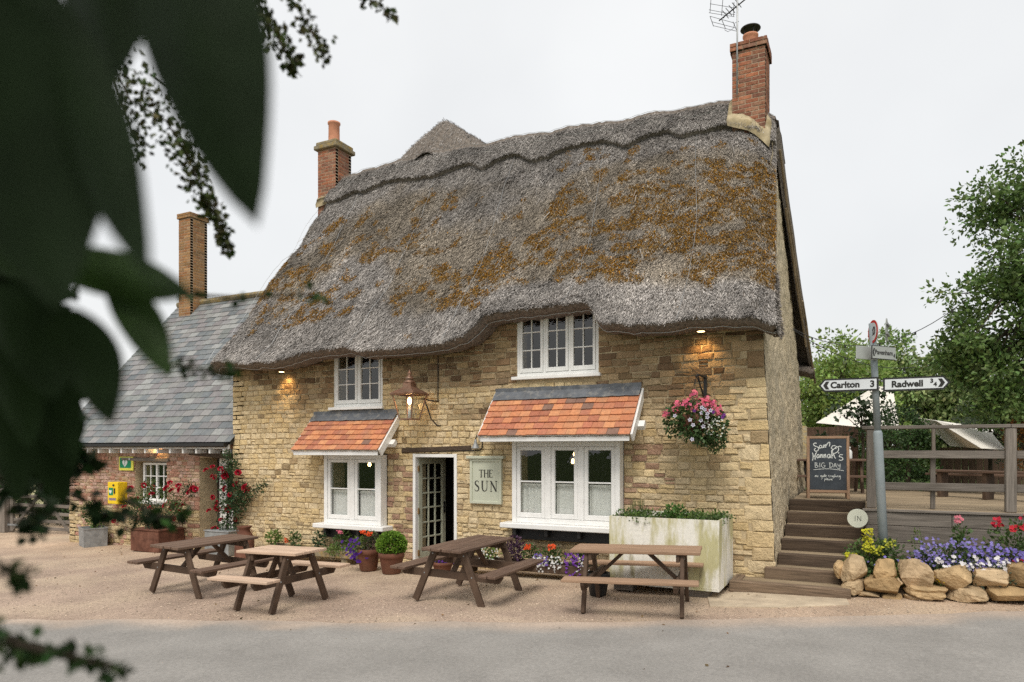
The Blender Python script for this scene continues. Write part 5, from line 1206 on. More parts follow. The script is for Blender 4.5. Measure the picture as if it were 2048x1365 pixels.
front_plant(685, 1090, 'pink geranium with trailing green leaves, right end of the stone trough', [((0.0, 0, 0.2), (0.17, 0.1, 0.2), 260, 0.055, GRN), ((-0.05, -0.15, 0.04), (0.25, 0.08, 0.08), 240, 0.045, LGR)], [('geranium_head', scatter((0.02, -0.1, 0.36), (0.05, 0.03, 0.03), 24), (0.66, 0.16, 0.24), 0.018)])
def pot(px, py, r, h, label, m='potclay', y=None):
    p = ground_loc(px, py); t = thing('plant_pot', label, 'plant pot', p)
    b = MB(); b.lathe([(r * 0.68, 0), (r * 0.74, 0.02), (r * 0.95, h * 0.72), (r * 0.97, h * 0.74), (r * 1.05, h * 0.76), (r * 1.06, h * 0.99), (r * 1.02, h), (r * 0.92, h), (r * 0.9, h * 0.85), (0.0, h * 0.86)], (0, 0, 0), 26); b.build('pot', m, t, True); b = MB(); b.lathe([(0.0, h * 0.875), (r * 0.89, h * 0.865)], (0, 0, 0), 20); b.build('soil', 'soil', t); return p
p = pot(783, 1148, 0.20, 0.34, 'round terracotta pot left of the open door')
t = plant('basil_ball', 'dense bright green ball of herb in the terracotta pot', 'plant', (p.x, p.y, p.z + 0.33), [clump((0, 0, 0.13), (0.235, 0.235, 0.205), 2600, 0.034, (0.15, 0.27, 0.03), 0.25, 0.3, 0.3, 0.8), clump((0, 0, 0.10), (0.19, 0.19, 0.16), 700, 0.05, (0.05, 0.10, 0.015), 0.3, 0.3, 0.3, 0.8)])
p = pot(737, 1142, 0.19, 0.36, 'brown pot hidden under trailing purple petunias', 'potclay')
t = plant('petunia_pot_plant', 'trailing purple petunias with orange geraniums in the brown pot', 'plant', (p.x, p.y, p.z + 0.34), [clump((0.08, 0.02, 0.12), (0.16, 0.14, 0.16), 300, 0.04, (0.10, 0.075, 0.06), 0.8), clump((-0.14, -0.05, 0.05), (0.2, 0.16, 0.16), 380, 0.045, LGR, 0.8), clump((0.02, 0.03, 0.2), (0.14, 0.12, 0.13), 200, 0.045, GRN, 0.8)])
flowers(t, 'petunias', [(-0.16 + rnd.gauss(0, 0.11), -0.2 + rnd.uniform(-.05, .08), 0.03 + rnd.gauss(0, 0.10)) for _ in range(44)], (0.075, 0.018, 0.22), 0.034)
flowers(t, 'geranium_head', scatter((-0.03, -0.1, 0.30), (0.045, 0.03, 0.03), 24) + scatter((0.10, -0.1, 0.28), (0.05, 0.03, 0.035), 28), (0.70, 0.09, 0.02), 0.019)
# dark trough below the large bay
yT = -0.62; xa, xb = on_y(905, 1135, yT).x, on_y(1180, 1140, yT).x
trough(xa, xb, yT, 0.30, 'framewood', 'long dark trough of bedding flowers below the large bay')
def bed_at(px, py, y): p = on_y(px, py, y); return p
k = 0
for px_, lab, cl_, bl_ in (
    (930, 'white alyssum at the left end of the dark trough', [((0, 0, 0.14), (0.2, 0.12, 0.12), 260, 0.04, GRN)], [('alyssum', 60, (0.0, -0.12, 0.15), (0.2, 0.05, 0.11), (0.72, 0.72, 0.68), 0.015), ('lobelia', 22, (-0.15, -0.14, 0.02), (0.1, 0.04, 0.08), (0.16, 0.08, 0.40), 0.02)]),
    (980, 'pink geranium and white alyssum in the dark trough behind the dark table', [((0, 0, 0.2), (0.18, 0.12, 0.17), 260, 0.05, LGR)], [('geranium_head', 26, (-0.05, -0.1, 0.36), (0.07, 0.03, 0.03), (0.72, 0.18, 0.25), 0.02), ('alyssum', 46, (0.05, -0.13, 0.16), (0.17, 0.04, 0.12), (0.72, 0.72, 0.7), 0.015)]),
    (1030, 'dark purple leaved plant right of centre in the dark trough', [((0, 0, 0.22), (0.15, 0.12, 0.2), 320, 0.05, (0.075, 0.035, 0.07))], []),
    (1062, 'orange geranium in the dark trough beside the dark purple plant', [((0, 0, 0.16), (0.12, 0.1, 0.14), 160, 0.05, GRN)], [('geranium_head', 26, (-0.02, -0.1, 0.28), (0.055, 0.03, 0.04), (0.74, 0.09, 0.02), 0.02)]),
    (1105, 'white alyssum and violet lobelia under an orange geranium in the trough', [((0, 0, 0.16), (0.22, 0.12, 0.14), 300, 0.045, GRN)], [('geranium_head', 24, (0.03, -0.1, 0.30), (0.055, 0.03, 0.04), (0.74, 0.10, 0.03), 0.02), ('alyssum', 110, (-0.02, -0.16, 0.05), (0.24, 0.05, 0.12), (0.74, 0.74, 0.72), 0.016), ('lobelia', 40, (-0.12, -0.15, 0.12), (0.12, 0.04, 0.09), (0.17, 0.10, 0.42), 0.018)]),
    (1160, 'violet lobelia spilling over the right end of the dark trough', [((0, 0, 0.14), (0.2, 0.12, 0.17), 300, 0.045, DGR)], [('lobelia', 75, (-0.02, -0.14, 0.06), (0.19, 0.06, 0.17), (0.18, 0.05, 0.36), 0.022), ('alyssum', 30, (0.1, -0.15, 0.08), (0.1, 0.04, 0.12), (0.7, 0.7, 0.7), 0.015)])):
    front_plant(px_, 1120, lab, cl_, [(n_, scatter(c_, r_, q_), col_, s_) for n_, q_, c_, r_, col_, s_ in bl_], y=-0.46, zb=0.25)
pot(1196, 1192, 0.15, 0.30, 'dark pot between the trough and the white tank', 'black')
# door-side pot of purple flowers seen through the dark table
p = pot(885, 1150, 0.16, 0.2, 'small terracotta pot beside the open door step')
t = plant('pansy_plant', 'small purple pansies in the pot beside the door step', 'plant', (p.x, p.y, p.z + 0.18), [clump((0, 0, 0.06), (0.14, 0.12, 0.09), 160, 0.04, GRN)]); flowers(t, 'pansies', scatter((0.02, -0.1, 0.08), (0.12, 0.03, 0.07), 22), (0.13, 0.03, 0.30), 0.026)

# ================================================================== whitewashed tank
TK = thing('whitewashed_tank', 'big whitewashed metal tank planter streaked with moss', 'planter', (4.66, -1.12, gz(4.66) + 0.008))
TW = 0.72; zb_, zt_ = 0.10, 1.0
b = MB(); o = 0.02
b.grid([[(-TW, 0, z), (TW, 0, z), (TW, 1.05, z), (-TW, 1.05, z)] for z in (zb_, 0.4, 0.7, zt_)] + [[(-TW + o, o, zt_), (TW - o, o, zt_), (TW - o, 1.05 - o, zt_), (-TW + o, 1.05 - o, zt_)], [(-TW + o, o, zt_ - 0.1), (TW - o, o, zt_ - 0.1), (TW - o, 1.05 - o, zt_ - 0.1), (-TW + o, 1.05 - o, zt_ - 0.1)]], True)
b.add([(-TW, 0, zb_), (TW, 0, zb_), (TW, 1.05, zb_), (-TW, 1.05, zb_)], [(3, 2, 1, 0)]); b.build('walls', 'tankwash', TK)
b = MB()
for k in range(46): b.lathe([(0.0, 0.006), (0.006, 0.004), (0.008, 0.0)], (0, 0, 0), 6, Matrix.Translation((-TW + 0.03 + k * (2 * TW - 0.06) / 45, -0.001, zb_ + 0.035)) @ Matrix.Rotation(math.pi / 2, 4, 'X'))
b.build('rivets', 'tankwash', TK)
for s in (-0.55, 0.45): b = MB(); b.box(s - 0.13, s + 0.13, 0.06, 0.3, 0, zb_ - 0.001, 0.008); b.build('block', 'greywood_x', TK)
b = MB(); b.box(-TW + o, TW - o, o, 1.05 - o, 0.86, 0.93); b.build('soil', 'soil', TK)
cl_ = [clump((rnd.uniform(-0.68, 0.68), rnd.uniform(0.05, 0.95), 0.98), (0.14, 0.12, 0.07), 90, 0.04, GRN if rnd.random() < .6 else LGR, 0.9, 0.5) for _ in range(26)] + [clump((0.1, 0.3, 1.04), (0.16, 0.12, 0.12), 240, 0.05, (0.07, 0.15, 0.03), 0.9, 0.4)]
t = plant('tank_herbs', 'low green herbs growing along the top of the white tank', 'plant', TK.location, cl_)
b = MB()
for k in range(26): x = -0.42 + rnd.gauss(0, 0.06); b.tube([(x, 0.3, 0.93), (x + rnd.uniform(-.03, .03), 0.3 + rnd.uniform(-.05, .05), 1.13 + rnd.uniform(0, .1))], [0.004, 0.002], 4)
b.cur = None; o_ = b.build('chives', 'grass', t)

# ================================================================== garden steps, deck and railings
DZ = 1.183
ST = thing('garden_steps', 'flight of timber sleeper steps climbing to the deck', 'steps')
yS = [-0.56, -0.13, 0.26, 0.72, 1.24, 1.70, 2.17]; zS = [0.27, 0.41, 0.555, 0.705, 0.86, 1.02, DZ]; z0 = [0.06] + zS[:-1]
xl_ = [5.41, 5.80, 5.93, 5.93, 5.93, 5.92, 5.91]; xr_ = [6.86, 6.92, 7.0, 7.0, 7.0, 7.0, 7.02]
for k in range(7):
    b = MB(); b.box(xl_[k], xr_[k], yS[k], yS[k] + 0.13, z0[k] - 0.02, zS[k], 0.012); b.build('riser_sleeper', 'sleeper_x' if k < 2 else 'riserwood', ST)
    if k < 6:
        b = MB(); n = 5; ye_ = yS[k + 1]
        b.box(xl_[k] + 0.13 if k < 2 else xl_[k], xr_[k], yS[k] + 0.131, ye_ + 0.05, z0[k] - 0.1, zS[k] - 0.012, 0.006); b.build('tread', 'deckwood_x', ST)
b = MB(); b.box(5.41, 5.54, -0.429, 0.0, 0.04, 0.27, 0.012); b.build('side_sleeper', 'sleeper_y', ST)
b = MB(); b.box(5.80, 5.93, 0.001, 0.255, 0.24, 0.41, 0.012); b.build('side_sleeper', 'sleeper_y', ST)
DK = thing('deck', 'raised weathered timber deck behind the flower bed', 'deck')
y = 0.84
while y < 6.2:
    xs_ = 7.03 if y < 2.30 else 5.95; b = MB(); b.box(xs_, 13.0, y, y + 0.139, DZ - 0.035, DZ + rnd.uniform(-.003, .003), 0.004); b.build('board', 'deckwood_x', DK); y += 0.146
for k, (za, zb2) in enumerate(((0.96, DZ - 0.04), (0.73, 0.955), (0.50, 0.725), (0.2, 0.495))):
    xx = 7.03; kk = 0
    for xa, xb in (((7.03, 9.2), (9.205, 13.0)) if k % 2 else ((7.03, 8.05), (8.055, 10.4), (10.405, 13.0))):
        b = MB(); b.box(xa, xb, 0.80, 0.86, za, zb2, 0.006); b.build('fascia_board', 'greywood_x', DK)
    b = MB(); b.box(7.025, 7.085, 0.865, 2.16, za, zb2, 0.006); b.build('side_board', 'sleeper_y', DK)
b = MB(); b.box(6.99, 13.0, 0.775, 0.865, DZ - 0.036, DZ - 0.002, 0.006); b.build('edge_board', 'greywood_x', DK)
FN = thing('deck_railing', 'grey timber post and rail fence along the deck edge', 'fence')
def post(x, y, w, z1=None): b = MB(); b.box(x - w / 2, x + w / 2, y - w / 2, y + w / 2, DZ + 0.002, z1 or DZ + 1.10, 0.008); b.build('post', 'greywood_z', FN)
post(7.10, 0.93, 0.115); post(7.10, 2.45, 0.115); x4 = on_y(2021, 950, 0.93).x; post(x4, 0.93, 0.12); post(on_y(1866, 950, 0.98).x, 1.02, 0.06, DZ + 0.70); post(11.5, 0.93, 0.115)
for xa, xb in ((6.98, x4 - 0.005), (x4 + 0.0, 13.0)): b = MB(); b.box(xa, xb, 0.86, 1.0, DZ + 1.103, DZ + 1.15, 0.006); b.build('top_rail', 'greywood_x', FN)
for za in (0.26, 0.70):
    for xa, xb in ((7.16, x4 - 0.061), (x4 + 0.061, 11.4)): b = MB(); b.box(xa, xb, 0.905, 0.95, DZ + za, DZ + za + 0.105, 0.006); b.build('rail', 'greywood_x', FN)
    b = MB(); b.box(7.078, 7.122, 0.99, 2.39, DZ + za, DZ + za + 0.105, 0.006); b.build('side_rail', 'greywood_y', FN)
b = MB(); b.box(7.03, 7.17, 1.001, 2.51, DZ + 1.103, DZ + 1.15, 0.006); b.build('side_top_rail', 'greywood_y', FN)
# round IN sign on the deck corner
p = on_y(1715, 1038, 0.70); t = thing('round_sign', 'round pale board reading IN beside the steps', 'sign', (p.x, 0.765, p.z)); MX = Matrix.Rotation(math.pi / 2, 4, 'X')
b = MB(); b.lathe([(0.0, 0.0), (0.128, 0.0), (0.132, 0.006), (0.128, 0.014), (0.0, 0.014)], (0, 0, 0), 36, MX); b.build('disc', 'insign', t)
b = MB(); fI = lambda u, v, d: (u, -0.0145 - d, v)
b.ribbon([(-0.03, -0.035), (-0.03, 0.035)], 0.006, fI); b.ribbon([(0.0, -0.035), (0.0, 0.035)], 0.005, fI); b.ribbon([(0.0, 0.035), (0.042, -0.035)], 0.006, lambda u, v, d: (u, -0.0148 - d, v)); b.ribbon([(0.042, -0.035), (0.042, 0.035)], 0.005, fI); b.build('lettering', 'ink', t)

# A-board
q0, q1 = on_z(1612, 990, DZ), on_z(1700, 990, DZ); AY = 2.62
a0, a1 = on_y(1614, 992, AY), on_y(1700, 992, AY); AWd = (a1.x - a0.x) / 2
AB = thing('chalk_board', 'wooden framed chalk A-board standing at the top of the steps', 'a-board', ((a0.x + a1.x) / 2, AY, DZ + 0.002), math.radians(6))
AH = on_y(1655, 872, AY).z - DZ; tl = 0.10
TM = Matrix.Rotation(-tl, 4, 'X')
def ab(name, m, *a, back=False):
    b = MB(); M_ = TM if not back else Matrix.Translation((0, 0.32, 0)) @ Matrix.Rotation(tl + 0.08, 4, 'X'); b.box(*a, 0.005, M_); return b.build(name, m, AB)
for bk in (False, True):
    ab('stile', 'midwood_z', -AWd, -AWd + 0.045, -0.015, 0.015, 0.0, AH, back=bk); ab('stile', 'midwood_z', AWd - 0.045, AWd, -0.015, 0.015, 0.0, AH, back=bk)
    ab('rail', 'midwood_x', -AWd + 0.045, AWd - 0.045, -0.014, 0.014, AH - 0.045, AH, back=bk); ab('rail', 'midwood_x', -AWd + 0.045, AWd - 0.045, -0.014, 0.014, 0.10, 0.145, back=bk)
    ab('slate_panel', 'slateboard', -AWd + 0.045, AWd - 0.045, -0.008, 0.008, 0.145, AH - 0.045, back=bk)
def chalk(strokes, w):
    b = MB()
    for s in strokes:
        pts = []
        for k in range(len(s) - 1):
            P0, P1, P2, P3 = s[max(k - 1, 0)], s[k], s[k + 1], s[min(k + 2, len(s) - 1)]
            for t_ in (0, 0.25, 0.5, 0.75): pts.append(tuple(0.5 * (2 * P1[i] + (P2[i] - P0[i]) * t_ + (2 * P0[i] - 5 * P1[i] + 4 * P2[i] - P3[i]) * t_ ** 2 + (3 * P1[i] - P0[i] - 3 * P2[i] + P3[i]) * t_ ** 3) for i in (0, 1)))
        pts.append(s[-1])
        sx = (2 * AWd - 0.09) / 663.0; sz = (AH - 0.19) / 815.0; d_ = -0.010 - 0.0004 * rnd.random()
        b.ribbon([((x - 553.5) * sx, AH - 0.045 - (y - 155) * sz) for x, y in pts], w, lambda u, v, q: tuple(TM @ Vector((u, d_ - q * 0.2, v))))
    return b.build('chalk_lettering', 'chalk', AB)
chalk([[(350, 228), (310, 225), (292, 250), (325, 275), (370, 290), (385, 320), (360, 352), (322, 352), (308, 330), (330, 305)], [(445, 268), (415, 262), (395, 288), (408, 308), (435, 290), (446, 266), (442, 298), (460, 300)], [(468, 300), (478, 255), (484, 300)], [(484, 280), (505, 250), (515, 262), (512, 298)], [(514, 275), (545, 235), (575, 212), (590, 225), (580, 280)],
       [(690, 268), (640, 270), (615, 305), (650, 325), (690, 300), (710, 282)], [(655, 328), (618, 350), (640, 388), (700, 380), (742, 340), (738, 295), (710, 282), (690, 300), (705, 318)], [(740, 285), (765, 275), (798, 290)],
       [(272, 380), (285, 420), (280, 480), (266, 505)], [(350, 368), (320, 420), (322, 492)], [(285, 440), (330, 425)], [(395, 410), (365, 410), (350, 445), (375, 462), (395, 415), (395, 460)], [(415, 460), (420, 405), (425, 460)], [(425, 430), (445, 402), (455, 460)], [(475, 460), (480, 405), (486, 462)], [(486, 430), (508, 402), (518, 462)], [(590, 405), (555, 410), (545, 445), (575, 462), (592, 410), (598, 462)], [(640, 345), (622, 380), (625, 470)], [(628, 430), (655, 405), (668, 440), (690, 470)], [(750, 372), (744, 392)], [(820, 412), (775, 410), (755, 440), (800, 452), (822, 478), (790, 500), (750, 492)]], 0.0125)
chalk([[(318, 540), (322, 615)], [(315, 540), (355, 545), (345, 572), (325, 576)], [(325, 576), (375, 590), (355, 612), (318, 615)], [(405, 540), (405, 615)], [(492, 548), (455, 542), (435, 578), (455, 612), (495, 605), (497, 580), (470, 580)], [(588, 540), (585, 612)], [(570, 540), (622, 545), (642, 578), (612, 610), (575, 613)], [(655, 612), (680, 545), (706, 610)], [(665, 588), (700, 586)], [(726, 555), (740, 590), (765, 582)], [(772, 552), (764, 630), (735, 634), (730, 615)], [(290, 652), (560, 634), (835, 662)]], 0.0075)
chalk([[(318, 765), (322, 740), (328, 765)], [(326, 750), (342, 742), (345, 765)], [(370, 745), (355, 750), (362, 768), (375, 752), (366, 745)], [(440, 738), (420, 745), (425, 765), (442, 745), (445, 790), (425, 800)], [(470, 740), (455, 752), (465, 762), (475, 745), (478, 762)], [(488, 715), (486, 762), (500, 758)], [(480, 735), (505, 732)], [(502, 752), (522, 745), (512, 735), (502, 752), (525, 762)], [(580, 732), (558, 745), (575, 765), (590, 755)], [(595, 740), (600, 765), (598, 745), (612, 738)], [(635, 742), (618, 752), (630, 765), (640, 745), (642, 765)], [(660, 740), (648, 750), (662, 762), (648, 785)], [(675, 715), (673, 765), (685, 745), (692, 765)], [(702, 745), (703, 765)], [(715, 765), (718, 745), (732, 745), (733, 765)], [(770, 740), (748, 748), (755, 765), (772, 745), (770, 795), (750, 795)],
       [(490, 790), (488, 835)], [(490, 792), (512, 798), (492, 815)], [(525, 780), (522, 815)], [(535, 805), (550, 795), (540, 788), (535, 808), (552, 815)], [(572, 795), (558, 805), (570, 815), (578, 798), (580, 815)], [(600, 792), (590, 800), (604, 810), (590, 818)], [(615, 805), (628, 798), (618, 788), (612, 808), (632, 815)]], 0.0055)

# ================================================================== finger post
sp = Vector((7.26, 0.20, 0.0)); sp.z = gz(7.26)
FP = thing('signpost', 'grey metal signpost carrying road signs in the flower bed', 'signpost', sp)
lean = Vector((-0.045, 0.0, 1.0)); TP = lambda z: tuple(lean * z)
b = MB(); b.tube([TP(0), TP(2.05), TP(2.07), TP(2.09)], [0.057, 0.057, 0.052, 0.044], 20); b.build('lower_tube', 'postgrey', FP, True)
b = MB(); b.tube([TP(2.08), TP(3.50)], 0.042, 20); b.build('upper_tube', 'postgrey', FP, True)
def sx(px, py, y): p = on_y(px, py, y); return p
def text_mesh(s, size, off, M_, name, m, parent, ext=0.0012):
    cu = bpy.data.curves.new('t', 'FONT'); cu.body = s; cu.size = size; cu.offset = off; cu.extrude = ext; cu.resolution_u = 4; cu.align_x = 'CENTER'; cu.align_y = 'CENTER'
    o = bpy.data.objects.new('t', cu); COL.objects.link(o); bpy.context.view_layer.update(); me = bpy.data.meshes.new_from_object(o); bpy.data.objects.remove(o); bpy.data.curves.remove(cu)
    me.transform(M_); me.materials.clear(); me.materials.append(MATS[m]); return link(name, me, parent)
RXM = Matrix.Rotation(math.pi / 2, 4, 'X')
def finger(side, px0, px1, pyt, pyb, word, num, label):
    y = sp.y - 0.075; p0, p1 = on_y(px0, pyb, y), on_y(px1, pyt, y); L = p1.x - p0.x; h = (on_y(px0, pyt, y).z - on_y(px0, pyb, y).z); zc = (on_y((px0 + px1) / 2, (pyt + pyb) / 2, y)).z
    t = thing('finger_sign', label, 'sign', ((p0.x + p1.x) / 2, y, zc), 0.0)
    s = 1 if side == 'R' else -1; w = L / 2; e = h / 2
    def outline(k):
        a = h * 0.42; q = [(-w + k, -e + k), (w - a - k * 0.3, -e + k), (w - k * 1.3, 0), (w - a - k * 0.3, e - k), (-w + k, e - k)]; return [(s * u, v) for u, v in (q if s > 0 else q[::-1])]
    f = lambda u, v, d: (u, d, v)
    b = MB(); b.prism(outline(0.0), f, 0.0, 0.012); b.build('plate', 'black', t)
    b = MB(); b.prism(outline(0.022), f, -0.004, -0.0003); b.build('face', 'signwhite', t)
    b = MB(); xa = w - h * 0.42 - 0.03; q = [(xa - 0.03, e * 0.60), (xa + 0.012, e * 0.60), (xa + h * 0.26, 0), (xa + 0.012, -e * 0.60), (xa - 0.03, -e * 0.60), (xa + h * 0.26 - 0.046, 0)]; b.prism([(s * u, v) for u, v in (q if s > 0 else q[::-1])], f, -0.0072, -0.0044); b.build('chevron', 'ink', t)
    text_mesh(word, h * 0.64, 0.0042, Matrix.Translation((-0.10 if s > 0 else -w * 0.10, -0.006, -0.002)) @ RXM, 'lettering', 'ink', t)
    if s < 0: text_mesh(num, h * 0.66, 0.0042, Matrix.Translation((w * 0.80, -0.006, -0.002)) @ RXM, 'lettering', 'ink', t)
    else:
        text_mesh('3', h * 0.40, 0.003, Matrix.Translation((w * 0.46, -0.006, 0.026)) @ RXM, 'lettering', 'ink', t); text_mesh('4', h * 0.40, 0.003, Matrix.Translation((w * 0.56, -0.006, -0.018)) @ RXM, 'lettering', 'ink', t)
    b = MB(); b.box(-s * w - 0.02, -s * w + 0.02, 0.012, 0.075 + 0.0, -e * 0.7, -e * 0.5); b.box(-s * w - 0.02, -s * w + 0.02, 0.012, 0.075, e * 0.5, e * 0.7); b.build('clip', 'galv', t)
finger('L', 1637, 1757, 757, 783, 'Carlton', '3', 'left-pointing finger sign reading Carlton 3')
finger('R', 1766, 1901, 754, 781, 'Radwell', '', 'right-pointing finger sign reading Radwell three quarters')
# angled finger sign higher up
p = on_y(1763, 707, sp.y - 0.06); t = thing('finger_sign', 'small turned finger sign reading Pavenham, below the speed limit disc', 'sign', (p.x + 0.01, sp.y - 0.11, p.z), math.radians(52))
b = MB(); b.box(-0.20, 0.26, 0.0, 0.012, -0.088, 0.088, 0.004); b.build('plate', 'black', t); b = MB(); b.box(-0.19, 0.25, -0.004, -0.0003, -0.078, 0.078); b.build('face', 'signgrey', t); text_mesh('Pavenham', 0.085, 0.001, Matrix.Translation((0.02, -0.006, 0.0)) @ RXM, 'lettering', 'ink', t)
b = MB(); b.prism([(-0.175, 0.05), (-0.15, 0.05), (-0.17, 0.0), (-0.15, -0.05), (-0.175, -0.05), (-0.19, 0.0)], lambda u, v, d: (u, d, v), -0.007, -0.0045); b.build('chevron', 'ink', t); text_mesh('4', 0.07, 0.001, Matrix.Translation((0.22, -0.006, -0.03)) @ RXM, 'lettering', 'ink', t)
b = MB(); b.box(-0.36, 0.02, 0.10, 0.112, -0.085, 0.085, 0.004); b.build('rear_plate', 'signgrey', t)
# 20 disc
p = on_y(1746, 664, sp.y - 0.04); t = thing('speed_limit_sign', 'round red-ringed 20 speed limit sign at the top of the post', 'sign', (p.x, sp.y - 0.05, p.z), math.radians(-69))
b = MB(); b.lathe([(0.0, 0.0), (0.15, 0.0), (0.15, 0.008), (0.0, 0.008)], (0, 0, 0), 36, MX @ Matrix.Translation((0, 0, -0.008))); b.build('plate', 'signgrey', t)
b = MB(); b.lathe([(0.118, 0.001), (0.15, 0.001), (0.15, 0.004), (0.118, 0.004), (0.118, 0.001)], (0, 0, 0), 36, MX); b.build('red_ring', 'red', t)
b = MB(); b.lathe([(0.0, 0.001), (0.117, 0.001), (0.117, 0.003), (0.0, 0.003)], (0, 0, 0), 36, MX); b.build('face', 'signwhite', t)
text_mesh('20', 0.15, 0.004, Matrix.Translation((0, -0.0046, 0)) @ RXM, 'lettering', 'ink', t)
b = MB(); b.box(-0.02, 0.02, 0.009, 0.05, -0.09, -0.06); b.box(-0.02, 0.02, 0.009, 0.05, 0.06, 0.09); b.build('clip', 'galv', t)
p = on_y(1769, 660, sp.y); t = thing('sign_back', 'grey back of a second road sign at the post top', 'sign', (p.x + 0.02, sp.y + 0.01, p.z), math.radians(84)); b = MB(); b.lathe([(0.0, 0.0), (0.15, 0.0), (0.15, 0.01), (0.0, 0.01)], (0, 0, 0), 30, MX); b.build('plate', 'signgrey', t); b = MB(); b.box(-0.15, 0.15, -0.03, -0.011, 0.05, 0.075); b.box(-0.15, 0.15, -0.03, -0.011, -0.075, -0.05); b.build('rail', 'galv', t)

# ================================================================== boulder wall and flower bed
BW = thing('boulder_wall', 'dry wall of tawny boulders edging the flower bed', 'wall')
def wall_y(x): return -0.42 + (x - 6.79) * 0.115
def cpx(u, v): return 1660 + u / 5.28, 1000 + v / 5.28
BC = [(0.47, 0.335, 0.185), (0.52, 0.39, 0.24), (0.42, 0.29, 0.15), (0.49, 0.36, 0.22)]
for k, (u0, u1, v0, v1, dy) in enumerate(((30, 150, 650, 845, 0.12), (112, 398, 598, 878, 0), (440, 715, 638, 900, 0), (705, 1112, 640, 945, 0), (1095, 1505, 700, 978, 0), (1515, 1888, 733, 932, 0), (1885, 2200, 700, 940, 0), (2200, 2560, 720, 950, 0), (2560, 2900, 690, 950, 0),
    (112, 372, 838, 1000, -0.02), (362, 758, 812, 1000, -0.03), (668, 785, 828, 925, 0.03), (768, 1235, 895, 1045, -0.02), (1250, 1672, 918, 1100, -0.03), (1676, 2110, 928, 1098, -0.03), (2110, 2500, 930, 1100, -0.03), (2500, 2900, 930, 1105, -0.03), (295, 545, 975, 1045, 0.02), (545, 775, 990, 1065, 0.03), (765, 1095, 1005, 1085, 0.03))):
    c0 = on_y(*cpx((u0 + u1) / 2, (v0 + v1) / 2), 0.0); yy = wall_y(c0.x) + dy; yy = wall_y(on_y(*cpx((u0 + u1) / 2, (v0 + v1) / 2), yy).x) + dy + 0.17
    yf = yy - 0.12
    a = on_y(*cpx(u0, (v0 + v1) / 2), yf); c = on_y(*cpx(u1, (v0 + v1) / 2), yf); zt = on_y(*cpx((u0 + u1) / 2, v0), yf).z; zb2 = on_y(*cpx((u0 + u1) / 2, v1), yf).z
    V, F = rock((c.x - a.x) / 2 * 1.02, 0.17 if v0 < 800 else 0.20, (zt - zb2) / 2 * 1.02, 100 + k, 12, 0.22, 0.34)
    b = MB(); b.cur = tuple(np.array(BC[k % 4]) * rnd.uniform(0.85, 1.15)); b.add([tuple(v + np.array([(a.x + c.x) / 2, yy, (zt + zb2) / 2])) for v in V], F); b.build('boulder', 'boulder', BW, False)
b = MB(); rows = []
for t_ in np.linspace(0, 1, 8):
    row = []
    for x in np.linspace(6.72, 12.5, 60):
        y0_, y1_ = wall_y(x) + 0.14, 0.795; row.append((x, y0_ + (y1_ - y0_) * t_, gz(x) + 0.22 + 0.16 * t_ + 0.05 * math.sin(x * 5 + t_ * 6) * (0 < t_ < 1) - (0.2 if t_ == 0 else 0)))
    rows.append(row)
b.grid(rows); tag(b.build('flower_bed_soil', 'soil', None, True), kind='structure')
b = MB(); b.box(6.72, 6.76, -0.1, 0.79, 0.1, 0.42); tag(b.build('bed_edge_soil', 'soil'), kind='structure')
def bed(px, py, y, zb, name, label, cl, fl, group=None):
    p = on_y(px, py, y); base = Vector((p.x, y, zb)); t = plant(name, label, 'plant', base, [clump(c_, r_, n_, s_, co_, 0.8, 0.25) for c_, r_, n_, s_, co_ in cl])
    for f_ in fl: flowers(t, f_[0], scatter(*f_[1]) if not callable(f_[1]) else f_[1](), *f_[2:])
    return t
Z0 = 0.42
bed(1738, 1100, 0.05, Z0, 'spurge', 'lime yellow spurge at the steps end of the flower bed', [((0, 0, 0.22), (0.28, 0.2, 0.22), 620, 0.05, GRN), ((-0.1, 0, 0.1), (0.2, 0.16, 0.16), 260, 0.05, LGR)],
    [('bracts', (((-0.02, -0.12, 0.42), (0.06, 0.05, 0.14), 130)), (0.52, 0.50, 0.03), 0.018, 5, 0.25, None, (0, -0.5, 0.8)), ('bracts', (((-0.20, -0.15, 0.20), (0.07, 0.05, 0.05), 70)), (0.52, 0.50, 0.03), 0.018, 5, 0.25, None, (0, -0.5, 0.8)), ('bracts', (((0.06, -0.15, 0.30), (0.1, 0.05, 0.06), 80)), (0.46, 0.46, 0.04), 0.018, 5, 0.25, None, (0, -0.5, 0.8)), ('bellflowers', (((0.02, -0.2, 0.14), (0.24, 0.04, 0.12), 16)), (0.24, 0.20, 0.55), 0.022)])
bed(1790, 1100, 0.12, Z0, 'leafy_spurge', 'greener spurge clump around the foot of the signpost', [((-0.05, 0, 0.22), (0.16, 0.14, 0.22), 360, 0.045, GRN), ((0.15, -0.1, 0.06), (0.25, 0.14, 0.1), 420, 0.055, LGR)], [('bracts', (((-0.07, -0.1, 0.38), (0.07, 0.05, 0.05), 46)), (0.40, 0.42, 0.05), 0.016, 5, 0.25, None, (0, -0.5, 0.8)), ('bellflowers', (((0.1, -0.16, 0.14), (0.2, 0.04, 0.08), 10)), (0.24, 0.20, 0.55), 0.02)])
bed(1830, 1140, -0.10, Z0 - 0.06, 'fern_leaf_plant', 'low fresh green feathery leaves spilling between the boulders', [((-0.12, 0, 0.03), (0.34, 0.12, 0.10), 620, 0.05, LGR), ((-0.62, -0.02, -0.02), (0.12, 0.1, 0.16), 200, 0.05, GRN)], [])
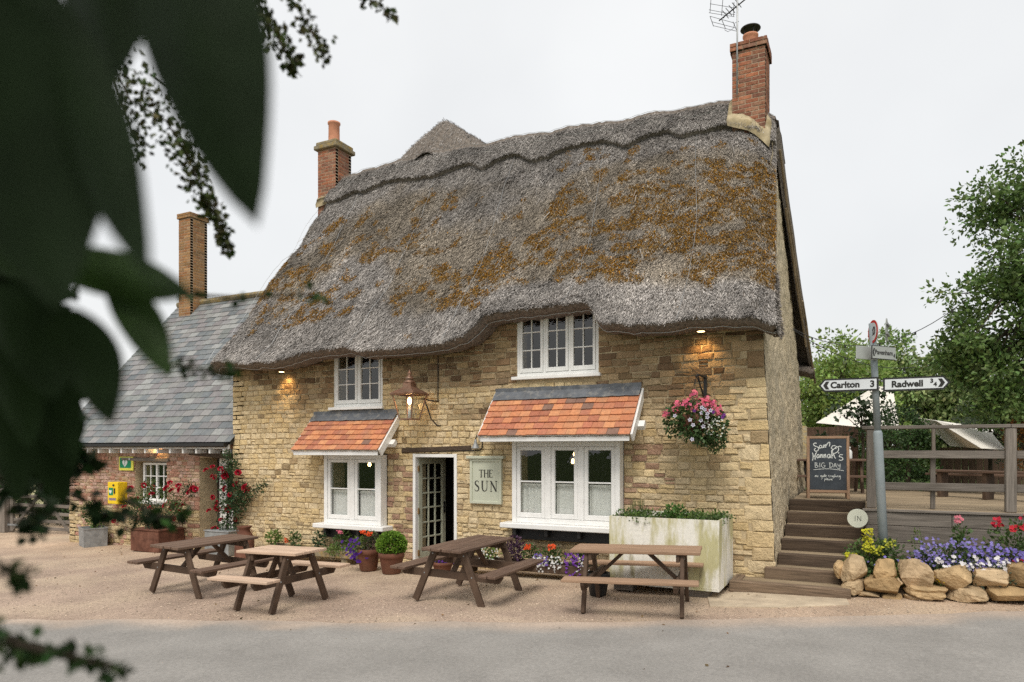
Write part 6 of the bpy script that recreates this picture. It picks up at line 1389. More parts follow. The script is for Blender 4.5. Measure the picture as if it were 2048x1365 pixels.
bed(1905, 1110, 0.18, Z0, 'bellflower_mound', 'large mound of violet bellflowers in the middle of the bed', [((0.0, 0, 0.17), (0.48, 0.27, 0.22), 1300, 0.045, (0.06, 0.095, 0.035)), ((-0.3, -0.1, 0.08), (0.2, 0.16, 0.17), 380, 0.045, DGR), ((0.1, -0.2, 0.12), (0.4, 0.1, 0.13), 420, 0.04, GRN)],
    [('bellflowers', (((0.02, -0.12, 0.30), (0.44, 0.2, 0.17), 190)), (0.24, 0.205, 0.50), 0.021, 5, 0.3), ('bellflowers', (((-0.3, -0.2, 0.2), (0.2, 0.1, 0.12), 60)), (0.24, 0.20, 0.52), 0.019, 5, 0.3), ('bellflowers', (((0.15, -0.24, 0.12), (0.3, 0.06, 0.1), 90)), (0.30, 0.26, 0.58), 0.019, 5, 0.3)])
bed(1990, 1110, 0.22, Z0, 'bellflower_clump', 'smaller violet bellflower clump toward the right edge', [((0.0, 0, 0.16), (0.36, 0.22, 0.22), 700, 0.045, (0.06, 0.09, 0.035))], [('bellflowers', (((0.05, -0.16, 0.28), (0.34, 0.1, 0.12), 110)), (0.20, 0.16, 0.50), 0.024, 5, 0.3), ('bellflowers', (((0.0, -0.2, 0.03), (0.3, 0.06, 0.06), 50)), (0.12, 0.11, 0.40), 0.02, 5, 0.3)])
bed(1925, 1140, -0.02, Z0 - 0.04, 'garden_pinks', 'white pinks in grey foliage below the violet mound', [((-0.08, 0, 0.09), (0.36, 0.16, 0.14), 700, 0.045, (0.075, 0.10, 0.075))], [('pinks', (((-0.1, -0.10, 0.24), (0.2, 0.07, 0.08), 22)), (0.74, 0.72, 0.72), 0.026, 6, 0.08), ('pinks', (((0.25, -0.08, 0.26), (0.16, 0.07, 0.08), 16)), (0.74, 0.72, 0.72), 0.026, 6, 0.08)])
bed(1985, 1150, -0.02, Z0 - 0.06, 'garden_pinks', 'white pinks in grey foliage at the right end of the bed', [((0.0, 0, 0.10), (0.34, 0.16, 0.15), 640, 0.045, (0.07, 0.10, 0.07))], [('pinks', (((0.0, -0.08, 0.27), (0.26, 0.07, 0.08), 20)), (0.74, 0.72, 0.72), 0.026, 6, 0.08)])
bed(1879, 1142, -0.16, Z0 - 0.06, 'marigold', 'tiny yellow marigolds just behind the boulders', [((0, 0, 0.03), (0.08, 0.06, 0.05), 60, 0.03, GRN)], [('marigolds', (((0.0, -0.06, 0.07), (0.07, 0.02, 0.03), 12)), (0.75, 0.50, 0.01), 0.02, 6)])
bed(2030, 1070, 0.40, Z0, 'red_penstemon', 'tall red-flowered plant at the right edge of the bed', [((0.0, 0, 0.35), (0.34, 0.2, 0.36), 700, 0.055, GRN)], [('red_blooms', (((-0.2, -0.12, 0.68), (0.06, 0.03, 0.05), 14)), (0.52, 0.025, 0.05), 0.03), ('red_blooms', (((0.02, -0.12, 0.62), (0.08, 0.03, 0.04), 12)), (0.52, 0.025, 0.04), 0.03), ('red_blooms', (((0.15, -0.12, 0.76), (0.14, 0.03, 0.06), 20)), (0.52, 0.03, 0.07), 0.03), ('red_blooms', (((-0.05, -0.16, 0.22), (0.12, 0.03, 0.04), 10)), (0.5, 0.025, 0.06), 0.03)])
t = bed(1922, 1060, 0.42, Z0, 'pink_geranium', 'single pink geranium on a tall stem before the deck boards', [((0.0, 0, 0.42), (0.09, 0.07, 0.22), 130, 0.06, GRN), ((0.0, 0, 0.12), (0.12, 0.08, 0.14), 120, 0.05, DGR)], [('geranium_head', (((-0.03, -0.05, 0.70), (0.045, 0.03, 0.045), 24)), (0.66, 0.20, 0.25), 0.018)]); stems(t, [((0, 0, 0), (-0.03, -0.04, 0.68))], 0.005, 'grass')
t = bed(1835, 1060, 0.5, Z0, 'fennel', 'thin feathery seed stems standing before the deck boards', [((0.0, 0, 0.40), (0.08, 0.05, 0.14), 60, 0.035, LGR), ((0.45, 0, 0.45), (0.08, 0.05, 0.08), 46, 0.03, LGR)], []); stems(t, [((0, 0, -0.05), (0.02, 0, 0.56)), ((0.02, 0, 0), (-0.04, 0, 0.45)), ((0.42, 0, -0.05), (0.45, 0, 0.5)), ((0.44, 0, -0.05), (0.5, 0, 0.44))], 0.005, 'grass')
# ================================================================== garden behind the deck
b = MB(); b.grid([[(x, y, DZ - 0.10) for x in (6.0, 9, 14, 25, 60)] for y in (6.2, 9, 14, 25, 60)]); b.grid([[(x, y, DZ - 0.10) for x in (13.0, 16, 25, 60)] for y in (0.86, 3, 6.2)]); tag(b.build('garden_lawn', 'grass'), kind='structure')
def tree(name, label, loc, h, crown, leafsz, n, col, trunk_r=0.12, group=None, clumps=26, shell=0.5, wid=0.55, seed=0, hang=0.0):
    """crown: list of (offset, radii); clumps of leaves are spread through each lobe and joined to the trunk by limbs"""
    t = thing(name, label, 'tree', loc, 0, group); r = np.random.default_rng(seed); L = []; limbs = MB()
    tot = sum(q[1][0] * q[1][2] for q in crown)
    top = Vector(crown[0][0]); pts = [Vector((0, 0, 0)), Vector((0.04 * h * (r.random() - .5), 0.03 * h, h * 0.35)), Vector((top.x * 0.6, top.y * 0.6, top.z))]
    limbs.tube(pts, [trunk_r, trunk_r * 0.8, trunk_r * 0.3], 9)
    for off, rad in crown:
        k = max(4, int(clumps * rad[0] * rad[2] / tot)); off = np.array(off)
        for _ in range(k):
            d = r.normal(size=3); d /= np.linalg.norm(d); c = off + d * np.array(rad) * (0.45 + 0.55 * r.random()); cr = np.mean(rad) * (0.20 + 0.22 * r.random())
            m = max(12, int(n * rad[0] * rad[2] / tot / k)); P, dd = blob(c, (cr * 1.15, cr * 1.15, cr * 0.8), m, 0.9)
            hh = (c[2] - off[2]) / rad[2]; shade = 0.85 + 0.2 * r.random()
            L.append(leaves(P, dd + r.normal(0, 0.6, (m, 3)) + np.array([0, 0, -hang]), leafsz * (0.65 + 0.7 * r.random(m)), leafcol(np.array(col) * shade, m, 0.4), 0.3, wid))
            if r.random() < 0.7:
                s = pts[1].lerp(pts[2], r.random()); limbs.tube([s, (s + Vector(c)) / 2 + Vector((0, 0, 0.05 * h * (r.random() - .3))), Vector(c)], [trunk_r * 0.28, trunk_r * 0.18, trunk_r * 0.06], 5)
    limbs.build('trunk', 'bark', t); V, F, C = joinl(L); npmesh('crown', V, F, 'leaf', t, C); return t
def gp(px, Z, z): p = at_z(px, 900, Z); return (p.x, p.y, z)
GZ = DZ - 0.10
# near apple tree leaning in from the right edge
tree('apple_tree', 'leafy dark green tree reaching in from the right edge', gp(2200, 12.5, GZ), 6, [((-0.9, 0, 4.9), (1.2, 1.2, 1.7)), ((-1.5, -0.1, 3.3), (1.15, 1.0, 1.2)), ((-0.9, 0.1, 1.9), (1.1, 1.0, 0.8)), ((-1.85, 0, 2.5), (0.6, 0.6, 0.45)), ((0.4, 0, 3.6), (1.2, 1.2, 2.0))], 0.09, 38000, (0.125, 0.20, 0.055), 0.13, None, 190, seed=3, wid=0.62)
tg = 'trees beyond the garden'
for px_, Z, lab, h, cr, col, sz, n, sd, hg in (
    (1680, 21, 'bright green rounded tree just right of the gable', 5.5, [((0, 0, 2.9), (1.6, 1.4, 1.6)), ((-0.9, 0, 2.0), (1.3, 1.2, 1.3)), ((0.9, 0, 2.0), (1.2, 1.2, 1.2)), ((0.1, 0, 0.9), (1.8, 1.2, 0.9))], (0.24, 0.34, 0.085), 0.12, 15000, 11, 0.0),
    (1800, 23, 'fresh green tree behind the signpost', 6.0, [((0, 0, 3.1), (1.7, 1.4, 1.5)), ((-1.0, 0, 2.2), (1.2, 1.2, 1.3)), ((1.0, 0, 2.2), (1.3, 1.2, 1.3)), ((0, 0, 1.0), (1.9, 1.2, 1.0))], (0.18, 0.28, 0.07), 0.12, 15000, 12, 0.0),
    (1890, 22, 'feathery pale willow right of the signpost', 6.0, [((0, 0, 2.9), (1.7, 1.4, 1.6)), ((0.7, 0, 1.8), (1.6, 1.3, 1.2)), ((-0.6, 0, 1.6), (1.3, 1.2, 1.3))], (0.25, 0.32, 0.12), 0.15, 14000, 13, 0.6),
    (1990, 24, 'pale willow partly behind the dark tree at right', 6.5, [((0, 0, 3.0), (2.2, 1.5, 1.6)), ((0.2, 0, 1.4), (2.2, 1.4, 1.2))], (0.21, 0.28, 0.10), 0.15, 13000, 14, 0.6),
    (1740, 27, 'taller tree seen over the crowns behind the signpost', 7.0, [((0, 0, 3.9), (1.6, 1.3, 1.5)), ((0.6, 0, 2.5), (1.8, 1.3, 1.4))], (0.20, 0.30, 0.085), 0.13, 9000, 15, 0.0),
    (1625, 24, 'dark tree half hidden by the gable', 5.5, [((0, 0, 2.4), (1.5, 1.3, 1.8)), ((0, 0, 1.0), (1.5, 1.2, 1.0))], (0.09, 0.15, 0.045), 0.12, 5000, 16, 0.0)):
    tree('garden_tree', lab, gp(px_, Z, GZ), h, cr, sz, n, col, 0.14, tg, 80, seed=sd, hang=hg)
for px_, Z, lab, cr, col, n, sd in ((1815, 14.0, 'dense dark green shrub behind the railing', [((0, 0, 0.75), (0.55, 0.5, 0.75)), ((0.1, 0, 1.3), (0.35, 0.35, 0.35))], (0.05, 0.10, 0.028), 3600, 21),
                                     (1775, 15.5, 'broad dark shrub behind the signpost', [((0, 0, 1.0), (0.7, 0.5, 0.9)), ((0.2, 0, 1.6), (0.5, 0.4, 0.5))], (0.045, 0.085, 0.03), 2600, 22),
                                     (1980, 15.0, 'grey-green shrub above the canvas tent', [((0, 0, 1.6), (0.8, 0.5, 0.5)), ((0.5, 0, 1.0), (0.5, 0.4, 0.6))], (0.10, 0.14, 0.075), 2200, 23),
                                     (2060, 13.0, 'rusty orange-leaved shrub at the right edge', [((0, 0, 1.2), (0.45, 0.4, 0.7))], (0.26, 0.12, 0.03), 1400, 24)):
    tree('garden_shrub', lab, gp(px_, Z, GZ), 2, cr, 0.065, n, col, 0.05, 'shrubs behind the deck', 40, seed=sd)
# small dark-leaved tree against the white tent
tree('young_tree', 'thin young tree with dark round leaves against the white tent', gp(1722, 14.5, GZ), 2.6, [((0, 0, 1.75), (0.75, 0.4, 0.42)), ((-0.4, 0, 1.25), (0.5, 0.3, 0.25))], 0.10, 420, (0.03, 0.055, 0.02), 0.035, None, 22, seed=31, wid=0.85)
# close boarded fence
def board_fence(pa, pb, h, label, step=0.15):
    a, c = Vector(pa), Vector(pb); d = c - a; L = d.length; t = thing('board_fence', label, 'fence', a, math.atan2(d.y, d.x)); x = 0
    while x < L: b = MB(); b.box(x, min(x + step - 0.006, L), rnd.uniform(-.006, .006), 0.02 + rnd.uniform(-.004, .004), 0, h + rnd.uniform(-.01, .01), 0.003); b.build('board', 'darkwood_z', t); x += step
    b = MB(); b.box(0, L, 0.026, 0.07, h * 0.2, h * 0.28); b.box(0, L, 0.026, 0.07, h * 0.75, h * 0.83); b.build('rail', 'darkwood_x', t)
board_fence(gp(1614, 15.6, GZ), gp(1716, 15.0, GZ), 1.42, 'dark close-boarded fence behind the chalk board')
board_fence(gp(1880, 17.5, GZ), gp(2048, 16.5, GZ), 0.98, 'dark close-boarded fence under the canvas tent')
# shed roof behind the gable
p = gp(1618, 17.0, GZ); t = thing('garden_shed', 'small shed with a grey tiled roof behind the gable', 'shed', p, math.radians(20))
b = MB(); b.box(-1.2, 0.9, 0, 2.0, 0, 0.7); b.build('walls', 'barn', t)
for k in range(5):
    b = MB(); y0_ = k * 0.22; b.prism([(-1.4 + 0, 0), (1.15 - k * 0.19, 0), (1.15 - (k + 1) * 0.19, 0.25), (-1.4, 0.25)], lambda u, v, w: (u, -0.1 + y0_ + v * 0.9 - w * 0.6, 0.66 + k * 0.17 + v * 0.72 + w * 0.7 + 0.012 * 0), 0.0, 0.02); b.build('tile_course', 'capstone', t)
# canvas tents
def sheet(parent, name, A, B, C_, D_, sag=0.15, n=14, m='canvas'):
    A, B, C_, D_ = map(Vector, (A, B, C_, D_)); rows = []
    for i in range(n + 1):
        u = i / n; rows.append([tuple(A.lerp(B, v / n).lerp(D_.lerp(C_, v / n), u) - Vector((0, 0, sag * 4 * u * (1 - u) * 4 * (v / n) * (1 - v / n)))) for v in range(n + 1)])
    b = MB(); b.grid(rows); rows2 = [[(p[0], p[1], p[2] - 0.006) for p in r] for r in rows]; b.grid(rows2[::-1]); return b.build(name, m, parent, True)
T1 = thing('white_tent', 'white peaked tent beyond the chalk board', 'tent')
pk = at_z(1752, 772, 18.5); sheet(T1, 'canvas', pk, pk + Vector((0.4, 0.3, -0.05)), at_z(1800, 862, 17.0), at_z(1632, 846, 18.0), 0.12); sheet(T1, 'canvas', at_z(1632, 846, 18.0), pk, pk + Vector((0.4, 0.3, -0.05)), at_z(1660, 830, 22.0), 0.12)
b = MB(); b.tube([(pk.x, pk.y, GZ), tuple(pk)], 0.04, 8); b.build('pole', 'greywood_z', T1)
T2 = thing('stretch_tent', 'cream stretch tent with a shaded underside behind the railing', 'tent')
hi = at_z(1872, 842, 13.5); rt = at_z(2010, 866, 14.5); lo = at_z(1962, 897, 12.4); rl = at_z(2012, 900, 13.4); bk = at_z(1835, 836, 17.5); br = at_z(1990, 858, 18.0)
sheet(T2, 'canvas', hi, at_z(1985, 868, 14.0), rl, lo, 0.03); sheet(T2, 'canvas', bk, br, at_z(1985, 868, 14.0), hi, 0.12); sheet(T2, 'canvas', bk, hi, lo, at_z(1900, 892, 14.5), 0.06)
b = MB(); p = at_z(1867, 848, 13.4); b.tube([(p.x, p.y, GZ), tuple(p)], 0.035, 8); b.build('pole', 'greywood_z', T2)
# long garden benches seen through the railing
def bench(pa, pb, label):
    a, c = Vector(pa), Vector(pb); d = c - a; L = d.length; t = thing('garden_bench', label, 'bench', a, math.atan2(d.y, d.x))
    for y0_ in (0.0, 0.15): b = MB(); b.box(0, L, y0_, y0_ + 0.14, 0.43, 0.47, 0.005); b.build('seat_plank', 'darkwood_x', t)
    for x in (0.15, L / 2, L - 0.15): b = MB(); b.box(x - 0.03, x + 0.03, 0.03, 0.26, 0, 0.428, 0.005); b.build('leg', 'framewood', t)
bench(gp(1858, 12.2, DZ + 0.002), gp(2090, 10.6, DZ + 0.002), 'long low bench nearer the railing')
bench(gp(1850, 13.6, GZ), gp(2120, 12.0, GZ), 'long low bench farther from the railing')
t = thing('garden_table', 'dark garden table half hidden behind the chalk board', 'table', gp(1650, 13.6, DZ - 0.1), math.radians(10))
for k in range(5): b = MB(); b.box(-0.75, 0.75, -0.35 + k * 0.14, -0.22 + k * 0.14, 0.70, 0.74, 0.005); b.build('top_plank', 'darkwood_x', t)
for x in (-0.6, 0.6):
    for s in (-1, 1): b = MB(); b.beam((x, s * 0.15, 0.70), (x, s * 0.4, 0.0), 0.09, 0.045, (0, 1, 0)); b.build('leg', 'framewood', t)
b = MB(); b.box(-0.75, 0.75, -0.62, -0.42, 0.40, 0.44, 0.005); b.build('seat_plank', 'darkwood_x', t)
b = MB(); b.lathe([(0.045, 0), (0.048, 0.01), (0.048, 0.13), (0.03, 0.16), (0.014, 0.17), (0.014, 0.20), (0.022, 0.205), (0.02, 0.225), (0.0, 0.23)], (0, 0, 0), 14); p = at_z(1699, 893, 13.4); o = tag(b.build('soap_bottle', 'whiteplastic', None, True), 'white pump bottle on the garden table behind the chalk board', 'bottle'); o.location = (p.x, p.y, DZ + 0.645)
# string lights
def string(name, label, P, Q, sag, n):
    P, Q = Vector(P), Vector(Q); t = thing(name, label, 'string lights', P); pts = [P.lerp(Q, k / 16) - Vector((0, 0, sag * 4 * (k / 16) * (1 - k / 16))) - P for k in range(17)]
    b = MB(); b.tube(pts, 0.007, 5); b.build('cable', 'black', t)
    for k in range(n):
        f = (k + 0.6) / n * 16; i = min(int(f), 15); q = pts[i].lerp(pts[i + 1], f - i); b = MB(); b.lathe([(0.016, 0.0), (0.016, -0.05)], q, 8); b.build('lamp_holder', 'black', t); b = MB(); b.lathe([(0.012, -0.05), (0.028, -0.075), (0.03, -0.095), (0.018, -0.12), (0, -0.125)], q, 10); b.build('bulb', 'lanternglass', t, True)
w0 = Vector((5.80, 4.2, on_y(1606, 656, 4.2).z))
string('festoon', 'festoon cable from the gable to the signpost top and the right tree', w0, at_z(1935, 597, 12.2), 0.55, 5)
string('festoon', 'lower festoon cable dipping from the gable behind the small turned sign', w0 + Vector((0, 0, -0.02)), at_z(1830, 735, 15.0), 0.25, 4)

# ================================================================== left: field gate, hedge, barn
ga, gb = gp(12, 19.6, 0), gp(152, 18.6, 0); ga = Vector((ga[0], ga[1], gz(ga[0]))); gb = Vector((gb[0], gb[1], gz(gb[0]))); d = gb - ga
GT = thing('field_gate', 'weathered timber field gate left of the cottage', 'gate', ga, math.atan2(d.y, d.x)); GL = d.length
def gpart(name, *a, m='greywood_x'): b = MB(); b.box(*a, 0.008); b.build(name, m, GT)
b = MB(); b.box(-0.14, 0.14, -0.14, 0.14, 0, 1.18, 0.01); b.add([(-0.14, -0.14, 1.18), (0.14, -0.14, 1.18), (0.14, 0.14, 1.18), (-0.14, 0.14, 1.18), (0, 0, 1.27)], [(0, 1, 4), (1, 2, 4), (2, 3, 4), (3, 0, 4)]); b.build('gate_post', 'greywood_z', GT)
gpart('stile', 0.22, 0.34, -0.04, 0.04, 0.05, 1.15, m='greywood_z'); gpart('stile', GL - 0.2, GL - 0.1, -0.04, 0.04, 0.05, 1.15, m='greywood_z')
for z in (0.12, 0.32, 0.52, 0.74, 0.98): gpart('bar', 0.34, GL - 0.2, -0.02, 0.02, z, z + 0.09)
b = MB(); b.beam((0.34, -0.035, 0.12), (GL * 0.5, -0.035, 1.05), 0.09, 0.025); b.beam((GL * 0.55, -0.035, 1.05), (GL - 0.2, -0.035, 0.12), 0.09, 0.025); b.build('brace', 'greywood_x', GT)
b = MB(); b.box(0.1, 0.6, -0.055, -0.045, 0.99, 1.04); b.box(0.1, 0.6, -0.055, -0.045, 0.2, 0.25); b.build('hinge', 'galv', GT)
for px_, Z, h, r, sd in ((40, 22.5, 1.5, 1.5, 41), (110, 22.0, 1.5, 1.3, 42), (-60, 22, 2.5, 1.8, 43), (140, 21.3, 1.2, 0.9, 44)):
    t = tree('hedge_shrub', {41: 'dark shrub behind the middle of the field gate', 42: 'dark shrub with pale blooms behind the gate end', 43: 'tall dark shrub left of the gate post', 44: 'small shrub between gate and cottage'}[sd], (*gp(px_, Z, 0)[:2], gz(-14)), 2, [((0, 0, h * 0.7), (r, 0.8, h * 0.7))], 0.10, 2200, (0.045, 0.075, 0.026), 0.06, 'shrubs behind the gate', 40, seed=sd)
    if sd in (42, 44): flowers(t, 'blooms', [(rnd.uniform(-.7, .7), -0.9, rnd.uniform(0.6, 1.5)) for _ in range(16)], (0.62, 0.60, 0.36), 0.06)
p = gp(-20, 27, gz(-14)); BR = thing('barn', 'dark weatherboarded barn behind the foreground leaves', 'barn', p, math.radians(8))
b = MB(); b.box(-6, 4, 0, 5, 0, 2.3); b.build('walls', 'barn', BR)
for k in range(9): b = MB(); b.box(-6.02, 4.02, -0.03, -0.003, 0.05 + k * 0.24, 0.27 + k * 0.24, 0.004); b.build('weatherboard', 'barn', BR)
b = MB(); b.prism([(-0.4, 2.2), (2.5, 3.6), (5.4, 2.2), (5.4, 2.35), (2.5, 3.8), (-0.4, 2.35)], lambda u, v, w: (w, u, v), -6.3, 4.3); b.build('roof', 'potclay', BR)
b = MB(); b.box(1.0, 1.9, -0.05, -0.031, 0.1, 2.1, 0.004); b.build('door', 'oldbeam', BR)

# ================================================================== foreground tree at the photographer's elbow
FT = thing('foreground_tree', 'dark out-of-focus branches and big leaves at the left edge', 'tree', (*(CAM + RV * -1.75 + DV * 0.9)[:2], gz(5)))
FB = Vector(FT.location)
def fl(px, py, Z): return at_z(px, py, Z) - FB
b = MB(); b.tube([(0, 0, 0), (0.03, 0.05, 1.2), fl(-620, 300, 1.3), fl(-420, -500, 1.4), fl(-150, -900, 1.6)], [0.09, 0.08, 0.065, 0.05, 0.03], 10); b.tube([fl(-620, 300, 1.3), fl(-250, -150, 0.95), fl(40, -120, 0.75), fl(250, -140, 0.72)], [0.03, 0.02, 0.011, 0.007], 7); b.tube([fl(-420, -500, 1.4), fl(200, -450, 1.9), fl(520, -200, 2.2), fl(800, -160, 2.4)], [0.035, 0.025, 0.014, 0.008], 7)
b.tube([fl(-620, 500, 1.3), fl(-200, 560, 1.0), fl(20, 590, 0.85), fl(160, 560, 0.8)], [0.025, 0.016, 0.010, 0.006], 7); b.tube([fl(-620, 900, 1.3), fl(-250, 1150, 1.0), fl(40, 1290, 0.95), fl(230, 1335, 0.95)], [0.02, 0.012, 0.007, 0.004], 6); b.tube([fl(-200, 560, 1.0), fl(-60, 800, 1.2), fl(40, 950, 1.4), fl(150, 1010, 1.5)], [0.014, 0.01, 0.007, 0.004], 6)
b.build('trunk', 'bark', FT, True)
def big_leaf(name, base, tip, wid, bend, col, roll=0.0, n=12):
    """broad leaf with a midrib crease, real curvature and a short stalk"""
    base, tip = Vector(base), Vector(tip); ax = tip - base; L = ax.length; ax.normalize(); side = ax.cross(DV).normalized(); nrm = side.cross(ax).normalized()
    if nrm.dot(DV) > 0: nrm = -nrm
    side = (side * math.cos(roll) + nrm * math.sin(roll)).normalized(); nrm = side.cross(ax).normalized(); rows = []
    for k in range(n + 1):
        t = k / n; w = wid * (math.sin(math.pi * min(1, t ** 0.85)) ** 0.75) * (1.0 - 0.25 * t) + 0.0008; c = base + ax * L * t + nrm * bend * L * math.sin(math.pi * t)
        rows.append([tuple(c + side * w * s + nrm * (0.22 * w * abs(s) ** 1.3 + 0.01 * L * math.sin(9 * t + 3 * s) * abs(s))) for s in (-1, -0.6, -0.25, 0, 0.25, 0.6, 1)])
    b = MB(); b.cur = col; b.grid(rows); b.grid([[tuple(Vector(p) - nrm * 0.0006) for p in r] for r in rows][::-1]); return b.build(name, 'leafgreen' if col[1] > 0.08 else 'leafdark', FT, True)
MG = (0.055, 0.105, 0.026); DK1 = (0.016, 0.030, 0.011); DK2 = (0.032, 0.060, 0.018)
for (b0, t0, Z0_, Z1_, w, bd, c, ro) in (
    ((-60, -160), (304, 560), 0.50, 0.47, 0.036, 0.05, DK1, 0.15), ((-60, -60), (120, 620), 0.48, 0.50, 0.060, 0.04, DK1, -0.2),
    ((318, -250), (516, 452), 0.52, 0.50, 0.053, -0.04, DK1, 0.1), ((150, -330), (225, 180), 0.56, 0.58, 0.055, 0.04, DK1, 0.2),
    ((60, 515), (388, 588), 0.70, 0.66, 0.026, 0.10, MG, 0.2), ((215, 545), (342, 756), 0.72, 0.70, 0.024, 0.06, MG, -0.1),
    ((110, 610), (225, 850), 0.66, 0.68, 0.036, 0.05, DK1, 0.15), ((20, 560), (110, 800), 0.75, 0.78, 0.045, 0.05, DK1, -0.25), ((-40, 480), (130, 560), 0.62, 0.64, 0.022, 0.06, (0.09, 0.13, 0.075), 0.1),
    ((-30, 640), (60, 900), 0.8, 0.85, 0.045, 0.03, DK1, 0.2), ((30, 700), (150, 940), 0.95, 1.0, 0.045, 0.03, DK1, 0.0), ((-30, 760), (40, 1010), 0.9, 0.95, 0.04, 0.03, DK1, 0.1), ((60, 820), (130, 1010), 1.1, 1.15, 0.04, 0.0, DK1, -0.1), ((-20, 560), (30, 720), 0.7, 0.72, 0.035, 0.0, DK1, 0.3), ((-20, 640), (120, 800), 1.0, 1.05, 0.05, 0.02, DK1, 0.2), ((100, 600), (70, 880), 1.05, 1.1, 0.055, 0.02, DK1, -0.2), ((-40, 860), (110, 960), 1.1, 1.15, 0.05, 0.02, DK1, 0.2), ((120, 780), (60, 980), 1.2, 1.2, 0.05, 0.02, DK1, 0.1), ((-60, 700), (30, 830), 1.1, 1.1, 0.05, 0.02, DK1, 0.1), ((120, 760), (130, 930), 1.25, 1.3, 0.04, 0.02, DK1, 0.1), ((-30, 420), (50, 560), 0.9, 0.9, 0.05, 0.02, DK1, 0.1)):
    big_leaf('leaf', fl(b0[0], b0[1], Z0_), fl(t0[0], t0[1], Z1_), w, bd, c, ro)
# unseen rest of its crown, added for shade, over and behind the photographer
L = []
for k in range(46):
    c_ = CAM + RV * rnd.uniform(-2.6, 1.2) + DV * rnd.uniform(-2.6, 0.1) + UP * rnd.uniform(0.9, 2.6) - FB
    L.append(clump(tuple(c_), (0.5, 0.5, 0.35), 60, 0.15, DK2, 0.9, -0.2, 0.4, 0.5))
for k in range(16):
    c_ = CAM + RV * rnd.uniform(-2.6, -1.0) + DV * rnd.uniform(-1.4, 0.3) + UP * rnd.uniform(-0.8, 0.9) - FB
    L.append(clump(tuple(c_), (0.4, 0.4, 0.4), 50, 0.14, DK2, 0.9, -0.2, 0.4, 0.5))
V, F, C = joinl(L); tag(npmesh('crown', V, F, 'leafdark', FT, C), kind='stuff')
# hanging sprigs of small leaves
def sprig(path, Zs, wpx, n, col, size, name='sprig'):
    """path in sight-line pixels at distance Z; leaves cluster round a twig"""
    pts = [fl(x, y, z) for (x, y), z in zip(path, Zs)]; b = MB(); b.tube(pts, [0.004] + [0.003] * (len(pts) - 2) + [0.0015], 5); tw = b.build('twig', 'bark', FT)
    seg = NP.integers(0, len(pts) - 1, n); f = NP.random(n); A = np.array([tuple(p) for p in pts]); P = A[seg] * (1 - f[:, None]) + A[seg + 1] * f[:, None]; w = np.interp(seg + f, range(len(wpx)), wpx) / FPX * np.mean(Zs)
    P = P + NP.normal(0, 1, (n, 3)) * w[:, None] * 0.5; D = NP.normal(0, 1, (n, 3)) + np.array([0, 0, -0.5])
    V, F, C = leaves(P, D, size * (0.7 + 0.6 * NP.random(n)), leafcol(col, n, 0.5, 0.25), 0.3, 0.75); tag(npmesh(name, V, F, 'leafdark', FT, C), kind='stuff')
OL = (0.060, 0.070, 0.024)
sprig([(160, -80), (210, 90), (260, 200), (330, 240), (375, 310), (405, 390), (435, 440), (455, 500)], [2.3] * 8, [60, 60, 62, 58, 30, 20, 18, 8], 1000, OL, 0.024)
sprig([(215, 120), (250, 220), (275, 290), (278, 320)], [2.3] * 4, [45, 45, 24, 10], 130, OL, 0.023)
sprig([(300, 150), (380, 215), (395, 245)], [2.3] * 3, [35, 30, 12], 90, OL, 0.023)
sprig([(480, -100), (505, 0), (540, 50), (570, 100), (590, 142)], [2.2] * 5, [24, 24, 28, 24, 12], 330, OL, 0.024)
sprig([(560, -90), (585, 0), (615, 50), (635, 85), (650, 115)], [2.25] * 5, [10, 12, 16, 24, 10], 170, OL, 0.022)
sprig([(680, -100), (720, -10), (760, 10), (788, 35)], [2.4] * 4, [16, 16, 16, 8], 80, OL, 0.024)
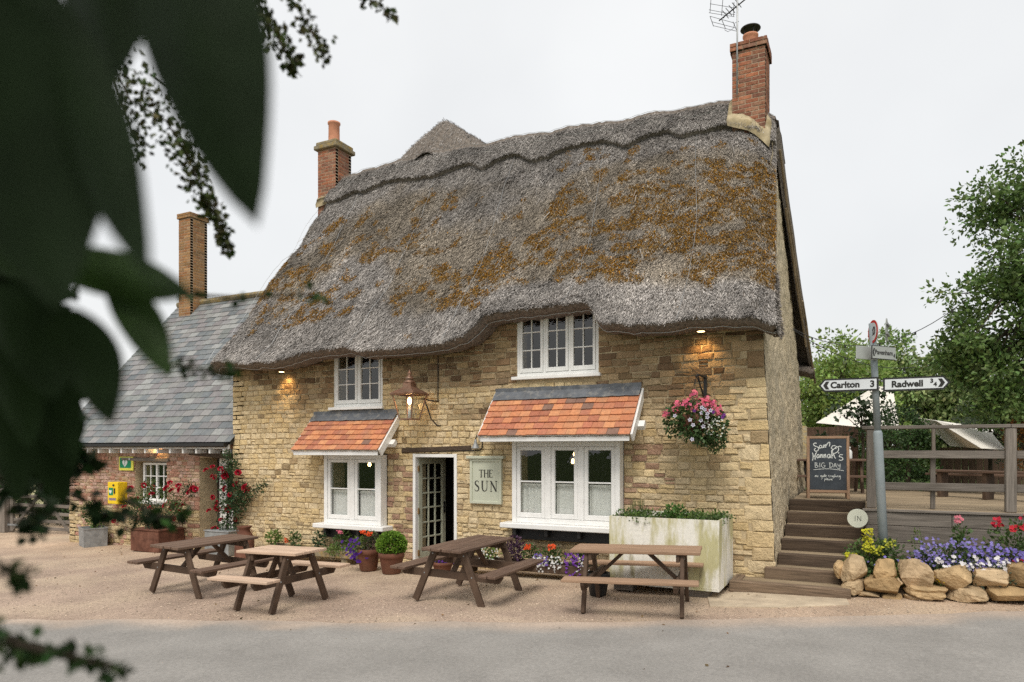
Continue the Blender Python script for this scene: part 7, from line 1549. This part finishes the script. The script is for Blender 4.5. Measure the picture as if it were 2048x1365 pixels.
sprig([(-60, -60), (20, -10), (70, 10), (90, 20)], [1.6] * 4, [24, 22, 20, 14], 60, OL, 0.024)
sprig([(-100, 1240), (0, 1280), (60, 1300), (130, 1310), (190, 1320), (240, 1345)], [0.95] * 6, [30, 30, 26, 20, 24, 14], 130, DK2, 0.022)
sprig([(-100, 1100), (0, 1130), (30, 1150), (40, 1165)], [0.9] * 4, [30, 26, 20, 10], 44, DK2, 0.024)
sprig([(40, 900), (90, 970), (150, 990), (205, 1030), (280, 1035), (330, 1040)], [1.3, 1.4, 1.5, 1.6, 1.6, 1.6], [60, 40, 22, 16, 14, 10], 110, DK1, 0.03)
sprig([(20, 820), (80, 880), (130, 890), (165, 930)], [1.3, 1.4, 1.4, 1.4], [80, 60, 30, 14], 130, DK1, 0.04)
sprig([(-40, 940), (50, 980), (70, 1030), (65, 1080)], [1.2, 1.3, 1.3, 1.3], [40, 30, 18, 10], 60, DK1, 0.03)
sprig([(250, 1000), (330, 1035), (360, 1030), (385, 1015)], [1.6, 1.6, 1.6, 1.6], [18, 22, 16, 8], 40, DK2, 0.026)
sprig([(330, 730), (390, 735), (440, 750), (480, 735)], [1.25] * 4, [14, 18, 16, 14], 34, DK2, 0.02)
sprig([(360, 590), (470, 595), (620, 590), (660, 605)], [1.3] * 4, [5, 6, 14, 12], 26, DK2, 0.018)
sprig([(0, 470), (60, 560), (30, 680), (60, 780)], [1.0] * 4, [90, 80, 80, 70], 120, DK1, 0.05)

# dry leaves and grit gathered on the forecourt
N = 260; X = NP.uniform(-8, 6, N); Y = np.where(NP.random(N) < 0.5, NP.uniform(-0.9, -0.15, N), NP.uniform(-4.5, -0.5, N)); P = np.stack([X, Y, 0.022 * X + 0.016], 1)
V, F, C = leaves(P, np.stack([NP.normal(0, 1, N), NP.normal(0, 1, N), NP.normal(0, 0.15, N)], 1), 0.02 + 0.03 * NP.random(N), leafcol((0.20, 0.13, 0.06), N, 0.5), 0.3, 0.6)
tag(npmesh('fallen_leaves', V, F, 'leaf', None, C), 'small dry leaves scattered over the forecourt', 'leaves', kind='stuff')
